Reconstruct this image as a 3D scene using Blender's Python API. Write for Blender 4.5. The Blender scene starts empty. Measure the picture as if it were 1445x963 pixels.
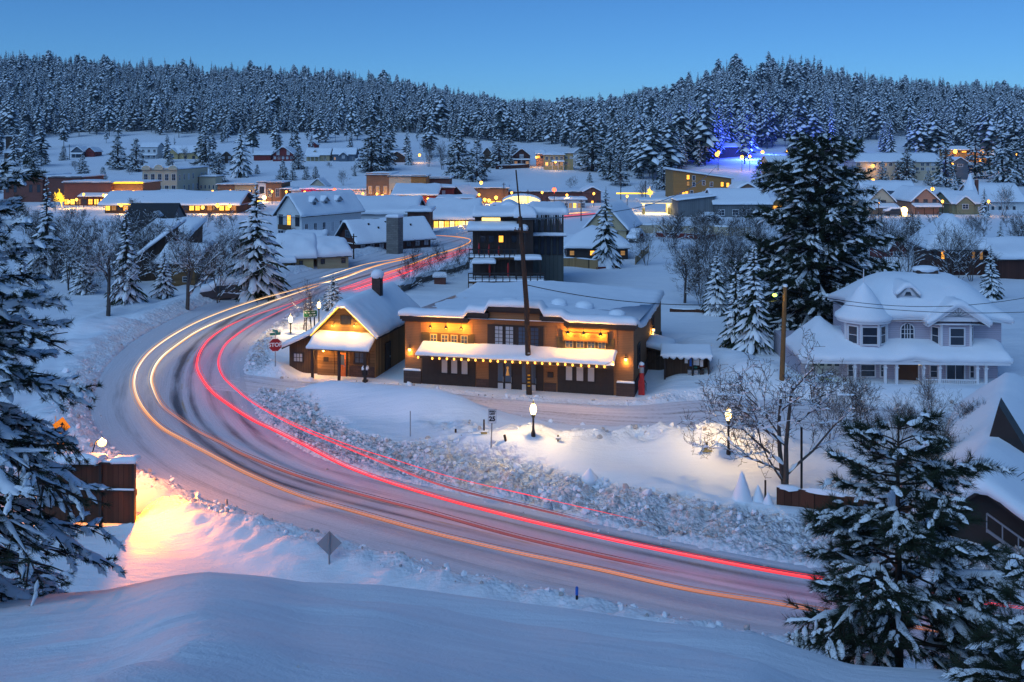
import bpy, math, random
import numpy as np
from mathutils import Vector, Matrix, noise as mnoise

# ------------------------------------------------------------------ set-up
SC = bpy.context.scene
COL = SC.collection
R = math.radians
FOC, CX, HY, H0 = 1405.0, 722.5, 200.0, 18.0        # focal length in photo px, principal column, horizon row, eye height


def W(px, py, Y):
    """point at distance Y seen at photo pixel (px, py)"""
    return Vector(((px - CX) * Y / FOC, Y, H0 - (py - HY) * Y / FOC))


def G(px, py, z=0.0):
    """point of the plane at height z seen at photo pixel (px, py)"""
    Y = (H0 - z) * FOC / (py - HY)
    return Vector(((px - CX) * Y / FOC, Y, z))


# ------------------------------------------------------------------ numpy noise
def _hash(i, j, s):
    n = (i.astype(np.int64) * 374761393 + j.astype(np.int64) * 668265263 + s * 144269504) & 0x7fffffff
    n = ((n ^ (n >> 13)) * 1274126177) & 0x7fffffff
    return ((n ^ (n >> 16)) & 0xffff) / 65535.0


def vnoise(x, y, s=0):
    x = np.asarray(x, float); y = np.asarray(y, float)
    i, j = np.floor(x), np.floor(y)
    fx, fy = x - i, y - j
    fx = fx * fx * (3 - 2 * fx); fy = fy * fy * (3 - 2 * fy)
    a, b, c, d = _hash(i, j, s), _hash(i + 1, j, s), _hash(i, j + 1, s), _hash(i + 1, j + 1, s)
    return (a + (b - a) * fx) * (1 - fy) + (c + (d - c) * fx) * fy


def fbm(x, y, s=0, o=4):
    t, a, n = 0, 0.5, 0
    for k in range(o):
        t = t + a * vnoise(x * 2 ** k, y * 2 ** k, s + k); n += a; a *= .5
    return t / n - .5


def sstep(a, b, x):
    t = np.clip((x - a) / (b - a), 0, 1)
    return t * t * (3 - 2 * t)


# ------------------------------------------------------------------ materials
MATS = {}


def rgb(c):
    return (c[0], c[1], c[2], 1.0)


class NT:
    def __init__(s, name, spec=.3, rough=.7):
        m = bpy.data.materials.new(name); m.use_nodes = True
        s.m, s.t = m, m.node_tree
        s.b = s.t.nodes['Principled BSDF']
        s.b.inputs['Roughness'].default_value = rough
        s.b.inputs['Specular IOR Level'].default_value = spec

    def n(s, typ, **kw):
        nd = s.t.nodes.new(typ)
        for k, v in kw.items():
            if k[0] == '_':
                nd.inputs[k[1:].replace('_', ' ')].default_value = v
            else:
                setattr(nd, k, v)
        return nd

    def l(s, a, b):
        s.t.links.new(a, b)

    def noise(s, scale, detail=4, vec=None, rough=.55, dist=0):
        nd = s.n('ShaderNodeTexNoise')
        nd.inputs['Scale'].default_value = scale; nd.inputs['Detail'].default_value = detail
        nd.inputs['Roughness'].default_value = rough; nd.inputs['Distortion'].default_value = dist
        if vec is not None: s.l(vec, nd.inputs['Vector'])
        return nd.outputs['Fac']

    def pos(s):
        return s.n('ShaderNodeNewGeometry').outputs['Position']

    def obj(s):
        return s.n('ShaderNodeTexCoord').outputs['Object']

    def mapping(s, vec, scale=(1, 1, 1), rot=(0, 0, 0)):
        nd = s.n('ShaderNodeMapping'); nd.inputs['Scale'].default_value = scale; nd.inputs['Rotation'].default_value = rot
        s.l(vec, nd.inputs['Vector']); return nd.outputs['Vector']

    def ramp(s, fac, pts):
        nd = s.n('ShaderNodeValToRGB'); cr = nd.color_ramp
        while len(cr.elements) < len(pts): cr.elements.new(.5)
        for e, (p, c) in zip(cr.elements, pts):
            e.position = p; e.color = rgb(c) if isinstance(c, (tuple, list)) else (c, c, c, 1)
        s.l(fac, nd.inputs['Fac']); return nd.outputs['Color']

    def mix(s, fac, a, b):
        nd = s.n('ShaderNodeMix', data_type='RGBA')
        if isinstance(fac, float): nd.inputs[0].default_value = fac
        else: s.l(fac, nd.inputs[0])
        for v, i in ((a, 6), (b, 7)):
            if isinstance(v, (tuple, list)): nd.inputs[i].default_value = rgb(v)
            else: s.l(v, nd.inputs[i])
        return nd.outputs[2]

    def math(s, op, a, b=None):
        nd = s.n('ShaderNodeMath', operation=op)
        for v, i in ((a, 0), (b, 1)):
            if v is None: continue
            if isinstance(v, (int, float)): nd.inputs[i].default_value = v
            else: s.l(v, nd.inputs[i])
        return nd.outputs[0]

    def bump(s, h, strength=.3, dist=.1):
        nd = s.n('ShaderNodeBump'); nd.inputs['Strength'].default_value = strength; nd.inputs['Distance'].default_value = dist
        s.l(h, nd.inputs['Height']); s.l(nd.outputs['Normal'], s.b.inputs['Normal'])

    def col(s, c):
        if isinstance(c, (tuple, list)): s.b.inputs['Base Color'].default_value = rgb(c)
        else: s.l(c, s.b.inputs['Base Color'])

    def done(s, key):
        MATS[key] = s.m; return s.m


SNOWC = (.86, .88, .92)


def plain(key, c, rough=.7, spec=.3, metal=0.0, var=.25, scale=3.0):
    k = NT(key, spec, rough)
    f = k.noise(scale, 5, k.obj())
    d = tuple(max(0, v * (1 - var)) for v in c); u = tuple(min(1, v * (1 + var)) for v in c)
    k.col(k.mix(f, d, u)); k.b.inputs['Metallic'].default_value = metal
    return k.done(key)


def emit(key, c, strength, var=0.0):
    k = NT(key, .1, .5)
    k.b.inputs['Base Color'].default_value = rgb(tuple(v * .3 for v in c))
    k.b.inputs['Emission Color'].default_value = rgb(c)
    if var:
        f = k.noise(1.3, 3, k.obj())
        s_ = k.math('MULTIPLY', k.math('ADD', k.math('MULTIPLY', f, var * 2), 1 - var), strength)
        k.l(s_, k.b.inputs['Emission Strength'])
    else:
        k.b.inputs['Emission Strength'].default_value = strength
    return k.done(key)


def boards(key, c, pitch=.2, axis='z', var=.3, rough=.8, groove=.5):
    """timber or lap siding: board lines along one object axis, a tone per board, grain"""
    k = NT(key, .25, rough)
    o = k.obj(); sep = k.n('ShaderNodeSeparateXYZ'); k.l(o, sep.inputs[0])
    if axis == 'z':
        co = sep.outputs['Z']
    else:
        co = k.math('ADD', sep.outputs['X'], sep.outputs['Y'])
    q = k.math('DIVIDE', co, pitch)
    fl = k.math('FLOOR', q); fr = k.math('SUBTRACT', q, fl)
    wn = k.n('ShaderNodeTexWhiteNoise', noise_dimensions='1D'); k.l(fl, wn.inputs['W'])
    sc = (1.2, 1.2, 14) if axis == 'z' else (9, 9, .8)
    g = k.noise(1.5, 5, k.mapping(o, sc))
    t = k.math('ADD', k.math('MULTIPLY', wn.outputs['Value'], .55), k.math('MULTIPLY', g, .45))
    base = k.mix(t, tuple(v * (1 - var) for v in c), tuple(min(1, v * (1 + var)) for v in c))
    gap = k.math('LESS_THAN', fr, .07)
    k.col(k.mix(gap, base, tuple(v * .25 for v in c)))
    h = k.math('ADD', k.math('MULTIPLY', fr, groove), k.math('MULTIPLY', g, .25))
    k.bump(h, .5, .02)
    return k.done(key)


def brick(key, c, c2, mortar, scale=1.0):
    k = NT(key, .2, .85)
    o = k.obj()
    # use x+y so that both wall directions show courses
    sep = k.n('ShaderNodeSeparateXYZ'); k.l(o, sep.inputs[0])
    cmb = k.n('ShaderNodeCombineXYZ')
    k.l(k.math('ADD', sep.outputs['X'], sep.outputs['Y']), cmb.inputs['X']); k.l(sep.outputs['Z'], cmb.inputs['Y'])
    b = k.n('ShaderNodeTexBrick'); k.l(cmb.outputs[0], b.inputs['Vector'])
    b.inputs['Color1'].default_value = rgb(c); b.inputs['Color2'].default_value = rgb(c2); b.inputs['Mortar'].default_value = rgb(mortar)
    b.inputs['Scale'].default_value = scale; b.inputs['Mortar Size'].default_value = .012
    b.inputs['Brick Width'].default_value = .4; b.inputs['Row Height'].default_value = .16
    f = k.noise(.6, 5, o)
    k.col(k.mix(k.math('MULTIPLY', f, .6), b.outputs['Color'], tuple(v * .55 for v in c)))
    k.bump(b.outputs['Fac'], -.25, .01)
    return k.done(key)


def make_materials():
    # roof / object snow
    k = NT('snow', .25, .65); p = k.pos()
    f = k.noise(.9, 5, p)
    k.col(k.mix(f, (.80, .83, .89), SNOWC))
    h = k.math('ADD', k.math('MULTIPLY', k.noise(2.2, 5, p), .6), k.math('MULTIPLY', k.noise(14, 4, p), .12))
    k.bump(h, .35, .12); k.done('snow')
    # ground snow: smooth drifts, with dirty broken lumps where the plough has thrown it (attribute "rough")
    k = NT('ground_snow', .25, .7); p = k.pos()
    at = k.n('ShaderNodeAttribute', attribute_name='rough').outputs['Fac']
    nb = k.noise(3.2, 6, p, .65); nv = k.n('ShaderNodeTexVoronoi'); nv.inputs['Scale'].default_value = 2.6; k.l(p, nv.inputs['Vector'])
    nv2 = k.n('ShaderNodeTexVoronoi'); nv2.inputs['Scale'].default_value = 6.5; k.l(p, nv2.inputs['Vector'])
    clean = k.mix(k.noise(.25, 4, p), (.82, .85, .91), SNOWC)
    dirty = k.mix(k.ramp(nb, [(.36, 0.0), (.60, 1.0)]), (.40, .37, .37), (.80, .81, .85))
    k.col(k.mix(k.math('MULTIPLY', at, .85), clean, dirty))
    wind = k.math('ADD', k.noise(.9, 4, k.mapping(p, (.35, 1.6, 1))), k.math('MULTIPLY', k.noise(3.2, 4, k.mapping(p, (.25, 1.5, 1), (0, 0, .25)), .6), .22))
    smooth = k.math('ADD', k.math('MULTIPLY', wind, .6), k.math('ADD', k.math('MULTIPLY', k.noise(9, 6, p, .7), .16), k.math('MULTIPLY', k.noise(38, 3, p, .6), .05)))
    lump = k.math('ADD', k.math('MULTIPLY', nv.outputs['Distance'], -1.6), k.math('ADD', k.math('MULTIPLY', nv2.outputs['Distance'], -.8), k.math('MULTIPLY', nb, .8)))
    mh = k.n('ShaderNodeMix', data_type='FLOAT'); k.l(at, mh.inputs[0]); k.l(smooth, mh.inputs[2]); k.l(lump, mh.inputs[3])
    k.bump(mh.outputs[0], .75, .28); k.done('ground_snow')
    # road: packed snow, bare wet wheel tracks, traces of the yellow centre line; UV.x across, UV.y metres along
    k = NT('road', .35, .5)
    uv = k.n('ShaderNodeUVMap').outputs['UV']; sep = k.n('ShaderNodeSeparateXYZ'); k.l(uv, sep.inputs[0])
    u, v = sep.outputs['X'], sep.outputs['Y']
    streak = k.noise(1.0, 6, k.mapping(uv, (26, .10, 1)), .7); hair = k.noise(1.0, 5, k.mapping(uv, (120, .22, 1)), .75)
    patch = k.noise(1.0, 5, k.mapping(uv, (5, .06, 1)), .6)
    p = k.pos(); fine = k.noise(5, 6, p, .7)
    def band(c0, wd):
        d = k.math('ABSOLUTE', k.math('SUBTRACT', u, c0))
        return k.math('SUBTRACT', 1.0, k.math('MINIMUM', k.math('DIVIDE', d, wd), 1.0))
    tr = None
    for c0, wd, a in ((.20, .10, .55), (.37, .08, .55), (.53, .06, .95), (.62, .05, .8), (.74, .06, .7), (.86, .07, .95)):
        bnd = k.math('MULTIPLY', band(c0, wd), a)
        tr = bnd if tr is None else k.math('MAXIMUM', tr, bnd)
    big = k.noise(1.0, 4, k.mapping(uv, (2.5, .035, 1)), .6)
    amt = k.math('ADD', k.math('MULTIPLY', k.math('MULTIPLY', tr, k.ramp(big, [(.30, .15), (.66, 1.0)])), .66), k.math('ADD', k.math('MULTIPLY', streak, .62), k.math('ADD', k.math('MULTIPLY', patch, .56), k.math('ADD', k.math('MULTIPLY', fine, .26), k.math('MULTIPLY', hair, .16)))))
    snowy = k.mix(k.math('ADD', k.math('MULTIPLY', fine, .55), k.math('MULTIPLY', streak, .45)), (.46, .45, .49), (.86, .85, .90))
    bare = k.mix(streak, (.035, .036, .042), (.15, .14, .15))
    k_ = k.ramp(k.math('MULTIPLY', amt, .5), [(.47, 0.0), (.545, .35), (.66, 1.0)])
    c1 = k.mix(k_, snowy, bare)
    yl = k.math('MULTIPLY', band(.565, .012), k.ramp(k.noise(1.0, 4, k.mapping(uv, (3, .22, 1))), [(.47, 0.0), (.6, .7)]))
    k.col(k.mix(yl, c1, (.42, .27, .06)))
    k.l(k.ramp(k_, [(0.0, .75), (1.0, .38)]), k.b.inputs['Roughness'])
    k.bump(k.math('ADD', k.math('MULTIPLY', hair, .7), k.math('ADD', k.math('MULTIPLY', streak, .6), k.math('MULTIPLY', fine, .7))), .7, .08); k.done('road')
    # side street: packed snow with brownish tyre marks
    k = NT('side_street', .3, .6); p = k.pos()
    uv = k.n('ShaderNodeUVMap').outputs['UV']
    st = k.noise(1, 6, k.mapping(uv, (14, .09, 1)), .7); fi = k.noise(4, 6, p, .7)
    a = k.math('ADD', k.math('MULTIPLY', st, .75), k.math('MULTIPLY', fi, .3))
    k.col(k.ramp(a, [(.40, (.82, .81, .85)), (.56, (.68, .66, .70)), (.64, (.42, .38, .38)), (.74, (.17, .14, .13))]))
    k.bump(k.math('ADD', st, fi), .5, .08); k.done('side_street')
    # walls
    boards('stucco_brown', (.25, .125, .058), .12, 'z', .10, .8, .15)
    boards('cabin_timber', (.20, .115, .05), .22, 'z', .4)
    boards('cabin_side', (.26, .15, .06), .30, 'xy', .45)
    boards('cabin_dark', (.07, .045, .03), .2, 'xy', .4)
    boards('lilac_siding', (.47, .43, .50), .16, 'z', .06, .6, .5)
    boards('white_siding', (.62, .63, .64), .18, 'z', .05, .6, .5)
    boards('grey_metal', (.14, .15, .16), .45, 'xy', .2)
    boards('lodge_brown', (.075, .03, .022), .24, 'xy', .35)
    boards('swiss_dark', (.05, .035, .03), .22, 'xy', .35)
    boards('swiss_green', (.075, .085, .08), .5, 'xy', .2)
    boards('yellow_siding', (.46, .34, .16), .2, 'z', .1)
    boards('tan_siding', (.42, .33, .20), .2, 'z', .1)
    boards('red_siding', (.19, .03, .025), .2, 'z', .15)
    boards('green_siding', (.23, .23, .14), .2, 'z', .1)
    boards('salmon_siding', (.47, .24, .16), .2, 'z', .1)
    boards('blue_siding', (.10, .13, .17), .2, 'z', .1)
    boards('fence_wood', (.36, .22, .10), .14, 'xy', .3)
    boards('dark_wood', (.085, .034, .02), .25, 'xy', .4)
    boards('apartment_wood', (.34, .18, .06), .25, 'z', .12)
    plain('cream_wall', (.55, .45, .32), .85, .2, 0, .08, .5)
    plain('magenta_lit_wall', (.5, .03, .12), .8)  # magenta light falling on the wall is put into its base colour
    plain('white_wall', (.66, .66, .66), .8, .2, 0, .06, .7)
    brick('brick_red', (.17, .055, .042), (.22, .08, .06), (.2, .16, .14))
    brick('brick_brown', (.24, .12, .06), (.30, .15, .08), (.25, .2, .16))
    brick('brick_dark', (.075, .048, .042), (.11, .07, .06), (.05, .04, .04), .9)
    brick('stone', (.17, .16, .15), (.26, .24, .22), (.09, .085, .08), .55)
    brick('paver', (.2, .17, .15), (.26, .22, .2), (.1, .09, .08), .8)
    plain('trim_dark', (.032, .024, .022), .6, .3, 0, .3)
    plain('trim_white', (.70, .70, .73), .55, .3, 0, .06)
    plain('trim_brown', (.085, .045, .02), .7, .3, 0, .3)
    plain('shutter', (.10, .07, .03), .7, .3, 0, .3)
    plain('muntin_yellow', (.42, .33, .14), .6)
    plain('roof_dark', (.035, .035, .04), .85)
    plain('metal_black', (.012, .012, .013), .4, .5, .3)
    plain('metal_grey', (.30, .31, .33), .45, .5, .6, .15)
    plain('pole_wood', (.05, .033, .025), .85, .2, 0, .4, 6)
    plain('pole_orange', (.20, .10, .04), .85, .2, 0, .4, 6)
    plain('bark', (.045, .033, .027), .9, .15, 0, .5, 9)
    plain('bark_grey', (.085, .072, .066), .9, .15, 0, .45, 9)
    plain('door_brown', (.09, .04, .02), .6, .3, 0, .3)
    plain('door_orange', (.55, .14, .03), .55)
    plain('door_white', (.45, .46, .5), .6, .3, 0, .05)
    plain('paint_red', (.42, .012, .015), .35, .5)
    plain('sign_red', (.30, .012, .018), .4, .4, 0, .05)
    plain('sign_green', (.012, .10, .045), .45, .4, 0, .05)
    plain('sign_teal', (.02, .22, .17), .45, .4, 0, .05)
    plain('sign_white', (.78, .78, .78), .45, .4, 0, .03)
    plain('sign_yellow', (.75, .34, .01), .45, .4, 0, .05)
    plain('sign_back', (.33, .35, .37), .4, .5, .5, .08)
    plain('sign_blue', (.02, .14, .55), .45, .4, 0, .05)
    plain('sign_face', (.17, .10, .035), .6, .3, 0, .08)
    plain('paint_ochre', (.5, .36, .12), .6)
    plain('car_dark', (.03, .03, .035), .3, .6)
    plain('car_white', (.7, .7, .7), .3, .6, 0, .03)
    plain('rubber', (.015, .015, .015), .8)
    plain('curtain', (.42, .43, .46), .8, .3, 0, .12, 1.5)
    k = NT('glass_dark', .6, .12); f = k.noise(.7, 3, k.obj()); k.col(k.mix(f, (.012, .016, .026), (.05, .065, .09))); k.done('glass_dark')
    k = NT('glass_clear', .6, .08); k.col((.06, .09, .14)); k.done('glass_clear')
    # foliage
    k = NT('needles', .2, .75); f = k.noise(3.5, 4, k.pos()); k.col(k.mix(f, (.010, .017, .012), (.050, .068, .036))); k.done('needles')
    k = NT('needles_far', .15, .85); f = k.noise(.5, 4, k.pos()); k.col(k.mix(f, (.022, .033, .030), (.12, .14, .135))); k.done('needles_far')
    # emitters
    emit('bulb_warm', (1.0, .46, .08), 26)
    emit('bulb_string', (1.0, .46, .07), 3.4)
    emit('lantern_glow', (1.0, .58, .16), 8)
    emit('street_glow', (1.0, .70, .30), 9)
    emit('town_glow', (1.0, .42, .06), 5)
    emit('town_bright', (1.0, .62, .20), 9)
    emit('lamp_sodium', (1.0, .55, .13), 7)
    emit('lamp_green', (.55, 1.0, .10), 5)
    emit('lamp_red', (1.0, .10, .04), 5)
    emit('win_lit', (1.0, .40, .05), 2.4, .6)
    emit('win_dim', (1.0, .5, .16), .30, .5)
    emit('win_yellow', (1.0, .56, .08), 2.2, .6)
    emit('win_bright', (1.0, .70, .22), 2.6, .6)
    emit('strip_yellow', (1.0, .58, .03), 3.2, .3)
    emit('sign_neon', (.1, .35, 1.0), 4)
    k = NT('trail', .1, .5); k.col((.05, .05, .05)); k.l(k.n('ShaderNodeAttribute', attribute_name='glow').outputs['Color'], k.b.inputs['Emission Color']); k.b.inputs['Emission Strength'].default_value = 1.0; k.done('trail')
    plain('dirty_snow', (.46, .43, .42), .85, .2, 0, .35, 5)


make_materials()
M = MATS


# ------------------------------------------------------------------ mesh builder
class MB:
    def __init__(s):
        s.v, s.f, s.mi = [], [], []

    def add(s, vs, fs, m=0):
        b = len(s.v); s.v.extend([tuple(p) for p in vs])
        for f in fs:
            s.f.append(tuple(b + i for i in f)); s.mi.append(m)

    def box(s, x0, x1, y0, y1, z0, z1, m=0):
        s.add([(x0, y0, z0), (x1, y0, z0), (x1, y1, z0), (x0, y1, z0), (x0, y0, z1), (x1, y0, z1), (x1, y1, z1), (x0, y1, z1)],
              [(3, 2, 1, 0), (4, 5, 6, 7), (0, 1, 5, 4), (1, 2, 6, 5), (2, 3, 7, 6), (3, 0, 4, 7)], m)
        return s

    def beam(s, a, b, w, h, m=0):
        """a rectangular bar from a to b, w wide and h deep"""
        a, b = Vector(a), Vector(b); d = (b - a).normalized()
        up = Vector((0, 0, 1)) if abs(d.z) < .95 else Vector((0, 1, 0))
        x = d.cross(up).normalized() * (w / 2); y = x.cross(d).normalized() * (h / 2)
        vs = [a - x - y, a + x - y, a + x + y, a - x + y, b - x - y, b + x - y, b + x + y, b - x + y]
        s.add(vs, [(0, 1, 2, 3), (7, 6, 5, 4), (4, 5, 1, 0), (5, 6, 2, 1), (6, 7, 3, 2), (7, 4, 0, 3)], m)
        return s

    def ext(s, poly, vec, m=0):
        """polygon of 3-D points extruded along vec"""
        n = len(poly); vec = Vector(vec)
        vs = [Vector(p) for p in poly] + [Vector(p) + vec for p in poly]
        fs = [tuple(range(n - 1, -1, -1)), tuple(range(n, 2 * n))] + [(i, (i + 1) % n, n + (i + 1) % n, n + i) for i in range(n)]
        s.add(vs, fs, m); return s

    def tube(s, pts, rad, n=8, m=0, cap=True):
        pts = [Vector(p) for p in pts]
        if not isinstance(rad, (list, tuple)): rad = [rad] * len(pts)
        vs, fs = [], []
        d0 = (pts[1] - pts[0]).normalized()
        ref = Vector((0, 0, 1)) if abs(d0.z) < .9 else Vector((1, 0, 0))
        for i, p in enumerate(pts):
            d = (pts[min(i + 1, len(pts) - 1)] - pts[max(i - 1, 0)]).normalized()
            x = d.cross(ref)
            x = x.normalized() if x.length > 1e-5 else Vector((1, 0, 0))
            y = x.cross(d)
            for k in range(n):
                a = 2 * math.pi * k / n
                vs.append(p + x * (math.cos(a) * rad[i]) + y * (math.sin(a) * rad[i]))
        for i in range(len(pts) - 1):
            for k in range(n):
                k2 = (k + 1) % n
                fs.append((i * n + k, i * n + k2, (i + 1) * n + k2, (i + 1) * n + k))
        if cap:
            fs.append(tuple(range(n - 1, -1, -1))); fs.append(tuple((len(pts) - 1) * n + k for k in range(n)))
        s.add(vs, fs, m); return s

    def lathe(s, prof, n=12, c=(0, 0, 0), m=0):
        vs, fs = [], []
        for r, z in prof:
            for k in range(n):
                a = 2 * math.pi * k / n
                vs.append((c[0] + r * math.cos(a), c[1] + r * math.sin(a), c[2] + z))
        for i in range(len(prof) - 1):
            for k in range(n):
                k2 = (k + 1) % n
                fs.append((i * n + k, i * n + k2, (i + 1) * n + k2, (i + 1) * n + k))
        fs.append(tuple(range(n - 1, -1, -1))); fs.append(tuple((len(prof) - 1) * n + k for k in range(n)))
        s.add(vs, fs, m); return s

    def blob(s, c, r, seed=0, nu=8, nv=5, amp=.2, m=0, axis=None):
        """a lumpy ellipsoid; axis turns its x along a direction"""
        c = Vector(c); vs, fs = [], []
        if axis is not None:
            X = Vector(axis).normalized(); Z = Vector((0, 0, 1)); Yv = Z.cross(X)
            Yv = Yv.normalized() if Yv.length > 1e-4 else Vector((0, 1, 0)); Z = X.cross(Yv)
        else:
            X, Yv, Z = Vector((1, 0, 0)), Vector((0, 1, 0)), Vector((0, 0, 1))
        rnd = random.Random(seed)
        for j in range(nv + 1):
            t = math.pi * j / nv
            for i in range(nu):
                a = 2 * math.pi * i / nu
                q = 1 + amp * (rnd.random() * 2 - 1) if 0 < j < nv else 1
                vs.append(c + X * (r[0] * math.sin(t) * math.cos(a) * q) + Yv * (r[1] * math.sin(t) * math.sin(a) * q) + Z * (r[2] * math.cos(t) * q))
        for j in range(nv):
            for i in range(nu):
                i2 = (i + 1) % nu
                fs.append((j * nu + i, (j + 1) * nu + i, (j + 1) * nu + i2, j * nu + i2))
        s.add(vs, fs, m); return s

    def cap(s, f, x0, x1, y0, y1, th, lip=.12, r=.35, step=.6, amp=.25, seed=0, m=0, mask=None, droop=0):
        """a rounded blanket of snow lying on the surface z = f(x, y) over a rectangle"""
        def axis(a, b):
            L = b - a; rr = min(r, L * .3)
            n = max(2, int((L - 2 * rr) / step) + 1)
            xs = [a, a - lip, a - lip * .75, a + rr * .18, a + rr * .55]
            hs = [-.06, .22 - droop, .62, .88, .97]
            for i in range(n + 1):
                xs.append(a + rr + (L - 2 * rr) * i / n); hs.append(1.0)
            xs += [b - rr * .55, b - rr * .18, b + lip * .75, b + lip, b]
            hs += [.97, .88, .62, .22 - droop, -.06]
            return xs, hs
        xs, hx = axis(x0, x1); ys, hy = axis(y0, y1)
        vs, fs = [], []
        for j, y in enumerate(ys):
            for i, x in enumerate(xs):
                q = min(hx[i], hy[j])
                n = float(fbm(np.float64(x * .45 + seed * 7.3), np.float64(y * .45 - seed * 3.1), 3)) * 2
                e = float(fbm(np.float64(x * 1.7 + seed), np.float64(y * 1.7), 5)) * 2
                dx = e * lip * .9 if q < .9 else 0
                xc, yc = min(max(x, x0), x1), min(max(y, y0), y1)
                vs.append((x + (dx if hx[i] < .9 else 0), y + (dx if hy[j] < .9 else 0), f(xc, yc) + th * (q + max(q, 0) * amp * (n + .4 * e))))
        nx = len(xs)
        for j in range(len(ys) - 1):
            for i in range(nx - 1):
                fs.append((j * nx + i, j * nx + i + 1, (j + 1) * nx + i + 1, (j + 1) * nx + i))
        n = nx * len(ys)
        rim = [0, nx - 1, n - 1, n - nx]
        fs.append((rim[3], rim[2], rim[1], rim[0]))
        s.add(vs, fs, m); return s

    def slab(s, f, xs, ys, th, m=0):
        """a roof board following z = f(x, y) on the given break lines, th thick downwards"""
        vs, fs = [], []; nx, ny = len(xs), len(ys)
        for dz in (0, -th):
            for y in ys:
                for x in xs: vs.append((x, y, f(x, y) + dz))
        o = nx * ny
        for j in range(ny - 1):
            for i in range(nx - 1):
                a = j * nx + i
                fs.append((a, a + 1, a + nx + 1, a + nx)); fs.append((o + a + nx, o + a + nx + 1, o + a + 1, o + a))
        for i in range(nx - 1):
            fs.append((i + 1, i, o + i, o + i + 1)); a = (ny - 1) * nx + i; fs.append((a, a + 1, o + a + 1, o + a))
        for j in range(ny - 1):
            a = j * nx; fs.append((a, a + nx, o + a + nx, o + a)); a += nx - 1; fs.append((a + nx, a, o + a, o + a + nx))
        s.add(vs, fs, m); return s

    def mesh(s, name, mats, smooth=False):
        me = bpy.data.meshes.new(name)
        me.from_pydata(s.v, [], s.f)
        for mm in (mats if isinstance(mats, (list, tuple)) else [mats]):
            me.materials.append(M[mm] if isinstance(mm, str) else mm)
        if any(s.mi): me.polygons.foreach_set('material_index', s.mi)
        if smooth: me.polygons.foreach_set('use_smooth', [True] * len(s.f))
        me.update(); return me

    def build(s, name, mats, parent=None, smooth=False, loc=None, rz=0):
        o = bpy.data.objects.new(name, s.mesh(name, mats, smooth)); COL.objects.link(o)
        if parent is not None: o.parent = parent
        if loc is not None: o.location = loc
        o.rotation_euler[2] = rz
        return o


def tag(o, label=None, cat=None, group=None, kind=None):
    for k, v in (('label', label), ('category', cat), ('group', group), ('kind', kind)):
        if v: o[k] = v
    return o


def thing(name, label, cat, loc=(0, 0, 0), rz=0, group=None):
    o = bpy.data.objects.new(name, None); COL.objects.link(o)
    o.empty_display_size = .3
    o.location = loc; o.rotation_euler[2] = rz
    return tag(o, label, cat, group)


def kids(o):
    return [c for c in bpy.data.objects if c.parent == o]


def copy_tree(o, known, parent=None):
    c = o.copy(); COL.objects.link(c)
    if parent is not None: c.parent = parent
    for ch in known.get(o.name, []): copy_tree(ch, known, c)
    return c


def lamp(parent, loc, energy, color, radius=.1, typ='POINT', name='light_source', rot=None, spot=None, size=None):
    d = bpy.data.lights.new(name, typ); d.energy = energy; d.color = color
    if typ in ('POINT', 'SPOT'): d.shadow_soft_size = radius
    if typ == 'SPOT': d.spot_size = spot or R(100); d.spot_blend = .6
    if typ == 'AREA': d.shape = 'RECTANGLE'; d.size, d.size_y = size
    o = bpy.data.objects.new(name, d); COL.objects.link(o)
    if parent is not None: o.parent = parent
    o.location = loc
    if rot: o.rotation_euler = rot
    return o


WARM = (1.0, .56, .18); ORANGE = (1.0, .40, .06); LAMPC = (1.0, .72, .36)


def text_mesh(name, body, size, mat, parent, loc, rot, align='CENTER', extr=.004, bold=0.0):
    cu = bpy.data.curves.new(name, 'FONT'); cu.body = body; cu.size = size; cu.align_x = align; cu.align_y = 'CENTER'; cu.extrude = extr; cu.offset = bold
    tmp = bpy.data.objects.new(name, cu); COL.objects.link(tmp)
    dg = bpy.context.evaluated_depsgraph_get()
    me = bpy.data.meshes.new_from_object(tmp.evaluated_get(dg))
    bpy.data.objects.remove(tmp); bpy.data.curves.remove(cu)
    me.materials.clear(); me.materials.append(M[mat])
    o = bpy.data.objects.new(name, me); COL.objects.link(o); o.parent = parent; o.location = loc; o.rotation_euler = rot
    return o


# ------------------------------------------------------------------ lie of the land
def catmull(pts, n):
    P = [np.array(p, float) for p in pts]
    P = [2 * P[0] - P[1]] + P + [2 * P[-1] - P[-2]]
    out = []
    for i in range(1, len(P) - 2):
        for k in range(12):
            t = k / 12
            out.append(.5 * (2 * P[i] + (P[i + 1] - P[i - 1]) * t + (2 * P[i - 1] - 5 * P[i] + 4 * P[i + 1] - P[i + 2]) * t * t + (3 * P[i] - P[i - 1] - 3 * P[i + 1] + P[i + 2]) * t ** 3))
    out.append(P[-2]); out = np.array(out)
    d = np.concatenate([[0], np.cumsum(np.linalg.norm(np.diff(out, axis=0), axis=1))])
    s = np.linspace(0, d[-1], n)
    return np.stack([np.interp(s, d, out[:, k]) for k in range(out.shape[1])], 1)


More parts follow.
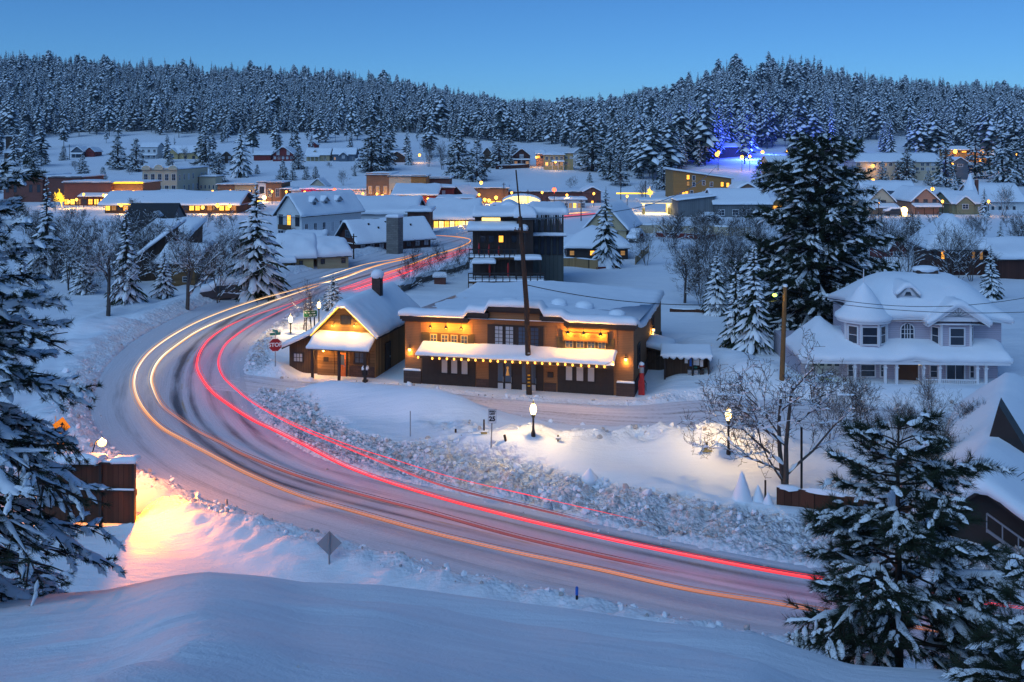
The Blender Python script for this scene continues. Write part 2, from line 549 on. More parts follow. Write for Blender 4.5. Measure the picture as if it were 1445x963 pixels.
ROAD_OUT = catmull([(52, 22), (38, 27), (24, 31.5), (16, 33.3), (10.6, 34.9), (6.5, 36.6), (3.7, 37.9), (0, 39.6), (-3.8, 41.8), (-8.7, 44.8), (-14.5, 48.8), (-19.5, 53.4), (-24, 59), (-27.5, 65),
                    (-29.8, 71), (-32, 78), (-33.4, 85), (-34.2, 92), (-34.2, 104), (-32.4, 119), (-29, 134.5), (-24, 153), (-19.5, 168.6), (-13.6, 187), (-9, 202), (-2, 225), (10, 255)], 420)
ROAD_IN = catmull([(55, 30), (40, 34.6), (26, 38), (19.7, 39.8), (12, 42.2), (6.35, 45.2), (0, 49.2), (-3, 50.9), (-8.6, 54.4), (-12, 57.6), (-15.6, 63.2), (-18.6, 70.3), (-21.2, 79), (-22.9, 88),
                   (-23.4, 99), (-22.7, 110), (-20.5, 125), (-16.2, 140.5), (-8.7, 168.6), (-4, 185), (0, 200), (6, 222), (18, 250)], 420)
STREET = catmull([(-25, 76), (-20, 74), (-16.7, 72.6), (-12, 71.4), (-7.5, 70.0), (0.8, 66.6), (8.2, 64.8), (14, 65.6), (20, 65), (28, 63.5), (37, 61), (48, 57)], 160)
STREET_HW = np.interp(np.linspace(0, 1, 160), [0, .15, .32, .45, .55, .62, .72, .85, 1], [2.6, 2.3, 2.2, 3.0, 4.0, 4.3, 2.6, 2.2, 2.2])


def sdist(x, y, P, side=1.0):
    """distance to polyline P, positive on its left when side = 1; and the index of the nearest sample"""
    T = np.gradient(P, axis=0); N = np.stack([-T[:, 1], T[:, 0]], 1); N /= np.linalg.norm(N, axis=1)[:, None]
    x = np.asarray(x, float).ravel(); y = np.asarray(y, float).ravel()
    d = np.empty(len(x)); idx = np.empty(len(x), int)
    for a in range(0, len(x), 20000):
        b = slice(a, a + 20000)
        dx = x[b, None] - P[None, :, 0]; dy = y[b, None] - P[None, :, 1]
        i = np.argmin(dx * dx + dy * dy, 1); r = np.arange(len(i))
        q = np.hypot(dx[r, i], dy[r, i]); sg = np.sign(dx[r, i] * N[i, 0] + dy[r, i] * N[i, 1])
        d[b] = q * sg * side; idx[b] = i
    return d, idx


_C = np.array([-300, 0, 150, 300, 430, 560, 640, 740, 850, 950, 1060, 1140, 1250, 1330, 1445, 1800], float)
_430 = np.array([238, 238, 237, 236, 234, 234, 236, 238, 240, 234, 232, 236, 238, 240, 245, 245], float)
_520 = np.array([212, 212, 212, 212, 212, 212, 212, 213, 212, 215, 212, 212, 214, 216, 218, 218], float)
_640 = np.array([185, 185, 183, 180, 182, 184, 188, 192, 190, 185, 178, 178, 182, 185, 188, 188], float)
_YR = np.array([950, 950, 950, 950, 950, 950, 1000, 1400, 1300, 950, 800, 800, 850, 900, 1000, 1000], float)
_PR = np.array([102, 103, 111, 121, 125, 138, 158, 169, 164, 149, 121, 124, 144, 150, 153, 153], float)
_CC = np.array([-400, 0, 150, 240, 290, 370, 430, 463, 540, 598, 650, 720, 820, 920, 1000, 1070, 1120, 1200, 1330, 1445, 1900], float)
_CP = np.array([850, 844, 832, 812, 806, 812, 821, 822, 825, 832, 839, 848, 860, 876, 884, 893, 911, 938, 946, 950, 960], float)


def far_z(x, y):
    px = CX + FOC * x / np.maximum(y, 60)
    yr = np.interp(px, _C, _YR)
    z = lambda py, Y: H0 - (py - HY) * Y / FOC
    z1, z2, z3, zr = z(np.interp(px, _C, _430), 430), z(np.interp(px, _C, _520), 520), z(np.interp(px, _C, _640), 640), z(np.interp(px, _C, _PR), yr)
    o = np.where(y < 345, 0, np.where(y < 430, z1 * (y - 345) / 85, np.where(y < 520, z1 + (z2 - z1) * (y - 430) / 90, np.where(y < 640, z2 + (z3 - z2) * (y - 520) / 120,
        np.where(y < yr, z3 + (zr - z3) * (y - 640) / np.maximum(yr - 640, 1), zr - .06 * (y - yr))))))
    return o + sstep(345, 450, y) * fbm(x / 40, y / 40, 5, 4) * np.minimum(3, (y - 345) / 60 + .5)


def gauss(x, y, cx, cy, rx, ry, h, rot=0):
    c, s_ = math.cos(rot), math.sin(rot)
    a = (x - cx) * c + (y - cy) * s_; b = -(x - cx) * s_ + (y - cy) * c
    return h * np.exp(-((a / rx) ** 2 + (b / ry) ** 2) ** 1.3)


MOUNDS = [(-7.4, 64.8, 5.5, 2.3, 1.35, -.25), (-12.5, 66.6, 2.6, 1.5, .7, -.2), (-3.6, 62.4, 3, 1.6, .6, -.3), (-1.6, 55.2, 4.2, 1.0, .55, -.25), (24, 70.2, 8, 1.6, .30, -.2), (31, 68.2, 5, 1.7, .35, -.25),
          (18.0, 73.6, 2.6, 2.0, 1.2, 0), (17, 77, 2.6, 2.2, 1.2, 0), (24.6, 60.6, 5, 1.8, .9, -.2), (14.6, 69.4, 1.6, 1.2, .5, 0), (-41, 92, 5, 3, 1.3, .4), (-39, 84, 4, 2, .8, .8), (-20.4, 76, 1.9, 1.3, .8, 0),
          (-30.5, 108, 0, 0, 0, 0), (9.5, 72.3, 1.2, 1.2, .5, 0), (19, 53.5, 2, 1.5, .5, 0)]


def ground(x, y, rough=False):
    """height of the snow surface, and how broken it is"""
    sh = np.shape(x); x = np.asarray(x, float).ravel(); y = np.asarray(y, float).ravel()
    z = far_z(x, y); rg = np.zeros_like(z)
    near = (y < 262) & (np.abs(x) < 130) & (y > 5)
    if near.any():
        X, Y = x[near], y[near]
        do, io = sdist(X, Y, ROAD_OUT, 1.0); di, ii = sdist(X, Y, ROAD_IN, -1.0); ds, is_ = sdist(X, Y, STREET); ds = np.abs(ds)
        hw = STREET_HW[is_]
        inroad = (do < 0) & (di < 0)
        l = fbm(X * .7, Y * .7, 11, 3) + .22 * (.5 - np.abs(2 * vnoise(X * 1.3, Y * 1.3, 17) - 1)) + .45 * fbm(X * 1.9, Y * 1.9, 12, 3) + .3 * (vnoise(X * 2.6, Y * 2.6, 14) - .5)
        soft = fbm(X * .16, Y * .16, 21, 4) + .2 * fbm(X * .05, Y * .6, 22, 2)
        fade = sstep(250, 200, Y)
        zz = np.full_like(X, .45) + soft * .7
        rr = np.zeros_like(X)
        # outer bank
        yo = ROAD_OUT[io, 1]
        hb = np.where(yo < 64, 1.05, np.interp(yo, [64, 80, 120, 260], [.8, .55, .8, .6]))
        bank = np.interp(do, [0, .5, 1.5, 2.4, 4.5, 7], [0, .55, 1, .9, .2, 0]) * hb
        zo = bank + sstep(.2, 3, do) * (.12 + soft * .55) + l * sstep(0, .8, do) * sstep(5, 2, do) * .55
        zo = zo + np.where((Y > 66) & (X < -28), np.sin(do * 1.7 + soft * 5) * .18 * sstep(3, 6, do) * sstep(14, 8, do), 0)
        outside = do > 0
        zz = np.where(outside, zo, zz); rr = np.where(outside, sstep(.0, .5, do) * sstep(3.2, 1.2, do) * np.where(yo < 64, .30, .35), rr)
        # inner band of broken snow, then the smooth island
        wband = np.interp(ROAD_IN[ii, 1], [30, 45, 60, 72, 80, 260], [3.6, 3.8, 3.2, 2.5, 2.0, 1.8])
        inside = (di > 0) & ~outside
        bandm = sstep(.1, .7, di) * (1 - sstep(.8, 1.15, di / wband + l * .5))
        zi = np.interp(di / wband, [0, .12, .45, .8, 1.2, 2], [0, .3, .55, .75, .8, .62]) + bandm * l * .95 + sstep(1.0, 1.4, di / wband) * soft * .8
        zi = np.where(ROAD_IN[ii, 1] > 80, zi * .55, zi)
        zz = np.where(inside, zi, zz); rr = np.where(inside, bandm, rr)
        for m in MOUNDS:
            if m[4]: zz = zz + gauss(X, Y, *m) * np.where(inroad, 0, 1)
        # ploughed ridge along the side street, broken along its crest
        cy = np.interp(X, [-6, -3, 0, 4, 8, 12, 16, 20], [60.2, 58.6, 57.2, 56.6, 56.6, 56.4, 55.6, 55])
        q = (Y - cy)
        ridge = np.interp(X, [-7, -4, 2, 6, 12, 15, 19], [0, .5, .9, 1.15, 1.25, .8, 0]) * np.where(q > 0, np.exp(-(q / 1.3) ** 2), np.exp(-(q / 3.4) ** 2))
        cl = sstep(-7, -3, X) * sstep(19, 14, X) * np.exp(-((q - .3) / 1.9) ** 2)
        zz = zz + ridge + l * 1.05 * cl; rr = np.maximum(rr, .22 * cl)
        # cleared strip before the brown building and the cabin
        c_, s_ = math.cos(R(-14)), math.sin(R(-14)); ox, oy = X + 8.0, Y - 74.4
        lu, lv = ox * c_ + oy * s_, -ox * s_ + oy * c_
        clr = sstep(-10.5, -8.5, lu) * sstep(20.0, 18.0, lu) * sstep(-4.2, -2.6, lv) * sstep(22, 21, lv) * np.where(outside | inroad, 0, 1)
        zz = zz * (1 - clr) + clr * (.0 + .10 * np.exp(-((lv + 2.6) / .8) ** 2) * (1 + 2 * l)); rr = rr * (1 - clr)
        # side street
        st = sstep(hw + 1.2, hw - .1, ds)
        st = np.where(outside, 0, st)
        zz = zz * (1 - st) - .08 * st; rr = rr * (1 - st)
        sb = sstep(hw + 1.3, hw + .5, ds) * sstep(hw - .2, hw + .4, ds) * np.where(outside, 0, 1)
        zz = zz + sb * (l * .5 + .10); rr = np.maximum(rr, sb * .3)
        zz = np.where(inroad, np.maximum(-.14, -.14 * sstep(0, .6, np.minimum(-do, -di))), zz)
        rr = np.where(inroad, .5, rr)
        z[near] = z[near] + zz * fade; rg[near] = rr
    # the hill the picture is taken from
    px = CX + FOC * x / np.maximum(y, 9)
    yc = np.interp(px, [0, 600, 1200], [24, 24, 22])
    zc = H0 - (np.interp(px, _CC, _CP) - HY) * yc / FOC
    t = yc - y
    rip = fbm(x * .35, y * .5, 31, 4)
    lipn = fbm(x * .12, y * .05, 33, 3)
    hill = np.where(t > 0, zc + .385 * t + .35 * (1 - np.exp(-np.maximum(t, 0) / 2.2)) * 0 + rip * .30 * sstep(0, 3, t) - .42 * np.exp(-((t - 2.6) / 1.4) ** 2) * sstep(300, 520, px) + .10 * fbm(x * .22 + y * .1, y * 1.1, 35, 3) * sstep(0, 2, t),
                    zc - .46 * (-t) - .20 * t * t / (2.5 - np.minimum(t, 0)) + rip * .2 * sstep(0, 2, -t))
    hill = hill + lipn * .14 * sstep(4, 0, np.abs(t))
    k = .5
    a = np.clip(.5 + .5 * (hill - z) / k, 0, 1)
    z = np.where(y < 60, z * (1 - a) + hill * a + k * a * (1 - a) * .5, z)
    z = np.where(y < 0, np.maximum(z, 16.2 + .2 * y * 0), z)
    if rough: return z.reshape(sh), (rg * (1 - a * (y < 60))).reshape(sh)
    return z.reshape(sh)


def gz(x, y):
    return float(ground(np.array([x]), np.array([y]))[0])


_YS = np.concatenate([np.arange(8, 130, .25), np.arange(130, 400, 1.0), np.arange(400, 1400, 4.0)])


def hit(px, py):
    """where the line of sight through a photo pixel meets the ground"""
    X = (px - CX) * _YS / FOC; Z = H0 - (py - HY) * _YS / FOC
    g = ground(X, _YS)
    i = int(np.argmax(Z <= g)) if (Z <= g).any() else len(_YS) - 1
    return Vector((X[i], _YS[i], g[i]))


def build_ground():
    xs = [0.0]; d = .28
    while xs[-1] < 2600:
        if xs[-1] > 42: d *= 1.055
        xs.append(xs[-1] + d)
    xs = np.array([-v for v in xs[:0:-1]] + xs)
    ys = list(np.arange(-24, 7, 1.5)); d = .25
    ys.append(7.0)
    while ys[-1] < 3000:
        if ys[-1] > 84: d = min(d * 1.012, 40)
        ys.append(ys[-1] + d)
    ys = np.array(ys)
    Xg, Yg = np.meshgrid(xs, ys)
    Z, Rg = ground(Xg, Yg, True)
    nx, ny = len(xs), len(ys)
    co = np.stack([Xg, Yg, Z], 2).reshape(-1, 3).astype(np.float32)
    me = bpy.data.meshes.new('ground')
    q = (np.arange(ny - 1)[:, None] * nx + np.arange(nx - 1)[None]).ravel()
    fa = np.stack([q, q + 1, q + nx + 1, q + nx], 1).astype(np.int32)
    me.vertices.add(len(co)); me.vertices.foreach_set('co', co.ravel())
    me.loops.add(fa.size); me.loops.foreach_set('vertex_index', fa.ravel())
    me.polygons.add(len(fa)); me.polygons.foreach_set('loop_start', np.arange(0, fa.size, 4, dtype=np.int32))
    me.polygons.foreach_set('use_smooth', np.ones(len(fa), bool))
    at = me.attributes.new('rough', 'FLOAT', 'POINT'); at.data.foreach_set('value', Rg.ravel().astype(np.float32))
    me.update(calc_edges=True); me.materials.append(M['ground_snow'])
    o = bpy.data.objects.new('ground', me); COL.objects.link(o)
    tag(o, 'snow covered ground from the near hill to the wooded ridges', None, None, 'structure')


def ribbon(name, A, B, z, mat, n=22, label=None):
    """a road surface between two edge lines, with UVs in fractions across and metres along"""
    vs, fs, uv = [], [], []
    L = np.concatenate([[0], np.cumsum(np.linalg.norm(np.diff((A + B) / 2, axis=0), axis=1))])
    for i in range(len(A)):
        for k in range(n + 1):
            t = k / n; p = A[i] * (1 - t) + B[i] * t
            zz = z + .035 * float(fbm(np.float64(t * 14), np.float64(L[i] * .12), 3, 3)) - (.16 if k in (0, n) else 0) + .07 * (abs(t - .5) * 2) ** 6
            vs.append((p[0], p[1], zz)); uv.append((t, L[i]))
    for i in range(len(A) - 1):
        for k in range(n):
            a = i * (n + 1) + k; fs.append((a, a + 1, a + n + 2, a + n + 1))
    me = bpy.data.meshes.new(name); me.from_pydata(vs, [], fs)
    ul = me.uv_layers.new(name='UVMap')
    li = np.empty(len(me.loops), int); me.loops.foreach_get('vertex_index', li)
    ul.data.foreach_set('uv', np.array(uv, np.float32)[li].ravel())
    me.materials.append(M[mat]); me.polygons.foreach_set('use_smooth', [True] * len(fs))
    # the faces must look up
    if me.polygons[len(fs) // 2].normal.z < 0: me.flip_normals()
    o = bpy.data.objects.new(name, me); COL.objects.link(o)
    tag(o, label, None, None, 'structure'); return o


def build_roads():
    # match the two edges by arc so that cross-lines stay square to the road
    A = ROAD_OUT
    d = ((A[:, None] - ROAD_IN[None]) ** 2).sum(2); j = np.maximum.accumulate(np.argmin(d, 1))
    js = np.convolve(np.pad(j.astype(float), 12, mode='edge'), np.ones(25) / 25, 'valid')
    B = np.stack([np.interp(js, np.arange(len(ROAD_IN)), ROAD_IN[:, k]) for k in range(2)], 1)
    T = np.gradient(A, axis=0); N = np.stack([-T[:, 1], T[:, 0]], 1); N /= np.linalg.norm(N, axis=1)[:, None]
    TB = np.gradient(B, axis=0); NB = np.stack([-TB[:, 1], TB[:, 0]], 1); NB /= np.maximum(np.linalg.norm(NB, axis=1), 1e-6)[:, None]
    ribbon('road', A + N * .35, B - NB * .35, .03, 'road', 26, 'curving main road of packed snow with bare wheel tracks')
    T = np.gradient(STREET, axis=0); N = np.stack([-T[:, 1], T[:, 0]], 1); N /= np.linalg.norm(N, axis=1)[:, None]
    s = slice(8, None)
    ribbon('side_street', (STREET - N * (STREET_HW[:, None] + .1))[s], (STREET + N * (STREET_HW[:, None] + .1))[s], .05, 'side_street', 14, 'side street of packed snow in front of the brown building')


TINT = {'w': (1.9, 1.5, .95), 'a': (1.35, .52, .10), 'd': (.62, .22, .12), 'r': (1.75, .03, .07), 'p': (.85, .13, .20), 'f': (.30, .07, .08), 'R': (2.2, .10, .12)}


def trail(pts, z, rad, stops, label, strands=(0.0,)):
    """streaks of vehicle light at lamp height over the road; stops: colour keys along the way"""
    P = catmull([tuple(G(px, py, z)) for px, py in pts], max(60, len(pts) * 16))
    T = np.gradient(P, axis=0); N = np.stack([-T[:, 1], T[:, 0]], 1); N /= np.linalg.norm(N, axis=1)[:, None]
    t = thing('light_trail', label, 'light trail', (0, 0, 0), 0, 'light streaks over the main road')
    fs = np.linspace(0, 1, len(P)); rnd = np.random.RandomState(len(label))
    for k, off in enumerate(strands):
        Q = P.copy(); Q[:, :2] += N * off; Q[:, 2] += .02 * k
        st = stops if k % 2 == 0 else [(f, {'w': 'a', 'r': 'p', 'a': 'd', 'R': 'r'}.get(c, c)) for f, c in stops]
        colr = np.stack([np.interp(fs, [f for f, _ in st], [TINT[c][j] for _, c in st]) for j in range(3)], 1)
        wob = .75 + .5 * vnoise(fs * 23 + k * 9, fs * 0, k) * 1.0
        colr *= wob[:, None] * (1 if k < 3 else .38)
        q = MB(); q.tube([Vector(p) for p in Q], [rad * (1.4 if k < 3 else .8) * (.7 + .5 * float(v)) * min(1, i_ / 6 + .02, (len(P) - 1 - i_) / 10 + .02) for i_, v in enumerate(vnoise(fs * 17, fs * 0 + k, 5))], 5, cap=False)
        o = q.build('light_beam', 'trail', t, True)
        at = o.data.color_attributes.new('glow', 'FLOAT_COLOR', 'POINT')
        at.data.foreach_set('color', np.concatenate([np.repeat(colr, 5, 0), np.ones((len(P) * 5, 1))], 1).astype(np.float32).ravel())
    return t


def build_trails():
    trail([(452, 400), (366, 423), (299, 446), (253, 468), (216, 493), (196, 516), (189, 536), (191, 556), (203, 579), (226, 603), (259, 622), (289, 638), (349, 669), (424, 700), (498, 722), (598, 750), (720, 779), (845, 805), (971, 833), (1096, 853), (1220, 874), (1352, 896), (1470, 912)],
          .7, .019, [(0, 'a'), (.12, 'w'), (.42, 'w'), (.55, 'a'), (.72, 'd'), (1, 'd')], 'outermost headlight streaks, white round the bend and fading to salmon at the right edge', (0.0, -.09, .07, .22, -.26))
    trail([(455, 402), (390, 424), (332, 445), (283, 466), (246, 490), (224, 510), (214, 533), (218, 553), (229, 573), (249, 589), (279, 609), (313, 626), (339, 640), (400, 665), (470, 688), (540, 707), (598, 722), (720, 756), (830, 782), (960, 810)],
          .7, .020, [(0, 'a'), (.12, 'w'), (.48, 'w'), (.60, 'd'), (.8, 'f'), (1, 'f')], 'second white headlight streaks just inside the outermost ones, fading along the middle of the road', (0.0, .08, -.06, .2, -.24))
    trail([(439, 420), (382, 438), (332, 456), (299, 476), (283, 496), (278, 516), (284, 533), (299, 553), (322, 571), (356, 593), (389, 609), (432, 630), (498, 663), (598, 697), (720, 730), (820, 753), (921, 775), (1021, 795), (1121, 813), (1272, 836), (1427, 857), (1475, 864)],
          .8, .021, [(0, 'p'), (.15, 'p'), (.25, 'R'), (.9, 'R'), (1, 'r')], 'longest bright red tail light streak sweeping to the right edge', (0.0, -.07, .05, .2, -.22))
    trail([(430, 424), (382, 446), (349, 463), (322, 483), (311, 500), (309, 516), (316, 533), (332, 549), (356, 568), (386, 586), (425, 606), (480, 629), (560, 662), (612, 682), (664, 697), (747, 717), (850, 742)],
          1.0, .018, [(0, 'p'), (.15, 'p'), (.3, 'r'), (.7, 'r'), (.9, 'f'), (1, 'f')], 'inner red tail light streak hugging the broken snow bank', (0.0, .08, -.07, .18))
    trail([(386, 584), (440, 608), (500, 631), (560, 650), (643, 675), (747, 699), (838, 720), (930, 741)], 1.5, .012, [(0, 'f'), (.2, 'r'), (.75, 'r'), (1, 'f')], 'thin upper red streak above the broken snow bank')
    for pts, r, st, lab, sn in (([(497, 410), (565, 388), (590, 379)], .06, [(0, 'R'), (.8, 'R'), (1, 'p')], 'short red streak on the far road above the cabin roof', (0,)),
                            ([(470, 411), (500, 403), (550, 385), (600, 370), (640, 357), (669, 349)], .05, [(0, 'p'), (.6, 'p'), (1, 'f')], 'pink streak on the far road beside the bare saplings', (0, .5, -.5)),
                            ([(475, 414), (505, 405), (566, 386), (616, 370), (669, 352)], .04, [(0, 'f'), (.5, 'p'), (1, 'f')], 'lower thin pink streak on the far road', (0, .4)),
                            ([(450, 401), (483, 393), (530, 376), (575, 365), (600, 357)], .045, [(0, 'w'), (.7, 'a'), (1, 'f')], 'pale headlight streak on the far road below the dark lodge', (0, .25)),
                            ([(450, 393), (516, 373), (563, 365), (590, 357)], .03, [(0, 'w'), (.7, 'a'), (1, 'f')], 'upper pale streak along the far snow bank', (0,)),
                            ([(520, 395), (553, 383), (586, 371), (613, 360), (643, 351), (661, 343), (663, 338), (649, 335), (626, 333), (600, 332)], .06, [(0, 'd'), (.3, 'a'), (.7, 'a'), (1, 'd')], 'amber streak looping round at the far end of the road', (0,)),
                            ([(776, 309), (800, 305), (840, 302), (872, 300)], .12, [(0, 'p'), (1, 'p')], 'pink streak on the street behind the dark chalet', (0, .5)),
                            ([(770, 307), (800, 302), (835, 299)], .10, [(0, 'w'), (1, 'a')], 'white streak on the street behind the dark chalet', (0,))):
        trail(pts, .7, r, st, lab, sn)


def build_debris():
    """broken lumps of ploughed snow thrown along the road edges"""
    rnd = np.random.RandomState(3); q = MB()
    phi = (1 + 5 ** .5) / 2
    iv = np.array([(-1, phi, 0), (1, phi, 0), (-1, -phi, 0), (1, -phi, 0), (0, -1, phi), (0, 1, phi), (0, -1, -phi), (0, 1, -phi), (phi, 0, -1), (phi, 0, 1), (-phi, 0, -1), (-phi, 0, 1)]) / 1.9
    fc = [(0, 11, 5), (0, 5, 1), (0, 1, 7), (0, 7, 10), (0, 10, 11), (1, 5, 9), (5, 11, 4), (11, 10, 2), (10, 7, 6), (7, 1, 8), (3, 9, 4), (3, 4, 2), (3, 2, 6), (3, 6, 8), (3, 8, 9), (4, 9, 5), (2, 4, 11), (6, 2, 10), (8, 6, 7), (9, 8, 1)]
    X = rnd.uniform(-34, 34, 60000); Y = rnd.uniform(33, 100, 60000)
    zz, rg = ground(X, Y, True)
    do, _ = sdist(X, Y, ROAD_OUT, 1.0); di, _ = sdist(X, Y, ROAD_IN, -1.0)
    inr = (do < 0) & (di < 0)
    edge = inr & (np.maximum(do, di) > -.9)
    p = np.where(inr, np.where(edge, .10, .0), np.where(rg > .5, .62 * np.where(di > 0, 1, .35), np.where(rg > .12, .22, 0)))
    ok = rnd.rand(len(X)) < p * .95
    for x, y, z in zip(X[ok], Y[ok], zz[ok]):
        s = .035 + .15 * rnd.rand() ** 3.0 + (.16 * rnd.rand() if rnd.rand() < .025 else 0)
        if z < -.05: z = .04; s *= .45
        v = iv * (s * rnd.uniform(.6, 1.25, (12, 1))) * rnd.uniform(.7, 1.2, 3)
        a = rnd.rand() * 6.28; c, sn = math.cos(a), math.sin(a)
        v = np.stack([v[:, 0] * c - v[:, 1] * sn + x, v[:, 0] * sn + v[:, 1] * c + y, v[:, 2] + z + s * .25], 1)
        q.add(v.tolist(), fc, 1 if rnd.rand() < .28 else 0)
    o = q.build('snow_debris', ['snow', 'dirty_snow']); tag(o, 'broken lumps of ploughed snow along the road edges', None, None, 'stuff')
    print('lumps', len(q.f) // 20)


# ------------------------------------------------------------------ building kit
def plane_uv(o, rz, c, px, py):
    """(u, z) where the line of sight through a photo pixel meets the wall plane y = c of a frame at o turned by rz"""
    d = Vector(((px - CX) / FOC, 1, -(py - HY) / FOC)); v = Vector((-math.sin(rz), math.cos(rz), 0)); e = Vector((0, 0, H0))
    t = (c + (o - e).dot(v)) / d.dot(v); p = e + d * t
    return (p - o).dot(Vector((math.cos(rz), math.sin(rz), 0))), p.z - o.z


def side_map(side, w0, w1, d):
    """local frame of one wall: u along it, z up, o outwards"""
    return {'f': lambda u, z, o: (u, -o, z), 'r': lambda u, z, o: (w1 + o, u, z), 'l': lambda u, z, o: (w0 - o, d - u, z), 'b': lambda u, z, o: (-u, d + o, z)}[side]


def wbox(mb, T, u0, u1, z0, z1, o0, o1, m=0):
    a = [T(u0, z0, o0), T(u1, z0, o0), T(u1, z1, o0), T(u0, z1, o0), T(u0, z0, o1), T(u1, z0, o1), T(u1, z1, o1), T(u0, z1, o1)]
    mb.add(a, [(3, 2, 1, 0), (4, 5, 6, 7), (0, 1, 5, 4), (1, 2, 6, 5), (2, 3, 7, 6), (3, 0, 4, 7)], m)


def window(t, T, u0, u1, z0, z1, pane='glass_dark', frame='trim_white', nx=1, nz=2, fw=.08, o=.0, depth=.07, name='window', snow=False, bar=.04):
    mb = MB()
    wbox(mb, T, u0 - fw, u0, z0 - fw, z1 + fw, o, o + depth); wbox(mb, T, u1, u1 + fw, z0 - fw, z1 + fw, o, o + depth)
    wbox(mb, T, u0, u1, z0 - fw, z0, o, o + depth + .03); wbox(mb, T, u0, u1, z1, z1 + fw, o, o + depth)
    for i in range(1, nx):
        u = u0 + (u1 - u0) * i / nx; wbox(mb, T, u - bar / 2, u + bar / 2, z0, z1, o + .022, o + depth - .02)
    for i in range(1, nz):
        z = z0 + (z1 - z0) * i / nz; wbox(mb, T, u0, u1, z - bar / 2, z + bar / 2, o + .026, o + depth - .024)
    w = mb.build(name, frame, t)
    p = MB(); wbox(p, T, u0, u1, z0, z1, o, o + .02); p.build('pane', pane, w)
    if snow:
        s = MB(); wbox(s, T, u0 - fw, u1 + fw, z0 - fw, z0 + .10, o + depth, o + depth + .10); s.build('sill_snow', 'snow', w)
    return w


def door(t, T, u0, u1, z0, z1, mat='door_brown', frame='trim_dark', pane=None, o=0.0):
    mb = MB(); wbox(mb, T, u0, u1, z0, z1, o, o + .06); dd = mb.build('door', mat, t)
    f = MB(); wbox(f, T, u0 - .1, u0, z0, z1 + .1, o, o + .1); wbox(f, T, u1, u1 + .1, z0, z1 + .1, o, o + .1); wbox(f, T, u0, u1, z1, z1 + .1, o, o + .1)
    f.build('door_frame', frame, dd)
    h = MB(); wbox(h, T, u1 - .14, u1 - .08, z0 + (z1 - z0) * .42, z0 + (z1 - z0) * .5, o + .06, o + .12); h.build('handle', 'metal_grey', dd)
    if pane:
        g = MB(); wbox(g, T, u0 + .12, u1 - .12, z0 + (z1 - z0) * .5, z1 - .15, o + .06, o + .075); g.build('pane', pane, dd)
    return dd


def roof_fn(kind, w, d, h, rise):
    if kind == 'gx': return lambda x, y: h + rise * (1 - abs(2 * y / d - 1))
    if kind == 'gy': return lambda x, y: h + rise * (1 - abs(2 * x / w))
    if kind == 'sx': return lambda x, y: h + rise * (x / w + .5)
    if kind == 'sy': return lambda x, y: h + rise * (y / d)
    if kind == 'hip': return lambda x, y: h + rise * max(-.3, min(1, min(w / 2 - abs(x), d / 2 - abs(y - d / 2)) / (min(w, d) / 2)))
    return lambda x, y: h


CELL = {'.': ('glass_dark',), 'o': ('win_lit',), 'd': ('win_dim',), 'y': ('win_yellow',), 'w': ('curtain',), 'B': ('win_bright',)}


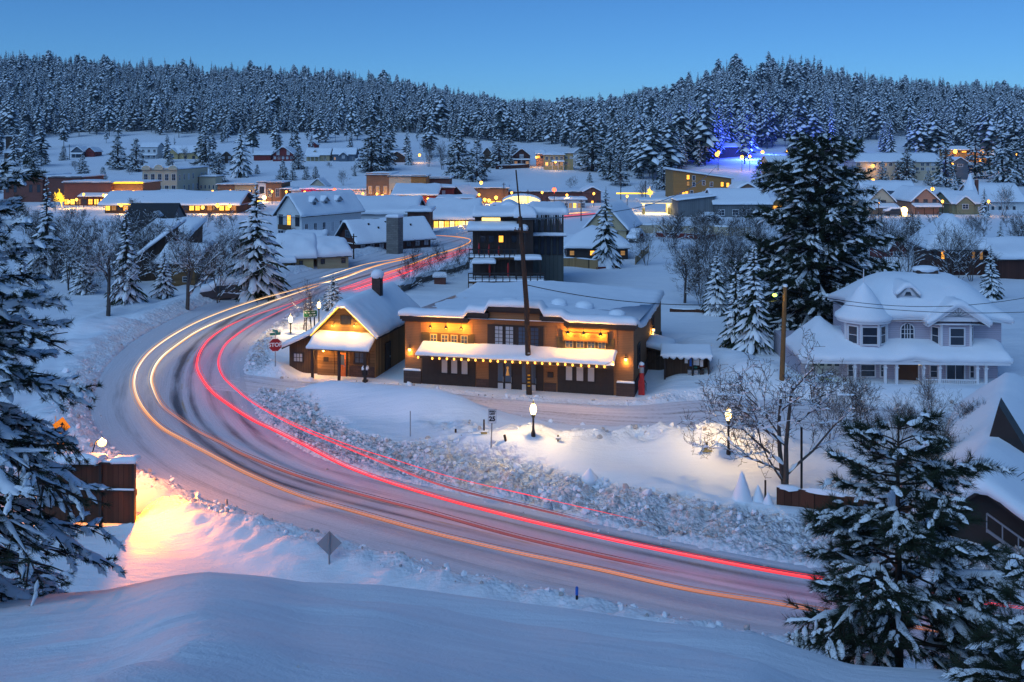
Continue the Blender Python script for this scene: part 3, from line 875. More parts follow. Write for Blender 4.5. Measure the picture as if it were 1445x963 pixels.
def house(name, label, loc, w, d, h, rz=0.0, roof='gx', rise=None, over=.4, wall='white_siding', roofm='roof_dark', snow=.45, grid=(), doors=(), cat='house', chim=None, base=4.0, trim='trim_white', porch=None, dormer=(), group=None, parapet=0, gable=None, nosnow=()):
    t = thing(name, label, cat, loc, rz, group)
    if rise is None: rise = {'gx': d * .36, 'gy': w * .42, 'flat': 0, 'hip': min(w, d) * .28}.get(roof, 1)
    f = roof_fn(roof, w, d, h, rise)
    a, b = -w / 2, w / 2
    mb = MB()
    if roof == 'gx': mb.ext([(a, 0, -base), (a, d, -base), (a, d, h), (a, d / 2, h + rise), (a, 0, h)], (w, 0, 0))
    elif roof == 'gy': mb.ext([(a, 0, -base), (b, 0, -base), (b, 0, h), (0, 0, h + rise), (a, 0, h)], (0, d, 0))
    elif roof == 'sx': mb.ext([(a, 0, -base), (b, 0, -base), (b, 0, h + rise), (a, 0, h)], (0, d, 0))
    elif roof == 'sy': mb.ext([(a, 0, -base), (a, d, -base), (a, d, h + rise), (a, 0, h)], (w, 0, 0))
    else: mb.box(a, b, 0, d, -base, h)
    mb.build('wall', wall, t)
    xs = [a - over, b + over]; ys = [-over, d + over]
    if roof == 'gx': ys = [-over, d / 2, d + over]
    if roof == 'gy': xs = [a - over, 0, b + over]
    if roof == 'hip':
        xs = sorted({a - over, b + over, 0, a + min(w, d) / 2, b - min(w, d) / 2}); ys = sorted({-over, d + over, d / 2, min(w, d) / 2, d - min(w, d) / 2})
    fr = lambda x, y: f(x, y) + .16
    MB().slab(fr, xs, ys, .15).build('roof', roofm, t)
    if roof == 'flat' and parapet:
        p = MB(); p.box(a - .05, b + .05, -.12, .22, h + .02, h + parapet); p.box(a - .1, b + .1, -.2, .28, h + parapet, h + parapet + .18)
        p.build('parapet', trim if trim != 'trim_white' else wall, t)
    e = .35
    fs = lambda x, y: (fr(x - e, y) + fr(x + e, y) + fr(x, y - e) + fr(x, y + e)) / 4
    if snow:
        s = MB(); st = max(.5, min(w, d) / 8)
        s.cap(fs, xs[0], xs[-1], ys[0] + (.3 if parapet else 0), ys[-1], snow, lip=min(.14, snow * .3), r=max(.35, snow), step=st, seed=int(abs(loc[0] * 3 + loc[1])) % 97, amp=.6)
        s.build('roof_snow', 'snow', t, True)
        if parapet:
            s = MB(); s.cap(lambda x, y: h + parapet + .16, a - .1, b + .1, -.2, .28, snow * .55, lip=.06, r=.12, step=1.0, seed=3); s.build('parapet_snow', 'snow', t, True)
    for side, nc, nr, wf, hf, z0, z1, pat, fmat in grid:
        L = w if side in 'fb' else d; T = side_map(side, a, b, d); u_0 = a if side in 'fb' else 0
        for j in range(nr):
            for i in range(nc):
                ch = pat[(j * nc + i) % len(pat)]
                if ch == ' ': continue
                cu = u_0 + L * (i + .5) / nc; cz = z0 + (z1 - z0) * (nr - 1 - j + .5) / nr
                ww, hh = L / nc * wf / 2, (z1 - z0) / nr * hf / 2
                window(t, T, cu - ww, cu + ww, cz - hh, cz + hh, CELL[ch][0], fmat, 2 if ww > .35 else 1, 2, max(.07, ww * .16))
    for side, u, zw, zh, mat in doors:
        door(t, side_map(side, a, b, d), u - zw / 2, u + zw / 2, 0, zh, mat)
    if chim:
        x, y, cw, ch, cm = chim; q = MB().box(x - cw / 2, x + cw / 2, y - cw / 2, y + cw / 2, f(x, y) - .5, f(x, y) + ch); c = q.build('chimney', cm, t)
        s = MB(); s.cap(lambda X, Y: f(x, y) + ch, x - cw / 2, x + cw / 2, y - cw / 2, y + cw / 2, .3, lip=.05, r=.15, step=.4); s.build('chimney_snow', 'snow', c, True)
    for (x, y, dw, dh, pane) in dormer:
        z = f(x, y)
        q = MB().ext([(x - dw / 2, y, z - .3), (x + dw / 2, y, z - .3), (x + dw / 2, y, z + dh), (x, y, z + dh + dw * .5), (x - dw / 2, y, z + dh)], (0, 2.2, 0)); dm = q.build('dormer', wall, t)
        g = MB(); T = lambda u, zz, o: (x + u, y - o, zz); wbox(g, T, -dw * .28, dw * .28, z + .1, z + dh, 0, .05); g.build('dormer_window', pane, dm)
        ff = lambda X, Y: z + dh + dw * .5 - abs(X - x) * 1.0
        s = MB(); s.cap(ff, x - dw * .62, x + dw * .62, y - .25, y + 2.2, .3, lip=.06, r=.2, step=.3); s.build('dormer_snow', 'snow', dm, True)
    if porch:
        x0, x1, dep, pz, pm, npost = porch
        fp = lambda X, Y: pz + (Y + dep) * .25
        pr = MB().slab(fp, [x0, x1], [-dep, 0], .14).build('porch_roof', roofm, t)
        s = MB(); s.cap(lambda X, Y: fp(X, Y), x0, x1, -dep, -.02, snow * .8, lip=.1, r=.3, step=.8, seed=5); s.build('porch_snow', 'snow', pr, True)
        for i in range(npost):
            x = x0 + .15 + (x1 - x0 - .3) * i / max(1, npost - 1)
            MB().box(x - .07, x + .07, -dep + .1, -dep + .24, -base, pz - .1).build('porch_post', pm, t)
    if gable:       # a cross gable facing the front
        x, gw, gh, proj, gm, pane = gable
        q = MB().ext([(x - gw / 2, -proj, -base), (x + gw / 2, -proj, -base), (x + gw / 2, -proj, gh), (x, -proj, gh + gw * .42), (x - gw / 2, -proj, gh)], (0, d / 2 + proj, 0)); gg = q.build('front_gable', gm, t)
        ff = lambda X, Y: gh + gw * .42 + .1 - abs(X - x) * .84
        MB().slab(ff, [x - gw / 2 - .3, x, x + gw / 2 + .3], [-proj - .3, d / 2], .14).build('gable_roof', roofm, gg)
        e2 = .3; fg = lambda X, Y: (ff(X - e2, Y) + ff(X + e2, Y)) / 2
        s = MB(); s.cap(fg, x - gw / 2 - .3, x + gw / 2 + .3, -proj - .3, d / 2 - .3, snow, lip=.1, r=.35, step=.5); s.build('gable_snow', 'snow', gg, True)
        T = lambda u, zz, o: (x + u, -proj - o, zz)
        window(gg, T, -gw * .16, gw * .16, gh * .55, gh * .95, pane, trim, 2, 2, .1)
    return t


def HB(px0, px1, pyb, pyt, Y=None):
    """front wall from its photo rectangle: (location of the front's foot, width, height)"""
    if Y is None: Y = H0 * FOC / (pyb - HY)
    c = W((px0 + px1) / 2, pyb, Y)
    return c, (px1 - px0) * Y / FOC, (pyb - pyt) * Y / FOC


# ------------------------------------------------------------------ the three near buildings
def main_building():
    o = G(572, 540); rz = R(-14)
    P = lambda px, py, c=0.0: plane_uv(o, rz, c, px, py)
    Wd, D = P(894, 560)[0], 20.0
    t = thing('commercial_building', 'long brown building with stepped parapet, warm wall lamps and a snowy awning strung with bulbs', 'building', o, rz)
    zl, zm, zc_, zn, zr = 5.05, P(676, 441)[1], P(726, 433)[1], P(777, 446)[1], P(845, 456)[1]
    us = [0, P(662, 449)[0], P(691, 441)[0], P(763, 436)[0], P(797, 446)[0], Wd]
    zs = [zl, zm, zc_, zn, zr]
    T = side_map('f', 0, Wd, D); TR = side_map('r', 0, Wd, D)
    mb = MB(); pts = [(0, 0, -1.0)]
    pts += [(Wd, 0, -1.0)]
    top = []
    for i in range(5): top += [(us[i], 0, zs[i]), (us[i + 1], 0, zs[i])]
    pts += top[::-1]
    mb.ext(pts, (0, .45, 0))
    side = [(0, -1), (D, -1), (D, 4.25), (15, 4.2), (9.3, 4.3), (9.2, 3.85), (6.0, 3.9), (4, 4.15), (2.4, 4.55), (1.2, 4.95), (.46, 5.0), (.46, -1)]
    mb.ext([(Wd - .3, y, z) for y, z in side[1:]] , (.3, 0, 0))
    mb.box(0, Wd - .3, .45, D, -1, 3.8)
    # shallow pilasters and panel joints of the front
    for px in (571, 594, 667, 770, 786, 870):
        u = P(px, 500)[0]; mb.box(max(0, u - .04), min(Wd, u + .04), -.035, 0, 0, 4.7)
    wall = mb.build('wall', 'stucco_brown', t)
    pl = MB()
    for a, b in ((P(571, 530)[0] - .03, P(595, 530)[0]), (P(870, 545)[0], Wd + .08)): pl.box(a, b, -.14, 0, -.9, .95)
    for a, b in ((P(672, 530)[0], P(690, 530)[0]), (P(768, 530)[0], P(785, 530)[0])): pl.box(a, b, -.06, 0, -.9, .62)
    pl.box(Wd, Wd + .08, 0, D, -.9, .9)
    for i in range(0, len(pl.v), 8): q = MB(); q.add(pl.v[i:i + 8], pl.f[:6]); q.build('brick_plinth', 'brick_dark', t)
    s = MB()
    for a, b in ((P(571, 530)[0], P(594, 530)[0]), (P(871, 545)[0], Wd + .06)): s = MB(); s.cap(lambda x, y: .95, a, b, -.15, -.005, .13, lip=.03, r=.06, step=.4); s.build('plinth_snow', 'snow', t, True)
    co = MB()
    for i in range(5):
        a, b = us[i] - (.28 if i == 0 else .16 if i < 3 else -.002 if i == 3 else -.002), us[i + 1] + (.16 if i >= 2 else -.002) + (.1 if i == 4 else 0)
        co.box(a, b, -.42, .5 + .004 * i, zs[i] - .26, zs[i] + .04); co.box(a + .1, b - .1, -.25, -.002, zs[i] - .42, zs[i] - .262)
    co.build('cornice', 'trim_dark', t)
    MB().box(.02, Wd - .32, .46, D - .02, 3.81, 4.0).build('roof', 'roof_dark', t)

    def zpar(x):
        z = zs[0]
        for i in range(1, 5): z += (zs[i] - zs[i - 1]) * float(sstep(us[i] - .09, us[i] + .09, x + (.1 if zs[i] < zs[i - 1] else -.1) * -1))
        return z

    def fr(x, y):
        q = max(0, y)
        b = 4.15 + .45 * math.exp(-((x - Wd * .45) / 5) ** 2) + .12 * math.sin(y * .35)
        edge = float(sstep(Wd - 2.4, Wd, x))
        b -= edge * (.05 + .15 * math.exp(-((y - 6) / 3) ** 2))
        return b + (zpar(x) + .04 - b) * math.exp(-(q / 2.3) ** 2)
    s = MB(); s.cap(fr, -.28, Wd + .12, -.42, D + .1, .50, lip=.16, r=.5, step=.32, amp=.22, seed=4, droop=.15)
    for x, y, r in ((6.5, 6.2, .9), (10.2, 7.6, .7), (12.2, 7.8, .8), (7.6, 5.6, .6), (15.2, 5, .7)):
        s.blob((x, y, fr(x, y) + .55), (r, r * .75, .42), 1, 10, 6, .08)
    s.build('roof_snow', 'snow', t, True)
    # awning
    a0, a1 = P(588, 499, -1.6)[0], P(865, 510, -1.6)[0]
    fa = lambda x, y: 3.02 + y * .33
    MB().slab(fa, [a0, a1], [-1.6, 0], .13).build('awning', 'trim_dark', t)
    fz = MB(); fz.box(a0, a1, -1.66, -1.602, 2.26, 2.50); fz.build('awning_fascia', 'trim_dark', t)
    s = MB(); s.cap(fa, a0 - .03, a1 + .03, -1.66, -.03, .25, lip=.05, r=.14, step=.3, amp=.45, seed=9); s.build('awning_snow', 'snow', t, True)
    # the four-pane strips under the eaves with their shutters
    for pxs, py0, py1, sh in (((608.5, 616), (624, 632), (637.5, 645), (651.5, 659.5)), 473.5, 484, ((595, 606.5), (661, 669))), :
        pass
    strips = ((((608.5, 616), (624, 632), (637.5, 645), (651.5, 659.5)), 478.5, ((595, 606.5), (661.5, 669.5)), 470, 489), (((799, 808), (814.5, 823.5), (830, 839), (845, 854)), 485.5, ((786, 797), (857, 867)), 477, 497.5))
    for pxs, pyc, shs, s0, s1 in strips:
        lo, hi = P(pxs[0][0], pyc)[0] - .1, P(pxs[-1][1], pyc)[0] + .1; zc2 = P((pxs[0][0] + pxs[-1][1]) / 2, pyc)[1]
        b = MB(); b.box(lo, hi, -.05, 0, zc2 - .42, zc2 + .42); b.build('window_panel', 'trim_brown', t)
        for p0, p1 in pxs:
            window(t, T, P(p0, pyc)[0], P(p1, pyc)[0], zc2 - .27, zc2 + .27, 'glass_clear', 'muntin_yellow', 2, 2, .055, .05, .06, bar=.035)
        for p0, p1 in shs:
            q = MB(); u0, u1 = P(p0, pyc)[0], P(p1, pyc)[0]; q.box(u0, u1, -.07, 0, zc2 - .47, zc2 + .44)
            for k in range(1, 8): q.box(u0 + .05, u1 - .05, -.085, -.0702, zc2 - .47 + k * .11, zc2 - .43 + k * .11)
            q.build('shutter', 'shutter', t)
    # centre window of the upper floor
    zc2 = P(728, 475)[1]; lo, hi = P(688, 475)[0], P(767, 475)[0]
    b = MB(); b.box(lo, hi, -.05, 0, zc2 - .86, zc2 + .80); b.build('window_panel', 'trim_dark', t)
    for p0, p1, m_ in ((699, 709.5, 'curtain'), (714, 724.5, 'curtain'), (732, 743, 'glass_clear'), (749.5, 760, 'glass_clear')):
        window(t, T, P(p0, 475)[0], P(p1, 475)[0], zc2 - .70, zc2 + .70, m_, 'trim_dark', 2, 5, .06, .05, .06)
    # ground floor doors
    for pxs, d0, d1, pyc in ((((624, 632), (637.5, 646), (652, 660.5)), 596, 671, 524), (((799, 808), (814, 823.5), (830, 839)), 787, 866, 533)):
        u0, u1 = P(d0, pyc)[0], P(d1, pyc)[0]; q = MB(); q.box(u0, u1, -.06, 0, -.9, 2.35)
        for k in range(1, 9):
            x = u0 + (u1 - u0) * k / 9; q.box(x - .025, x + .025, -.085, -.0602, -.9, 2.35)
        q.box(u0, u1, -.10, -.0862, .72, .82); g = q.build('garage_door', 'trim_dark', t)
        for p0, p1 in pxs: window(g, T, P(p0, pyc)[0], P(p1, pyc)[0], .92, 1.95, 'curtain', 'trim_dark', 1, 1, .05, .105, .05)
    u0, u1 = P(690, 528)[0], P(767, 528)[0]; q = MB(); q.box(u0, u1, -.05, 0, -.9, 2.4); q.build('entrance_surround', 'trim_dark', t)
    for p0, p1 in ((702, 711.5), (712.5, 723), (736, 746), (747.5, 757.5)):
        e0, e1 = P(p0, 528)[0], P(p1, 528)[0]; q = MB(); q.box(e0, e1, -.10, -.052, -.6, 2.05); dd = q.build('glass_door', 'trim_dark', t)
        for z0, z1, mt in ((.55, 1.95, 'glass_clear'), (-.25, .42, 'curtain')):
            g = MB(); g.box(e0 + .06, e1 - .06, -.115, -.102, z0, z1); g.build('pane', mt, dd)
        h = MB(); h.box(e1 - .06, e1 - .02, -.15, -.102, .5, .9); h.build('handle', 'metal_grey', dd)
    # a lit figure behind the entrance pane and a mail box on the pier
    q = MB(); x = P(717, 522)[0]; q.lathe([(.14, -.32), (.06, 0), (.05, .12), (.09, .16), (.085, .26), (.0, .32)], 10, (x, -.15, 1.35)); q.build('door_bell_ornament', 'win_dim', t)
    q = MB(); x = P(777, 529)[0]; q.box(x - .2, x + .2, -.2, 0, 1.05, 1.4); q.build('wall_box', 'trim_dark', t)
    # signboard over the right strip
    u0, u1 = P(796, 474)[0], P(857, 479)[0]; zc2 = P(826, 475)[1]
    q = MB(); q.box(u0, u1, -.14, 0, zc2 - .27, zc2 + .27); sb = q.build('signboard', 'sign_face', t)
    q = MB(); q.box(u0 - .08, u0, -.2, 0, zc2 - .4, zc2 + .36); q.box(u1, u1 + .08, -.2, 0, zc2 - .4, zc2 + .36); q.box(u0, u1, -.2, 0, zc2 - .36, zc2 - .272); q.build('sign_frame', 'trim_brown', sb)
    text_mesh('sign_lettering', 'NETWORK STORAGE', .29, 'trim_brown', sb, ((u0 + u1) / 2, -.146, zc2 + .02), (R(90), 0, 0))
    # gooseneck lamps
    for hx, hy in ((606, 462), (628, 463), (649.5, 464), (800, 470.5), (822, 471.5), (846, 473)):
        u, z = P(hx, hy, -.75); uw = u + .06
        g = MB(); g.tube([(uw, 0, z + .42), (uw, -.3, z + .58), (uw, -.62, z + .52), (uw, -.75, z + .28), (uw, -.75, z + .16)], .022, 6); k = g.build('gooseneck_lamp', 'metal_black', t)
        g = MB(); g.lathe([(.03, .2), (.06, .16), (.09, .10), (.17, .0), (.155, .0), (.08, .09), (.03, .14)], 12, (uw, -.75, z)); g.build('lamp_shade', 'metal_black', k)
        g = MB(); g.blob((uw, -.75, z + .02), (.055, .055, .06), 0, 8, 6, 0); g.build('bulb', 'bulb_warm', k, True)
        lamp(t, (uw, -.45, z - .13), 150, (1.0, .42, .04), .05)
    # wall lanterns
    for px, py, sd in ((578, 494, 'f'), (883, 508, 'f'), (922, 466, 'r')):
        if sd == 'f':
            u, z = P(px, py, -.2); b, l = (u, -.2, z), (u, -.42, z); r0 = [(u, 0, z + .3), (u, -.16, z + .36), (u, -.2, z + .2)]
        else:
            v, z = plane_uv(o + Vector((math.cos(rz), math.sin(rz), 0)) * (Wd + .2), rz + R(90), 0, px, py); b, l = (Wd + .2, v, z), (Wd + .42, v, z); r0 = [(Wd, v, z + .3), (Wd + .16, v, z + .36), (Wd + .2, v, z + .2)]
        g = MB(); g.tube(r0, .025, 6); g.lathe([(.02, .2), (.14, .14), (.14, .11), (.02, .11)], 10, b); k = g.build('wall_lantern', 'metal_black', t)
        g = MB(); g.lathe([(.05, -.1), (.10, -.03), (.10, .08), (.05, .11)], 10, b); g.build('lantern_globe', 'lantern_glow', k, True)
        lamp(t, (b[0], b[1], b[2] - .22), 42, (1.0, .47, .08), .06)
    # side windows, lean-to door hood
    window(t, TR, 2.2, 3.6, 1.6, 3.1, 'glass_dark', 'trim_dark', 2, 2, .08, snow=True)
    window(t, TR, 12.0, 13.5, 2.2, 3.4, 'glass_dark', 'trim_dark', 2, 2, .08, snow=True)
    window(t, TR, 3.4, 4.3, .2, 1.4, 'glass_dark', 'trim_dark', 1, 1, .08)
    fh = lambda x, y: 1.9 - (x - Wd) * .2
    hd = MB().slab(fh, [Wd + .02, Wd + 1.9], [8.2, 11.6], .15).build('side_hood', 'trim_brown', t)
    s = MB(); s.cap(fh, Wd + .02, Wd + 1.9, 8.2, 11.6, .5, lip=.12, r=.45, step=.4); s.build('hood_snow', 'snow', hd, True)
    q = MB(); q.beam((Wd + .1, 8.4, .6), (Wd + 1.6, 8.4, 1.6), .1, .1); q.beam((Wd + .1, 11.4, .6), (Wd + 1.6, 11.4, 1.6), .1, .1); q.box(Wd + .09, Wd + 1.5, 8.6, 11.2, -.5, 1.5); q.build('side_shed', 'cabin_dark', t)
    # bulbs on a wire along the awning edge
    sl = thing('string_lights', 'string of warm bulbs hanging along the snowy awning edge', 'string lights', o, rz)
    bl = [(590, 504.5), (610, 506), (620, 506.2), (630.6, 506.6), (640.7, 507), (651, 507.5), (661, 508), (671, 508.5), (682, 509), (692, 509.6), (702.5, 510.2), (713, 510.8), (723, 511), (734, 511.8), (744.5, 512.2), (755, 512.3), (765, 513), (776, 513.5), (787, 513.9), (797.6, 514.6), (808, 515.4), (820, 516), (831, 516.8), (842, 517.3), (853, 517.7), (865, 511.6)]
    w_ = []
    for px, py in bl:
        u, z = P(px, py, -1.75); w_.append((u, -1.75, z + .10))
        g = MB(); g.blob((u, -1.75, z), (.075, .075, .09), 0, 8, 6, 0); g.build('bulb', 'bulb_string', sl, True)
        lamp(sl, (u, -1.75, z - .15), 5, (1.0, .45, .08), .05)
    MB().tube(w_, .012, 5).build('wire', 'metal_black', sl)
    return o, rz, Wd


def cabin():
    o = G(448, 529); rz = R(-13)
    P = lambda px, py, c=0.0: plane_uv(o, rz, c, px, py)
    Wd = P(529, 531)[0]; D = 10.2; he = P(527, 472)[1]; ha = P(486, 430)[1]; T = side_map('f', 0, Wd, D); TR = side_map('r', 0, Wd, D)
    t = thing('timber_cabin', 'small timber cabin with a lit gable, porch, orange door and deep roof snow', 'cabin', o, rz)
    ux = P(486, 430)[0]
    q = MB(); q.ext([(0, 0, -.8), (Wd, 0, -.8), (Wd, 0, he), (ux, 0, ha), (0, 0, he)], (0, D, 0)); q.build('wall', 'cabin_timber', t)
    q = MB(); q.box(Wd + .001, Wd + .03, .02, D, -.8, he - .05); q.build('side_cladding', 'cabin_side', t)
    k = (ha - he) / ux; k2 = (ha - he) / (Wd - ux)
    f = lambda x, y: ha + .12 - (ux - x) * k if x < ux else ha + .12 - (x - ux) * k2
    MB().slab(f, [-.35, ux, Wd + .35], [-.55, D + .3], .15).build('roof', 'trim_dark', t)
    e = .3; fs = lambda x, y: (f(x - e, y) + f(x + e, y)) / 2
    s = MB(); s.cap(fs, -.35, Wd + .35, -.55, D + .3, .50, lip=.14, r=.45, step=.3, amp=.3, seed=2); s.build('roof_snow', 'snow', t, True)
    # rope light along the rake
    q = MB(); q.tube([(-.3, -.6, f(-.3, 0) - .02), (ux, -.6, f(ux, 0) - .02), (Wd + .3, -.6, f(Wd + .3, 0) - .02)], .03, 5); q.build('rake_lights', 'strip_yellow', t)
    for i in range(9):
        a = (i + .5) / 9; x = Wd * a
        lamp(t, (x, -.75, f(x, 0) - .15), 4, (1.0, .50, .10), .06)
    # lean-to on the left
    lw = -P(406, 527)[0]; zl = P(404, 487)[1]
    q = MB(); q.ext([(-lw, .3, -.8), (-.001, .3, -.8), (-.001, .3, he - .2), (-lw, .3, zl - .1)], (0, D - 2, 0)); q.build('lean_to', 'cabin_dark', t)
    fl = lambda x, y: zl + (he - zl) * (x + lw) / lw
    MB().slab(fl, [-lw - .4, -.36], [-.25, D - 2], .13).build('lean_to_roof', 'trim_dark', t)
    s = MB(); s.cap(fl, -lw - .4, -.36, -.25, D - 2, .42, lip=.1, r=.35, step=.4, seed=6); s.build('lean_to_snow', 'snow', t, True)
    Tl = lambda u, z, oo: (u, .3 - oo, z)
    u0, u1 = P(415, 505, .3)[0], P(427, 505, .3)[0]; z0, z1 = P(420, 510, .3)[1], P(420, 499, .3)[1]
    window(t, Tl, u0, u1, z0, z1, 'curtain', 'trim_dark', 3, 2, .07)
    # porch
    p0, p1 = P(434, 490, -1.6)[0], P(514, 494, -1.6)[0]; pz = P(470, 493.5, -1.6)[1]; pt = P(485, 472)[1]
    fp = lambda x, y: pz + (pt - pz) * (y + 1.6) / 1.6
    MB().slab(fp, [p0, Wd + .1], [-1.6, 0], .12).build('porch_roof', 'trim_dark', t)
    s = MB(); s.cap(fp, p0, Wd + .1, -1.62, -.02, .30, lip=.08, r=.22, step=.3, amp=.35, seed=8); s.build('porch_snow', 'snow', t, True)
    for px in (441, 478.5, 515):
        x = P(px, 530, -1.45)[0]; MB().box(x - .09, x + .09, -1.54, -1.36, -.6, pz - .1).build('porch_post', 'trim_dark', t)
    zt = P(490, 498)[1]
    u0, u1 = P(479, 515)[0], P(488.5, 515)[0]; door(t, T, u0, u1, -.05, zt, 'door_orange', 'trim_dark', 'glass_clear')
    u0, u1 = P(453, 515)[0], P(472, 515)[0]; q = MB(); q.box(u0, u1, -.05, 0, -.05, zt); nb = q.build('notice_panel', 'cabin_timber', t)
    zc = P(460, 507)[1]; q = MB(); q.box(P(457, 507)[0], P(464, 507)[0], -.08, -.052, zc - .18, zc + .18); q.build('notice_frame', 'trim_dark', nb)
    window(t, T, P(501, 505)[0], P(513, 505)[0], P(505, 512)[1], P(505, 498)[1], 'glass_clear', 'trim_dark', 2, 2, .12)
    for a, b in ((494, 500), (516, 522)):
        q = MB(); q.box(P(a, 505)[0], P(b, 505)[0], -.06, 0, P(505, 514)[1], P(505, 497)[1]); q.build('shutter', 'trim_brown', t)
    q = MB(); q.box(P(493, 520)[0], Wd - .02, -.04, 0, -.8, .85); q.build('brick_apron', 'brick_dark', t)
    window(t, T, P(481.5, 452)[0], P(494.5, 452)[0], P(488, 457)[1], P(488, 446)[1], 'glass_dark', 'trim_dark', 3, 2, .06)
    d0 = plane_uv(o + Vector((math.cos(rz), math.sin(rz), 0)) * Wd, rz + R(90), 0, 543, 510)[0]; d1 = plane_uv(o + Vector((math.cos(rz), math.sin(rz), 0)) * Wd, rz + R(90), 0, 549, 510)[0]
    door(t, TR, d0, d1, .1, 2.1, 'trim_dark', 'trim_dark', None, .03)
    # lamps: two floods on the gable, one in the porch, one on the lean-to
    for px, py in ((469, 459), (500, 459)):
        u, z = P(px, py, -.4); q = MB(); q.tube([(u, 0, z + .1), (u, -.25, z + .14), (u, -.4, z + .05)], .022, 6); q.lathe([(.04, .05), (.10, -.03), (.07, -.03)], 10, (u, -.42, z)); g = q.build('gable_lamp', 'metal_black', t)
        q = MB(); q.blob((u, -.42, z - .02), (.05, .05, .05), 0, 8, 6, 0); q.build('bulb', 'bulb_warm', g, True)
        lamp(t, (u, -.5, z - .1), 130, (1.0, .52, .10), .06)
    for u, y, z, e in ((P(484, 500)[0], -.7, zt + .15, 26), (P(445, 500)[0], -.55, 1.2, 30), (P(460, 520)[0], -.5, 2.0, 16)):
        q = MB(); q.lathe([(.05, .08), (.09, 0), (.05, -.08)], 8, (u, y, z)); q.build('porch_bulb', 'bulb_warm', t, True)
        lamp(t, (u, y, z - .12), e * 2.2, (1.0, .42, .06), .06)
    # chimney at the far side of the ridge
    ch = MB(); cx_, cy_ = ux + .6, 5.5; ch.box(cx_ - .35, cx_ + .35, cy_ - .35, cy_ + .35, ha - 1.0, ha + 1.5); c = ch.build('chimney', 'brick_dark', t)
    s = MB(); s.blob((cx_, cy_, ha + 1.62), (.55, .55, .42), 2, 12, 7, .05); s.build('chimney_snow', 'snow', c, True)


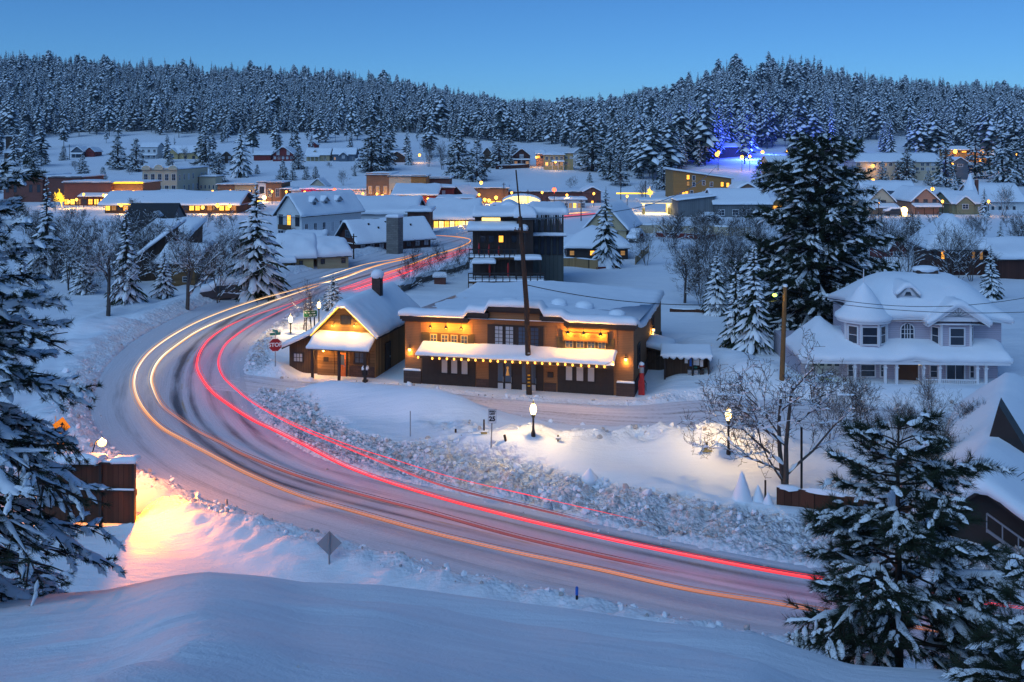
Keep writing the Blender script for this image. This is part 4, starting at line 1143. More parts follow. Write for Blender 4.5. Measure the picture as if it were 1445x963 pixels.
def lilac_house():
    Y0 = 73.3; o = Vector(((1130 - CX) * Y0 / FOC, Y0, 0)); rz = R(-3)
    P = lambda px, py, c=0.0: plane_uv(o, rz, c, px, py)
    t = thing('lilac_house', 'two storey lilac house with a round turret, white trim and domed snow on its roofs', 'house', o, rz)
    Wd = P(1408, 540)[0]; D = 9.5; T = side_map('f', 0, Wd, D)
    zE = P(1300, 456)[1]; zL = P(1300, 511, -1.5)[1]; zS = zL + .9
    xl, xr = P(1193, 470)[0], P(1416, 470)[0]
    tu_ = P(1223, 470)[0]
    q = MB(); q.box(0, Wd, 0, D, -1, zL + .1); q.box(tu_ + .1, xr, .35, D, zL + .1, zE + .1); q.build('wall', 'lilac_siding', t)
    # lower roof
    tu = P(1223, 470)[0]
    def fl(x, y):
        a = zL + (y + 1.5) * .42
        left = max(0.0, (P(1190, 470)[0] - x))
        lim = zL + max(0, (x + .45)) * .75
        cap_ = zL + 1.15 + 1.3 * float(sstep(xl + .2, xl - 2.0, x)) * float(sstep(.2, 3.5, y))
        b = zL + (y + 1.5) * (.42 + .1 * float(sstep(xl + .3, xl - 1.2, x)))
        e = .22 * math.exp(-((x - P(1283, 470)[0]) / 1.0) ** 2) * float(sstep(.5, -1, y))
        return min(b, lim + .05, cap_) + e
    x0, x1 = -.3, Wd + .25
    ysl = [-1.5, -.6, .3, 1.2, 2.5, 4]
    MB().slab(lambda x, y: fl(x, y) - .02, [x0 + (x1 - x0) * i / 18 for i in range(19)], ysl, .16).build('lower_roof', 'trim_white', t)
    s = MB(); s.cap(fl, x0, x1, -1.5, 3.6, .55, lip=.16, r=.5, step=.35, amp=.25, seed=11); s.build('lower_roof_snow', 'snow', t, True)
    fc = MB(); fc.box(x0, x1, -1.54, -1.502, zL - .2, zL - .02); fc.build('fascia', 'trim_white', t)
    # upper roof, a broad dome of snow on a hip
    ra, rb = P(1258, 386, 4)[0], P(1336, 386, 4)[0]; zt = P(1300, 387, 4.5)[1] - .62
    def fu(x, y):
        qy = 1 - abs((y - 4.7) / 5.2) ** 2.0
        qx = 1 - (max(0, (x - rb) / (xr + .5 - rb)) ** 1.9 + max(0, (ra - x) / (ra - tu + .7)) ** 1.7)
        return zE + .1 + (zt - zE) * max(0, min(qx, 1)) * max(0, qy)
    ux0, ux1, uy0, uy1 = tu - .1, xr + .5, -.15, D + .4
    nx = 20
    MB().slab(lambda x, y: fu(x, y), [ux0 + (ux1 - ux0) * i / nx for i in range(nx + 1)], [uy0 + (uy1 - uy0) * i / 10 for i in range(11)], .16).build('upper_roof', 'trim_white', t)
    s = MB(); s.cap(fu, ux0, ux1, uy0, uy1, .62, lip=.2, r=.55, step=.33, amp=.16, seed=14); s.build('upper_roof_snow', 'snow', t, True)
    # turret: eight sided bay with a cone of snow
    ty, tr = .75, 1.62
    q = MB(); vs = [(tu + tr * math.cos(R(22.5 + 45 * i)), ty + tr * math.sin(R(22.5 + 45 * i)), 0) for i in range(8)]
    q.ext([(a, b, zL + .2) for a, b, _ in vs], (0, 0, zE - zL)); tw = q.build('turret', 'lilac_siding', t)
    q = MB(); q.lathe([(tr + .28, zE + .02), (tr + .32, zE + .16), (tr + .1, zE + .22)], 24, (tu, ty, 0)); q.build('turret_cornice', 'trim_white', tw)
    za = P(1226, 399, .7)[1]; hh = za - zE - .15
    prof = [(tr + .25, .0), (tr + .46, .14), (tr + .42, .36)] + [((tr + .30) * (1 - a) ** .78 * (1 - .12 * math.sin(a * 3.1)), .36 + (hh - .36) * a) for a in (.12, .25, .38, .5, .62, .74, .85, .93, .98)] + [(.03, hh)]
    s = MB(); s.lathe([(r, z + zE + .15) for r, z in prof], 28, (tu, ty, 0)); s.build('turret_snow', 'snow', tw, True)
    q = MB(); q.tube([(tu, ty, za - .2), (tu, ty, za + 1.0)], [.05, .03], 8); q.build('turret_spire', 'trim_white', tw)
    r_in = tr * math.cos(R(22.5))
    zw0, zw1 = P(1227, 483)[1], P(1227, 460)[1]
    for ang, hw in ((-90, .52), (-135, .33), (-45, .33)):
        ca, sa = math.cos(R(ang)), math.sin(R(ang))
        Tt = lambda u, z, oo, ca=ca, sa=sa: (tu + (r_in + oo) * ca - u * sa, ty + (r_in + oo) * sa + u * ca, z)
        window(tw, Tt, -hw, hw, zw0, zw1, 'glass_dark', 'trim_white', 1, 2, .1)
    q = MB()
    for i in range(4, 8): a = R(22.5 + 45 * i); q.box(tu + tr * math.cos(a) - .07, tu + tr * math.cos(a) + .07, ty + tr * math.sin(a) - .07, ty + tr * math.sin(a) + .07, zL + .9, zE)
    q.build('corner_boards', 'trim_white', tw)
    # arched window
    Tu = lambda u, z, oo: (u, .35 - oo, z)
    a0, a1 = P(1273, 470)[0], P(1292, 470)[0]; c = (a0 + a1) / 2; hw = (a1 - a0) / 2; zb = P(1283, 482)[1]; zm = P(1283, 466)[1]
    arc = [(c + hw * math.cos(R(180 * i / 12)), .33, zm + hw * .9 * math.sin(R(180 * i / 12))) for i in range(13)]
    q = MB(); q.ext([(a1, .33, zb)] + arc + [(a0, .33, zb)], (0, .02, 0)); pane = q.build('arched_window', 'glass_dark', t)
    q = MB(); q.tube([(a0, .30, zb), (a0, .30, zm)] + [(x, .30, z) for x, y, z in arc[::-1]] + [(a1, .30, zb), (a0, .30, zb)], .05, 6)
    for u in (a0 + hw * .6, c, a1 - hw * .6): q.box(u - .025, u + .025, .29, .328, zb, zm + hw * .7)
    for z in (zb + .5, zm): q.box(a0, a1, .294, .324, z - .02, z + .02)
    q.build('frame', 'trim_white', pane)
    # right bay under the front gable
    b0, b1 = P(1317, 470, -.5)[0], P(1380, 470, -.5)[0]
    q = MB(); q.ext([(b0, .35, zL + .3), (b0 + .55, -.55, zL + .3), (b1 - .55, -.55, zL + .3), (b1, .35, zL + .3)], (0, 0, zE - zL - .2)); by = q.build('bay', 'lilac_siding', t)
    w0, w1 = P(1341, 475, -.55)[0], P(1360, 475, -.55)[0]; zw0, zw1 = P(1350, 487, -.55)[1], P(1350, 464, -.55)[1]
    window(by, lambda u, z, oo: (u, -.55 - oo, z), w0, w1, zw0, zw1, 'glass_dark', 'trim_white', 1, 2, .1)
    L = math.hypot(.55, .9); dx, dy = .55 / L, -.9 / L
    window(by, lambda u, z, oo: (b0 + u * dx - oo * .85, .35 + u * dy - oo * .52, z), .3, .85, zw0, zw1, 'glass_dark', 'trim_white', 1, 2, .09)
    window(by, lambda u, z, oo: (b1 - u * dx + oo * .85, .35 + u * dy - oo * .52, z), .3, .85, zw0, zw1, 'glass_dark', 'trim_white', 1, 2, .09)
    q = MB()
    for x, y in ((b0 + .55, -.55), (b1 - .55, -.55)): q.box(x - .08, x + .08, y - .08, y + .08, zL + .8, zE)
    q.build('corner_boards', 'trim_white', by)
    g0, g1 = P(1310, 457, -.9)[0], P(1397, 457, -.9)[0]; gx = (g0 + g1) / 2; zg = P(1356, 430, -.9)[1]; ze = P(1310, 458, -.9)[1]
    sl = (zg - ze) / (gx - g0)
    q = MB(); q.ext([(g0 + .5, -.7, ze + .18), (g1 - .5, -.7, ze + .18), (gx, -.7, zg - .12)], (0, 4, 0)); gb = q.build('front_gable', 'trim_white', t)
    fg = lambda x, y: zg - abs(x - gx) * sl
    MB().slab(fg, [g0, gx, g1], [-.95, 3.6], .2).build('gable_roof', 'trim_white', gb)
    e = .3; fgs = lambda x, y: (fg(x - e, y) + fg(x + e, y)) / 2
    s = MB(); s.cap(fgs, g0, g1, -.95, 3.4, .5, lip=.14, r=.45, step=.3, seed=3); s.build('gable_snow', 'snow', gb, True)
    q = MB(); n = 9
    for i in range(n):
        x = gx - 1.0 + 2.0 * i / (n - 1); q.beam((gx, -.74, zg - .9), (x, -.74, zg - .25 - abs(x - gx) * sl), .03, .03)
    q.build('gable_fretwork', 'metal_grey', gb)
    # dormer in the big roof
    dx0, dz0 = P(1281.5, 419, .8); dz1 = P(1281.5, 404, .8)[1]
    q = MB(); q.ext([(dx0 - .7, .8, dz0), (dx0 + .7, .8, dz0), (dx0, .8, dz1)], (0, 2.4, 0)); dm = q.build('dormer', 'trim_white', t)
    q = MB(); q.ext([(dx0 - .28, .77, dz0 + .06), (dx0 + .28, .77, dz0 + .06), (dx0 + .14, .77, dz0 + .36), (dx0 - .14, .77, dz0 + .36)], (0, .02, 0)); q.build('dormer_window', 'glass_dark', dm)
    q = MB()
    for sg in (-1, 1): q.beam((dx0, .72, dz1 + .06), (dx0 + sg * .85, .72, dz0 - .04), .06, .12)
    q.build('dormer_rake', 'metal_grey', dm)
    fd = lambda x, y: dz1 + .12 - abs(x - dx0) * .95
    s = MB(); s.cap(lambda x, y: (fd(x - .25, y) + fd(x + .25, y)) / 2, dx0 - .8, dx0 + .8, .7, 4, .40, lip=.1, r=.3, step=.25); s.build('dormer_snow', 'snow', dm, True)
    # porch: posts, doors and windows of the ground floor
    for px in (1206, 1249, 1265, 1303, 1326, 1379, 1391):
        x = P(px, 525, -1.3)[0]; q = MB(); q.box(x - .09, x + .09, -1.4, -1.22, -.9, zL - .1); q.box(x - .14, x + .14, -1.45, -1.17, zL - .5, zL - .42); q.build('porch_post', 'trim_white', t)
    u0, u1 = P(1142, 520)[0], P(1184, 520)[0]; q = MB(); q.box(u0, u1, -.05, 0, -.6, zL - .32)
    for k in range(1, 4): q.box(u0, u1, -.065, -.0502, -.6 + k * .62, -.57 + k * .62)
    gd = q.build('garage_door', 'door_white', t)
    for k in range(4): window(gd, T, u0 + .2 + k * (u1 - u0) / 4, u0 + .1 + (k + .8) * (u1 - u0) / 4, zL - .68, zL - .46, 'glass_dark', 'door_white', 1, 1, .03, .055, .03)
    zb, zt_ = P(1224, 531)[1], P(1224, 515)[1]
    for a, b in ((1197, 1204), (1215, 1234), (1243, 1248), (1313, 1322), (1369, 1374)): window(t, T, P(a, 520)[0], P(b, 520)[0], zb, zt_, 'glass_dark', 'trim_white', 1, 2, .09)
    window(t, T, P(1336, 525)[0], P(1360, 525)[0], -.3, zt_ + .1, 'glass_dark', 'trim_white', 2, 1, .1, name='patio_door')
    u0, u1 = P(1267, 525)[0], P(1295, 525)[0]; door(t, T, u0, u1, -.5, zL - .25, 'door_brown', 'trim_white')
    q = MB(); r0, r1 = P(1303, 540, -1.35)[0], P(1378, 540, -1.35)[0]; zr = P(1340, 536, -1.35)[1]
    q.box(r0, r1, -1.38, -1.30, zr - .05, zr + .03); n = 26
    for i in range(n): x = r0 + (r1 - r0) * i / (n - 1); q.box(x - .025, x + .025, -1.36, -1.32, zr - .8, zr - .052)
    q.build('porch_railing', 'trim_white', t)
    for px, py in ((1165, 509), (1297, 514)):
        x, z = P(px, py, -.9); q = MB(); q.lathe([(.10, .05), (.13, 0), (.10, -.05)], 10, (x, -.9, z)); q.build('porch_light', 'lamp_green' if px < 1200 else 'win_bright', t, True)
        lamp(t, (x, -.9, z - .15), .8, (.8, 1, .4) if px < 1200 else WARM, .05)
    # roof vent and small eyebrow vent
    x, z = P(1165, 487, 0); q = MB(); q.ext([(x - .3, -.3, z - .05), (x + .3, -.3, z - .05), (x, -.3, z + .2)], (0, .8, 0)); q.build('eyebrow_vent', 'metal_grey', t)
    x, z = P(1306, 380, 4.7); q = MB(); q.box(x - .8, x + .8, 4.2, 5.2, z - .6, z - .05); ck = q.build('chimney', 'brick_dark', t)
    s = MB(); s.blob((x, 4.7, z), (1.0, .7, .3), 3, 12, 6, .1); s.build('chimney_snow', 'snow', ck, True)


# ------------------------------------------------------------------ the town
def town():
    def hs(name, label, px0, px1, pyb, pyt, d, Y=None, **k):
        c, w, h = HB(px0, px1, pyb, pyt, Y)
        return house(name, label, c, w, d, h, **k)

    # --- middle distance
    hs('white_barn_house', 'big white gabled building with a lit door over its balcony and three roof dormers', 384, 432, 342, 302, 16, 178, roof='gy', rise=3.4, rz=R(-32), wall='white_siding', snow=.5, over=.5,
       grid=[('f', 3, 1, .42, .75, 2.7, 5.1, '.o.', 'trim_dark'), ('f', 3, 1, .62, .6, .6, 2.4, '...', 'trim_white'), ('r', 7, 1, .32, .55, .8, 4.0, '...w...', 'trim_white')],
       cat='building')
    hs('timber_lodge', 'dark brown timber lodge with a tall stone chimney and snow slabs sliding off its roof', 462, 520, 356, 338, 14, 164, roof='gy', rise=3.0, rz=R(-52), wall='lodge_brown', snow=.4, over=.7, cat='building',
       grid=[('f', 1, 1, .22, .6, 2.2, 3.8, '.', 'blue_siding'), ('r', 8, 1, .5, .7, .4, 1.9, 'wwww..ww', 'trim_dark')], trim='trim_dark')
    # side dormers and the balcony of the white barn
    wb = [o for o in bpy.data.objects if o.name == 'white_barn_house'][0]; c, w, h = HB(384, 432, 342, 302, 178)
    for y in (4.2, 7.2, 10.8):
        x = w * .36; z = h + 3.4 * (1 - 2 * x / w); q = MB(); q.ext([(x, y - .7, z - .2), (x, y + .7, z - .2), (x, y + .7, z + 1.0), (x, y, z + 1.75), (x, y - .7, z + 1.0)], (-2.2, 0, 0)); dm = q.build('dormer', 'white_siding', wb)
        q = MB(); q.box(x + .01, x + .05, y - .35, y + .35, z + .1, z + 1.0); q.build('dormer_window', 'glass_dark', dm)
        s = MB(); s.cap(lambda X, Y: z + 1.85 - abs(Y - y) * .9, x - 2.2, x + .25, y - .95, y + .95, .28, lip=.06, r=.2, step=.3); s.build('dormer_snow', 'snow', dm, True)
    q = MB(); q.box(-1.6, 1.6, -1.2, -.002, 2.3, 2.45); q.box(-1.6, 1.6, -1.2, -1.12, 2.451, 3.2); q.build('balcony', 'trim_brown', wb)
    lo = [o for o in bpy.data.objects if o.name == 'timber_lodge'][0]
    for x, y in ((1.2, 3.2), (2.0, 4.6), (1.0, 6.5), (1.8, 11)):
        q = MB(); q.tube([(x, y, 3.2), (x, y, 5.6 - x * .75)], .16, 7); q.build('roof_vent', 'metal_black', lo)
    # the lodge chimney stands against its long wall
    c = thing('stone_chimney', 'tall square stone chimney rising beside the dark timber lodge', 'chimney', W(557, 355, 160), R(-20))
    MB().box(-1.05, 1.05, -.9, .9, -1, 5.5).build('stack', 'stone', c); s = MB(); s.cap(lambda x, y: 5.5, -1.1, 1.1, -.95, .95, .45, lip=.08, r=.3, step=.5); s.build('snow_cap', 'snow', c, True)
    hs('snowy_block', 'flat snow covered roof with a brown stair tower behind the dark lodge', 575, 606, 322, 300, 8, 185, roof='flat', wall='lodge_brown', snow=.6, cat='building')
    hs('snowy_block', 'low building buried under a broad white roof between the white barn and the lit market', 478, 585, 330, 303, 22, 200, roof='gx', rise=2.4, wall='white_wall', snow=.8, cat='building')
    hs('market_hall', 'low market hall with a glowing yellow front under a wide snowy roof', 604, 672, 326, 309, 18, 206, roof='gx', rise=3.0, wall='yellow_siding', snow=.8, over=.8, cat='building',
       grid=[('f', 9, 1, .8, .7, .1, 2.3, 'ByBoByBBy', 'trim_brown')])
    # yellow cottages left of the road
    hs('yellow_cottage', 'ochre cottage with a sagging snow roof beside the road bank', 448, 492, 379, 362, 8, 141, roof='gx', rise=1.5, wall='tan_siding', snow=.8, rz=R(22), grid=[('f', 3, 1, .3, .5, .5, 1.6, '. .', 'trim_dark')])
    hs('yellow_cottage', 'ochre cottage with a lean-to porch next to the tall snowy spruce', 396, 442, 386, 364, 9, 139, roof='gx', rise=2.2, wall='yellow_siding', snow=.8, rz=R(14), grid=[('f', 4, 1, .3, .6, .3, 2.0, ' .. ', 'trim_dark')], porch=(-2.4, -.2, 1.5, 1.7, 'trim_brown', 2))
    hs('shed', 'grey shed roof deep in snow behind the ochre cottages', 400, 452, 362, 348, 8, 158, roof='gx', rise=1.5, wall='tan_siding', snow=.9)
    # left: houses among the bare trees
    hs('dark_house', 'dark barn with a sloping snow roof behind the bare trees at left', 184, 232, 402, 372, 14, 128, roof='sx', rise=3.4, wall='cabin_dark', snow=.5, rz=R(12), over=.9, trim='trim_dark')
    hs('brown_house', 'small brown house with two windows among the bare trees at left', 224, 275, 406, 372, 9, 124, roof='gx', rise=1.6, wall='cabin_timber', snow=.5, grid=[('f', 2, 2, .3, .45, .4, 2.9, '. d.', 'white_siding')], trim='trim_dark')
    hs('dark_roof_house', 'house with a bare dark slate roof and one white dormer', 172, 236, 334, 322, 12, 188, roof='gx', rise=4.2, wall='grey_metal', snow=0, roofm='roof_dark', dormer=[(1.6, 1.0, 1.5, 1.5, 'glass_dark')])
    hs('snowy_shed', 'low shed smothered in snow between the bare trees', 196, 262, 352, 338, 9, 165, roof='sy', rise=2, wall='cabin_dark', snow=.8)
    # dark cottage behind the commercial building
    hs('dark_cottage', 'low black cottage with two lit yellow windows behind a board fence', 800, 886, 369, 349, 8, 150, roof='hip', rise=2.3, wall='trim_dark', snow=.6, over=.5, grid=[('f', 6, 1, .42, .5, .6, 1.9, 'd od.d', 'trim_dark')], trim='trim_dark')
    hs('grey_gable_house', 'tall grey gabled house behind the lone snowy spruce', 826, 884, 343, 322, 12, 176, roof='gy', rise=4.0, wall='tan_siding', snow=.5, rz=R(-18))
    # right, behind the lilac house
    hs('dark_villa', 'dark house with one amber window and a steep snow roof above the lilac house', 1316, 1388, 392, 347, 9, 132, roof='hip', rise=3.6, wall='lodge_brown', snow=.6, rz=R(-8), grid=[('f', 7, 1, .4, .55, 2.0, 4.0, '.o . dd', 'trim_dark')], trim='trim_dark', over=.6)
    hs('red_cabin', 'small dark red gabled cabin with a white window above the lilac house', 1255, 1279, 374, 352, 8, 146, roof='gy', rise=1.7, wall='red_siding', snow=.5, grid=[('f', 1, 1, .5, .6, .5, 2.2, '.', 'trim_white')], porch=(-2.2, 2.9, 2.2, .3, 'trim_dark', 2))
    hs('snowy_cottage', 'flat snowy roof of a cottage at the right edge above the lilac house', 1410, 1475, 392, 366, 10, 128, roof='gx', rise=1.5, wall='lodge_brown', snow=.7, trim='trim_dark')
    # --- main street, from the left
    hs('brick_store', 'dark red brick store with a stepped and rounded parapet at far left', 5, 60, 290, 249, 18, 296, roof='flat', wall='brick_red', snow=.4, parapet=.4, trim='brick_red', cat='shop', grid=[('f', 5, 1, .35, .55, 3.0, 7.0, '.. ..', 'trim_dark')])
    c, w, h = HB(20, 44, 249, 243, 295.6); p = thing('parapet_crest', 'rounded brick crest on top of the far left brick store', 'parapet', c)
    arc = [(w * .28 * math.cos(R(180 * i / 10)), -.3, h * .55 + h * .75 * math.sin(R(180 * i / 10))) for i in range(11)]
    q = MB(); q.ext([(-w / 2, -.3, 0), (w / 2, -.3, 0), (w / 2, -.3, h * .55)] + arc + [(-w / 2, -.3, h * .55)], (0, .45, 0)); q.build('crest', 'brick_red', p)
    s = MB(); s.tube([(x, -.1, z + .12) for x, y, z in arc], .22, 6); s.build('crest_snow', 'snow', p, True)
    hs('brick_store', 'plain dark red brick store with a flat snowy top beside the parapet crest', 61, 115, 290, 251, 16, 297, roof='flat', wall='brick_red', snow=.4, parapet=.3, trim='brick_red', cat='shop')
    hs('brick_store', 'brick store with a white arched sign over a lit snowy awning', 90, 157, 292, 259, 14, 280, roof='flat', wall='brick_red', snow=.4, parapet=.3, trim='brick_red', cat='shop', grid=[('f', 8, 1, .7, .6, .2, 2.6, 'oyd.oyo.', 'trim_brown')], porch=(-1.5, 6.3, 3, 3.0, 'trim_brown', 4))
    hs('brick_store', 'brick store outlined by a glowing yellow cornice beside the cream hotel', 158, 202, 292, 259, 14, 282, roof='flat', wall='brick_brown', snow=.35, parapet=.3, trim='brick_brown', cat='shop', grid=[('f', 4, 1, .6, .6, .3, 3.2, 'o.oo', 'trim_brown')])
    c, w, h = HB(158, 202, 259, 257, 281.2); p = thing('cornice_lights', 'yellow strip of lights along the brick store cornice', 'light strip', c); MB().box(-w / 2, w / 2, -.3, -.05, 0, .35).build('strip', 'strip_yellow', p)
    hs('cream_hotel', 'three storey cream hotel with a scalloped parapet and two rows of windows', 201, 250, 290, 240, 33, 330, roof='flat', wall='cream_wall', snow=.4, parapet=.5, trim='cream_wall', cat='hotel',
       grid=[('f', 5, 2, .5, .55, 3.6, 11.2, '..........', 'trim_white'), ('r', 7, 2, .28, .5, 3.6, 11.0, '..w. .. ', 'trim_white')])
    for i, px in enumerate((206, 224, 244)):
        c, w, h = HB(px - 6, px + 6, 240, 236, 329.5); p = thing('parapet_scallop', ['left scallop of the cream hotel parapet', 'middle scallop of the cream hotel parapet, the tallest', 'right scallop of the cream hotel parapet'][i], 'parapet', c, 0, 'scallops of the hotel parapet')
        k = 1.3 if i == 1 else 1
        arc = [(w / 2 * math.cos(R(180 * j / 8)), -.3, .5 + h * k * math.sin(R(180 * j / 8))) for j in range(9)]
        q = MB(); q.ext([(-w / 2, -.3, 0), (w / 2, -.3, 0)] + arc, (0, .5, 0)); q.build('scallop', 'cream_wall', p); s = MB(); s.tube([(x, -.05, z + .1) for x, y, z in arc], .2, 6); s.build('scallop_snow', 'snow', p, True)
    hs('hotel_canopy', 'snowy canopy glowing from below at the foot of the cream hotel', 196, 251, 291, 277, 6, 318, roof='sy', rise=1.2, wall='trim_brown', snow=.5, cat='canopy', grid=[('f', 9, 1, .75, .6, .4, 2.6, 'oyo.dyod.', 'trim_brown')])
    hs('cream_annex', 'lower cream annex wall stretching right of the hotel', 281, 304, 286, 250, 8, 352, roof='flat', wall='cream_wall', snow=.4, cat='building', grid=[('f', 4, 1, .35, .4, 4, 7, '....', 'trim_white')])
    hs('depot_hall', 'long snow roofed depot with yellow lit windows under its eaves', 148, 334, 300, 288, 14, 250, roof='gx', rise=2.6, wall='trim_brown', snow=.5, over=1.2, cat='building', grid=[('f', 22, 1, .75, .75, .3, 2.0, 'yd.oyyd.o.ydd.yo.d.yod', 'trim_brown')])
    c, w, h = HB(166, 228, 289, 288, 248.6); p = thing('eave_lights', 'yellow strip of lights under the depot eave', 'light strip', c); MB().box(-w / 2, w / 2, -.2, 0, 0, .22).build('strip', 'strip_yellow', p)
    hs('brown_store', 'plain brown brick store right of the cream annex', 307, 330, 292, 262, 12, 300, roof='flat', wall='brick_brown', snow=.35, parapet=.2, trim='brick_brown', cat='shop', grid=[('f', 3, 1, .5, .4, 2.4, 4.4, '.w.', 'trim_white')])
    hs('ornate_store', 'pale storefront with a row of tall upper windows and a lit shop front', 331, 363, 292, 262, 12, 300, roof='flat', wall='tan_siding', snow=.35, parapet=.4, trim='tan_siding', cat='shop', grid=[('f', 6, 1, .5, .6, 3.0, 5.6, '......', 'trim_white'), ('f', 4, 1, .7, .7, .2, 2.4, 'yByo', 'trim_brown')])
    hs('white_store', 'narrow white storefront between the ornate store and the brown brick one', 364, 375, 292, 258, 12, 300, roof='flat', wall='white_wall', snow=.35, parapet=.2, trim='white_wall', cat='shop', grid=[('f', 1, 1, .5, .6, 3.4, 6.6, '.', 'trim_dark'), ('f', 1, 1, .7, .7, .2, 2.4, 'B', 'trim_brown')])
    hs('brick_house', 'brown brick two storey shop with two white upper windows', 375, 397, 292, 259, 12, 300, roof='flat', wall='brick_brown', snow=.35, parapet=.3, trim='brick_brown', cat='shop', grid=[('f', 2, 1, .4, .75, 2.6, 5.8, '..', 'trim_white'), ('f', 3, 1, .7, .7, .2, 2.0, 'odo', 'trim_brown')])
    hs('low_store', 'low dark store with a snow brim beside the brown brick shop', 397, 411, 290, 268, 10, 300, roof='flat', wall='trim_brown', snow=.4, parapet=.2, trim='trim_brown', cat='shop')
    hs('pale_store', 'low pale store between the dark store and the magenta wall', 411, 425, 290, 270, 10, 300, roof='flat', wall='white_wall', snow=.5, cat='shop')
    hs('magenta_store', 'store with magenta light painted into its upper wall above the white barn roof', 425, 449, 290, 268, 10, 296, roof='flat', wall='magenta_lit_wall', snow=.5, cat='shop')
    hs('neon_store', 'low store with a red neon glow above the white barn roof', 449, 486, 292, 269, 10, 296, roof='flat', wall='brick_brown', snow=.5, cat='shop', grid=[('f', 5, 1, .7, .6, .2, 2.2, 'oBoBB', 'trim_brown')])
    hs('white_shop', 'white shop with a bright lit front left of the three bay brick block', 486, 517, 294, 269, 10, 292, roof='flat', wall='white_wall', snow=.5, cat='shop', grid=[('f', 4, 1, .7, .7, .2, 2.4, 'BoBy', 'trim_brown')])
    hs('cottage', 'tiny cream gabled house peeping over the magenta store', 437, 459, 272, 263, 8, 330, roof='gy', rise=2.4, wall='cream_wall', snow=.4, grid=[('f', 1, 1, .3, .7, .6, 2.4, '.', 'trim_dark')])
    hs('brick_block', 'three storey brown brick block with an arched parapet and lit ground floor', 517, 549, 292, 248, 22, 285, roof='flat', wall='brick_brown', snow=.4, parapet=.5, trim='brick_brown', cat='building', grid=[('f', 3, 1, .4, .75, 3.4, 6.2, 'ddd', 'trim_white'), ('f', 4, 1, .7, .8, .2, 2.6, 'oyoy', 'trim_brown')])
    hs('cream_block', 'cream rendered block in the middle of the brick row', 549, 580, 292, 250, 22, 285, roof='flat', wall='cream_wall', snow=.4, parapet=.3, trim='cream_wall', cat='building', grid=[('f', 3, 1, .35, .4, 3.0, 5.4, '. .', 'trim_dark'), ('f', 2, 1, .6, .8, .2, 2.2, 'o.', 'trim_brown')])
    hs('brick_block', 'tan brick block with two square windows at the right end of the row', 580, 601, 292, 250, 12, 285, roof='flat', wall='apartment_wood', snow=.4, parapet=.4, trim='brick_brown', cat='building', grid=[('f', 2, 1, .45, .6, 3.6, 6.2, '..', 'trim_dark')])
    hs('brick_block', 'receding red brick wall with arched windows and crenellated top', 601, 634, 286, 253, 14, 300, roof='flat', wall='brick_red', snow=.5, parapet=.5, trim='brick_red', cat='building', grid=[('f', 5, 1, .35, .6, 3.0, 6.0, '.....', 'trim_dark')])
    hs('red_shop', 'red boarded shop with a wide snow roof under a brilliant lamp', 555, 616, 296, 276, 10, 256, roof='sy', rise=2, wall='red_siding', snow=.5, cat='shop', trim='trim_white', over=.5)
    hs('red_house', 'tall dark red house with a pale window behind the red shop', 612, 640, 292, 266, 10, 268, roof='flat', wall='red_siding', snow=.5, cat='house', grid=[('f', 3, 1, .4, .4, 2.6, 5.0, ' w ', 'trim_white')])
    hs('dark_gable_shop', 'dark gabled shop with a snowy roof behind the blank brown wall', 630, 656, 290, 276, 9, 272, roof='gy', rise=2.6, wall='lodge_brown', snow=.4, rz=R(-20), cat='shop', trim='trim_dark')
    hs('brown_hall', 'blank dark brown walled hall with a thin snow top', 618, 668, 308, 281, 10, 238, roof='flat', wall='lodge_brown', snow=.4, cat='building', trim='trim_dark')
    hs('brick_market', 'long low brick market building with amber lit front behind the bare pole', 664, 717, 296, 267, 16, 290, roof='flat', wall='brick_brown', snow=.4, parapet=.2, trim='brick_brown', cat='shop', grid=[('f', 6, 1, .8, .6, .4, 3.0, 'oydoy.', 'trim_brown')])
    hs('brick_market', 'very long low brick building under the open snow slope', 716, 826, 292, 272, 16, 300, roof='flat', wall='brick_red', snow=.4, parapet=.2, trim='brick_red', cat='building', grid=[('f', 9, 1, .35, .5, .6, 2.8, '.d.. d..d', 'trim_dark')])
    hs('brick_gable', 'brick shop end with a round crest beside the lone snowy spruce', 824, 848, 294, 271, 12, 292, roof='gy', rise=1.3, wall='brick_red', snow=.4, cat='shop', grid=[('f', 3, 1, .4, .6, .4, 2.6, '.o.', 'trim_dark')])
    hs('street_market', 'white framed glazed market stall with a snow covered flat top', 778, 826, 296, 283, 7, 268, roof='flat', wall='white_wall', snow=.5, cat='stall', grid=[('f', 8, 1, .7, .7, .2, 2.0, 'ydy.dyd.', 'trim_white')])
    # bright round canopy
    c = W(736, 293, 262); p = thing('glass_canopy', 'rounded glass canopy glowing bright yellow at the street corner', 'canopy', c)
    q = MB(); q.ext([(5.2 * math.cos(R(a)), 0, 1.0 + 2.0 * math.sin(R(a))) for a in range(0, 181, 15)], (0, 5, 0)); q.build('glazing', 'win_bright', p)
    s = MB(); s.cap(lambda x, y: 1.0 + 2.05 * math.sqrt(max(.02, 1 - (x / 5.3) ** 2)), -5.0, 5.0, -.3, 5.2, .4, lip=.1, r=.4, step=.8); s.build('snow_cover', 'snow', p, True)
    q = MB(); [q.box(x - .1, x + .1, -.12, -.02, -1, 1.6) for x in (-5, -2.5, 0, 2.5, 5)]; q.build('frame', 'trim_white', p)
    # fuel station canopy
    c = W(930, 304, 246); p = thing('fuel_station', 'flat white fuel station canopy lit from below on square columns', 'fuel station', c)
    MB().box(-4.8, 4.8, 0, 6, 3.0, 3.6).build('canopy', 'white_wall', p); s = MB(); s.cap(lambda x, y: 3.6, -4.9, 4.9, -.1, 6.1, .5, lip=.1, r=.4, step=.8); s.build('canopy_snow', 'snow', p, True)
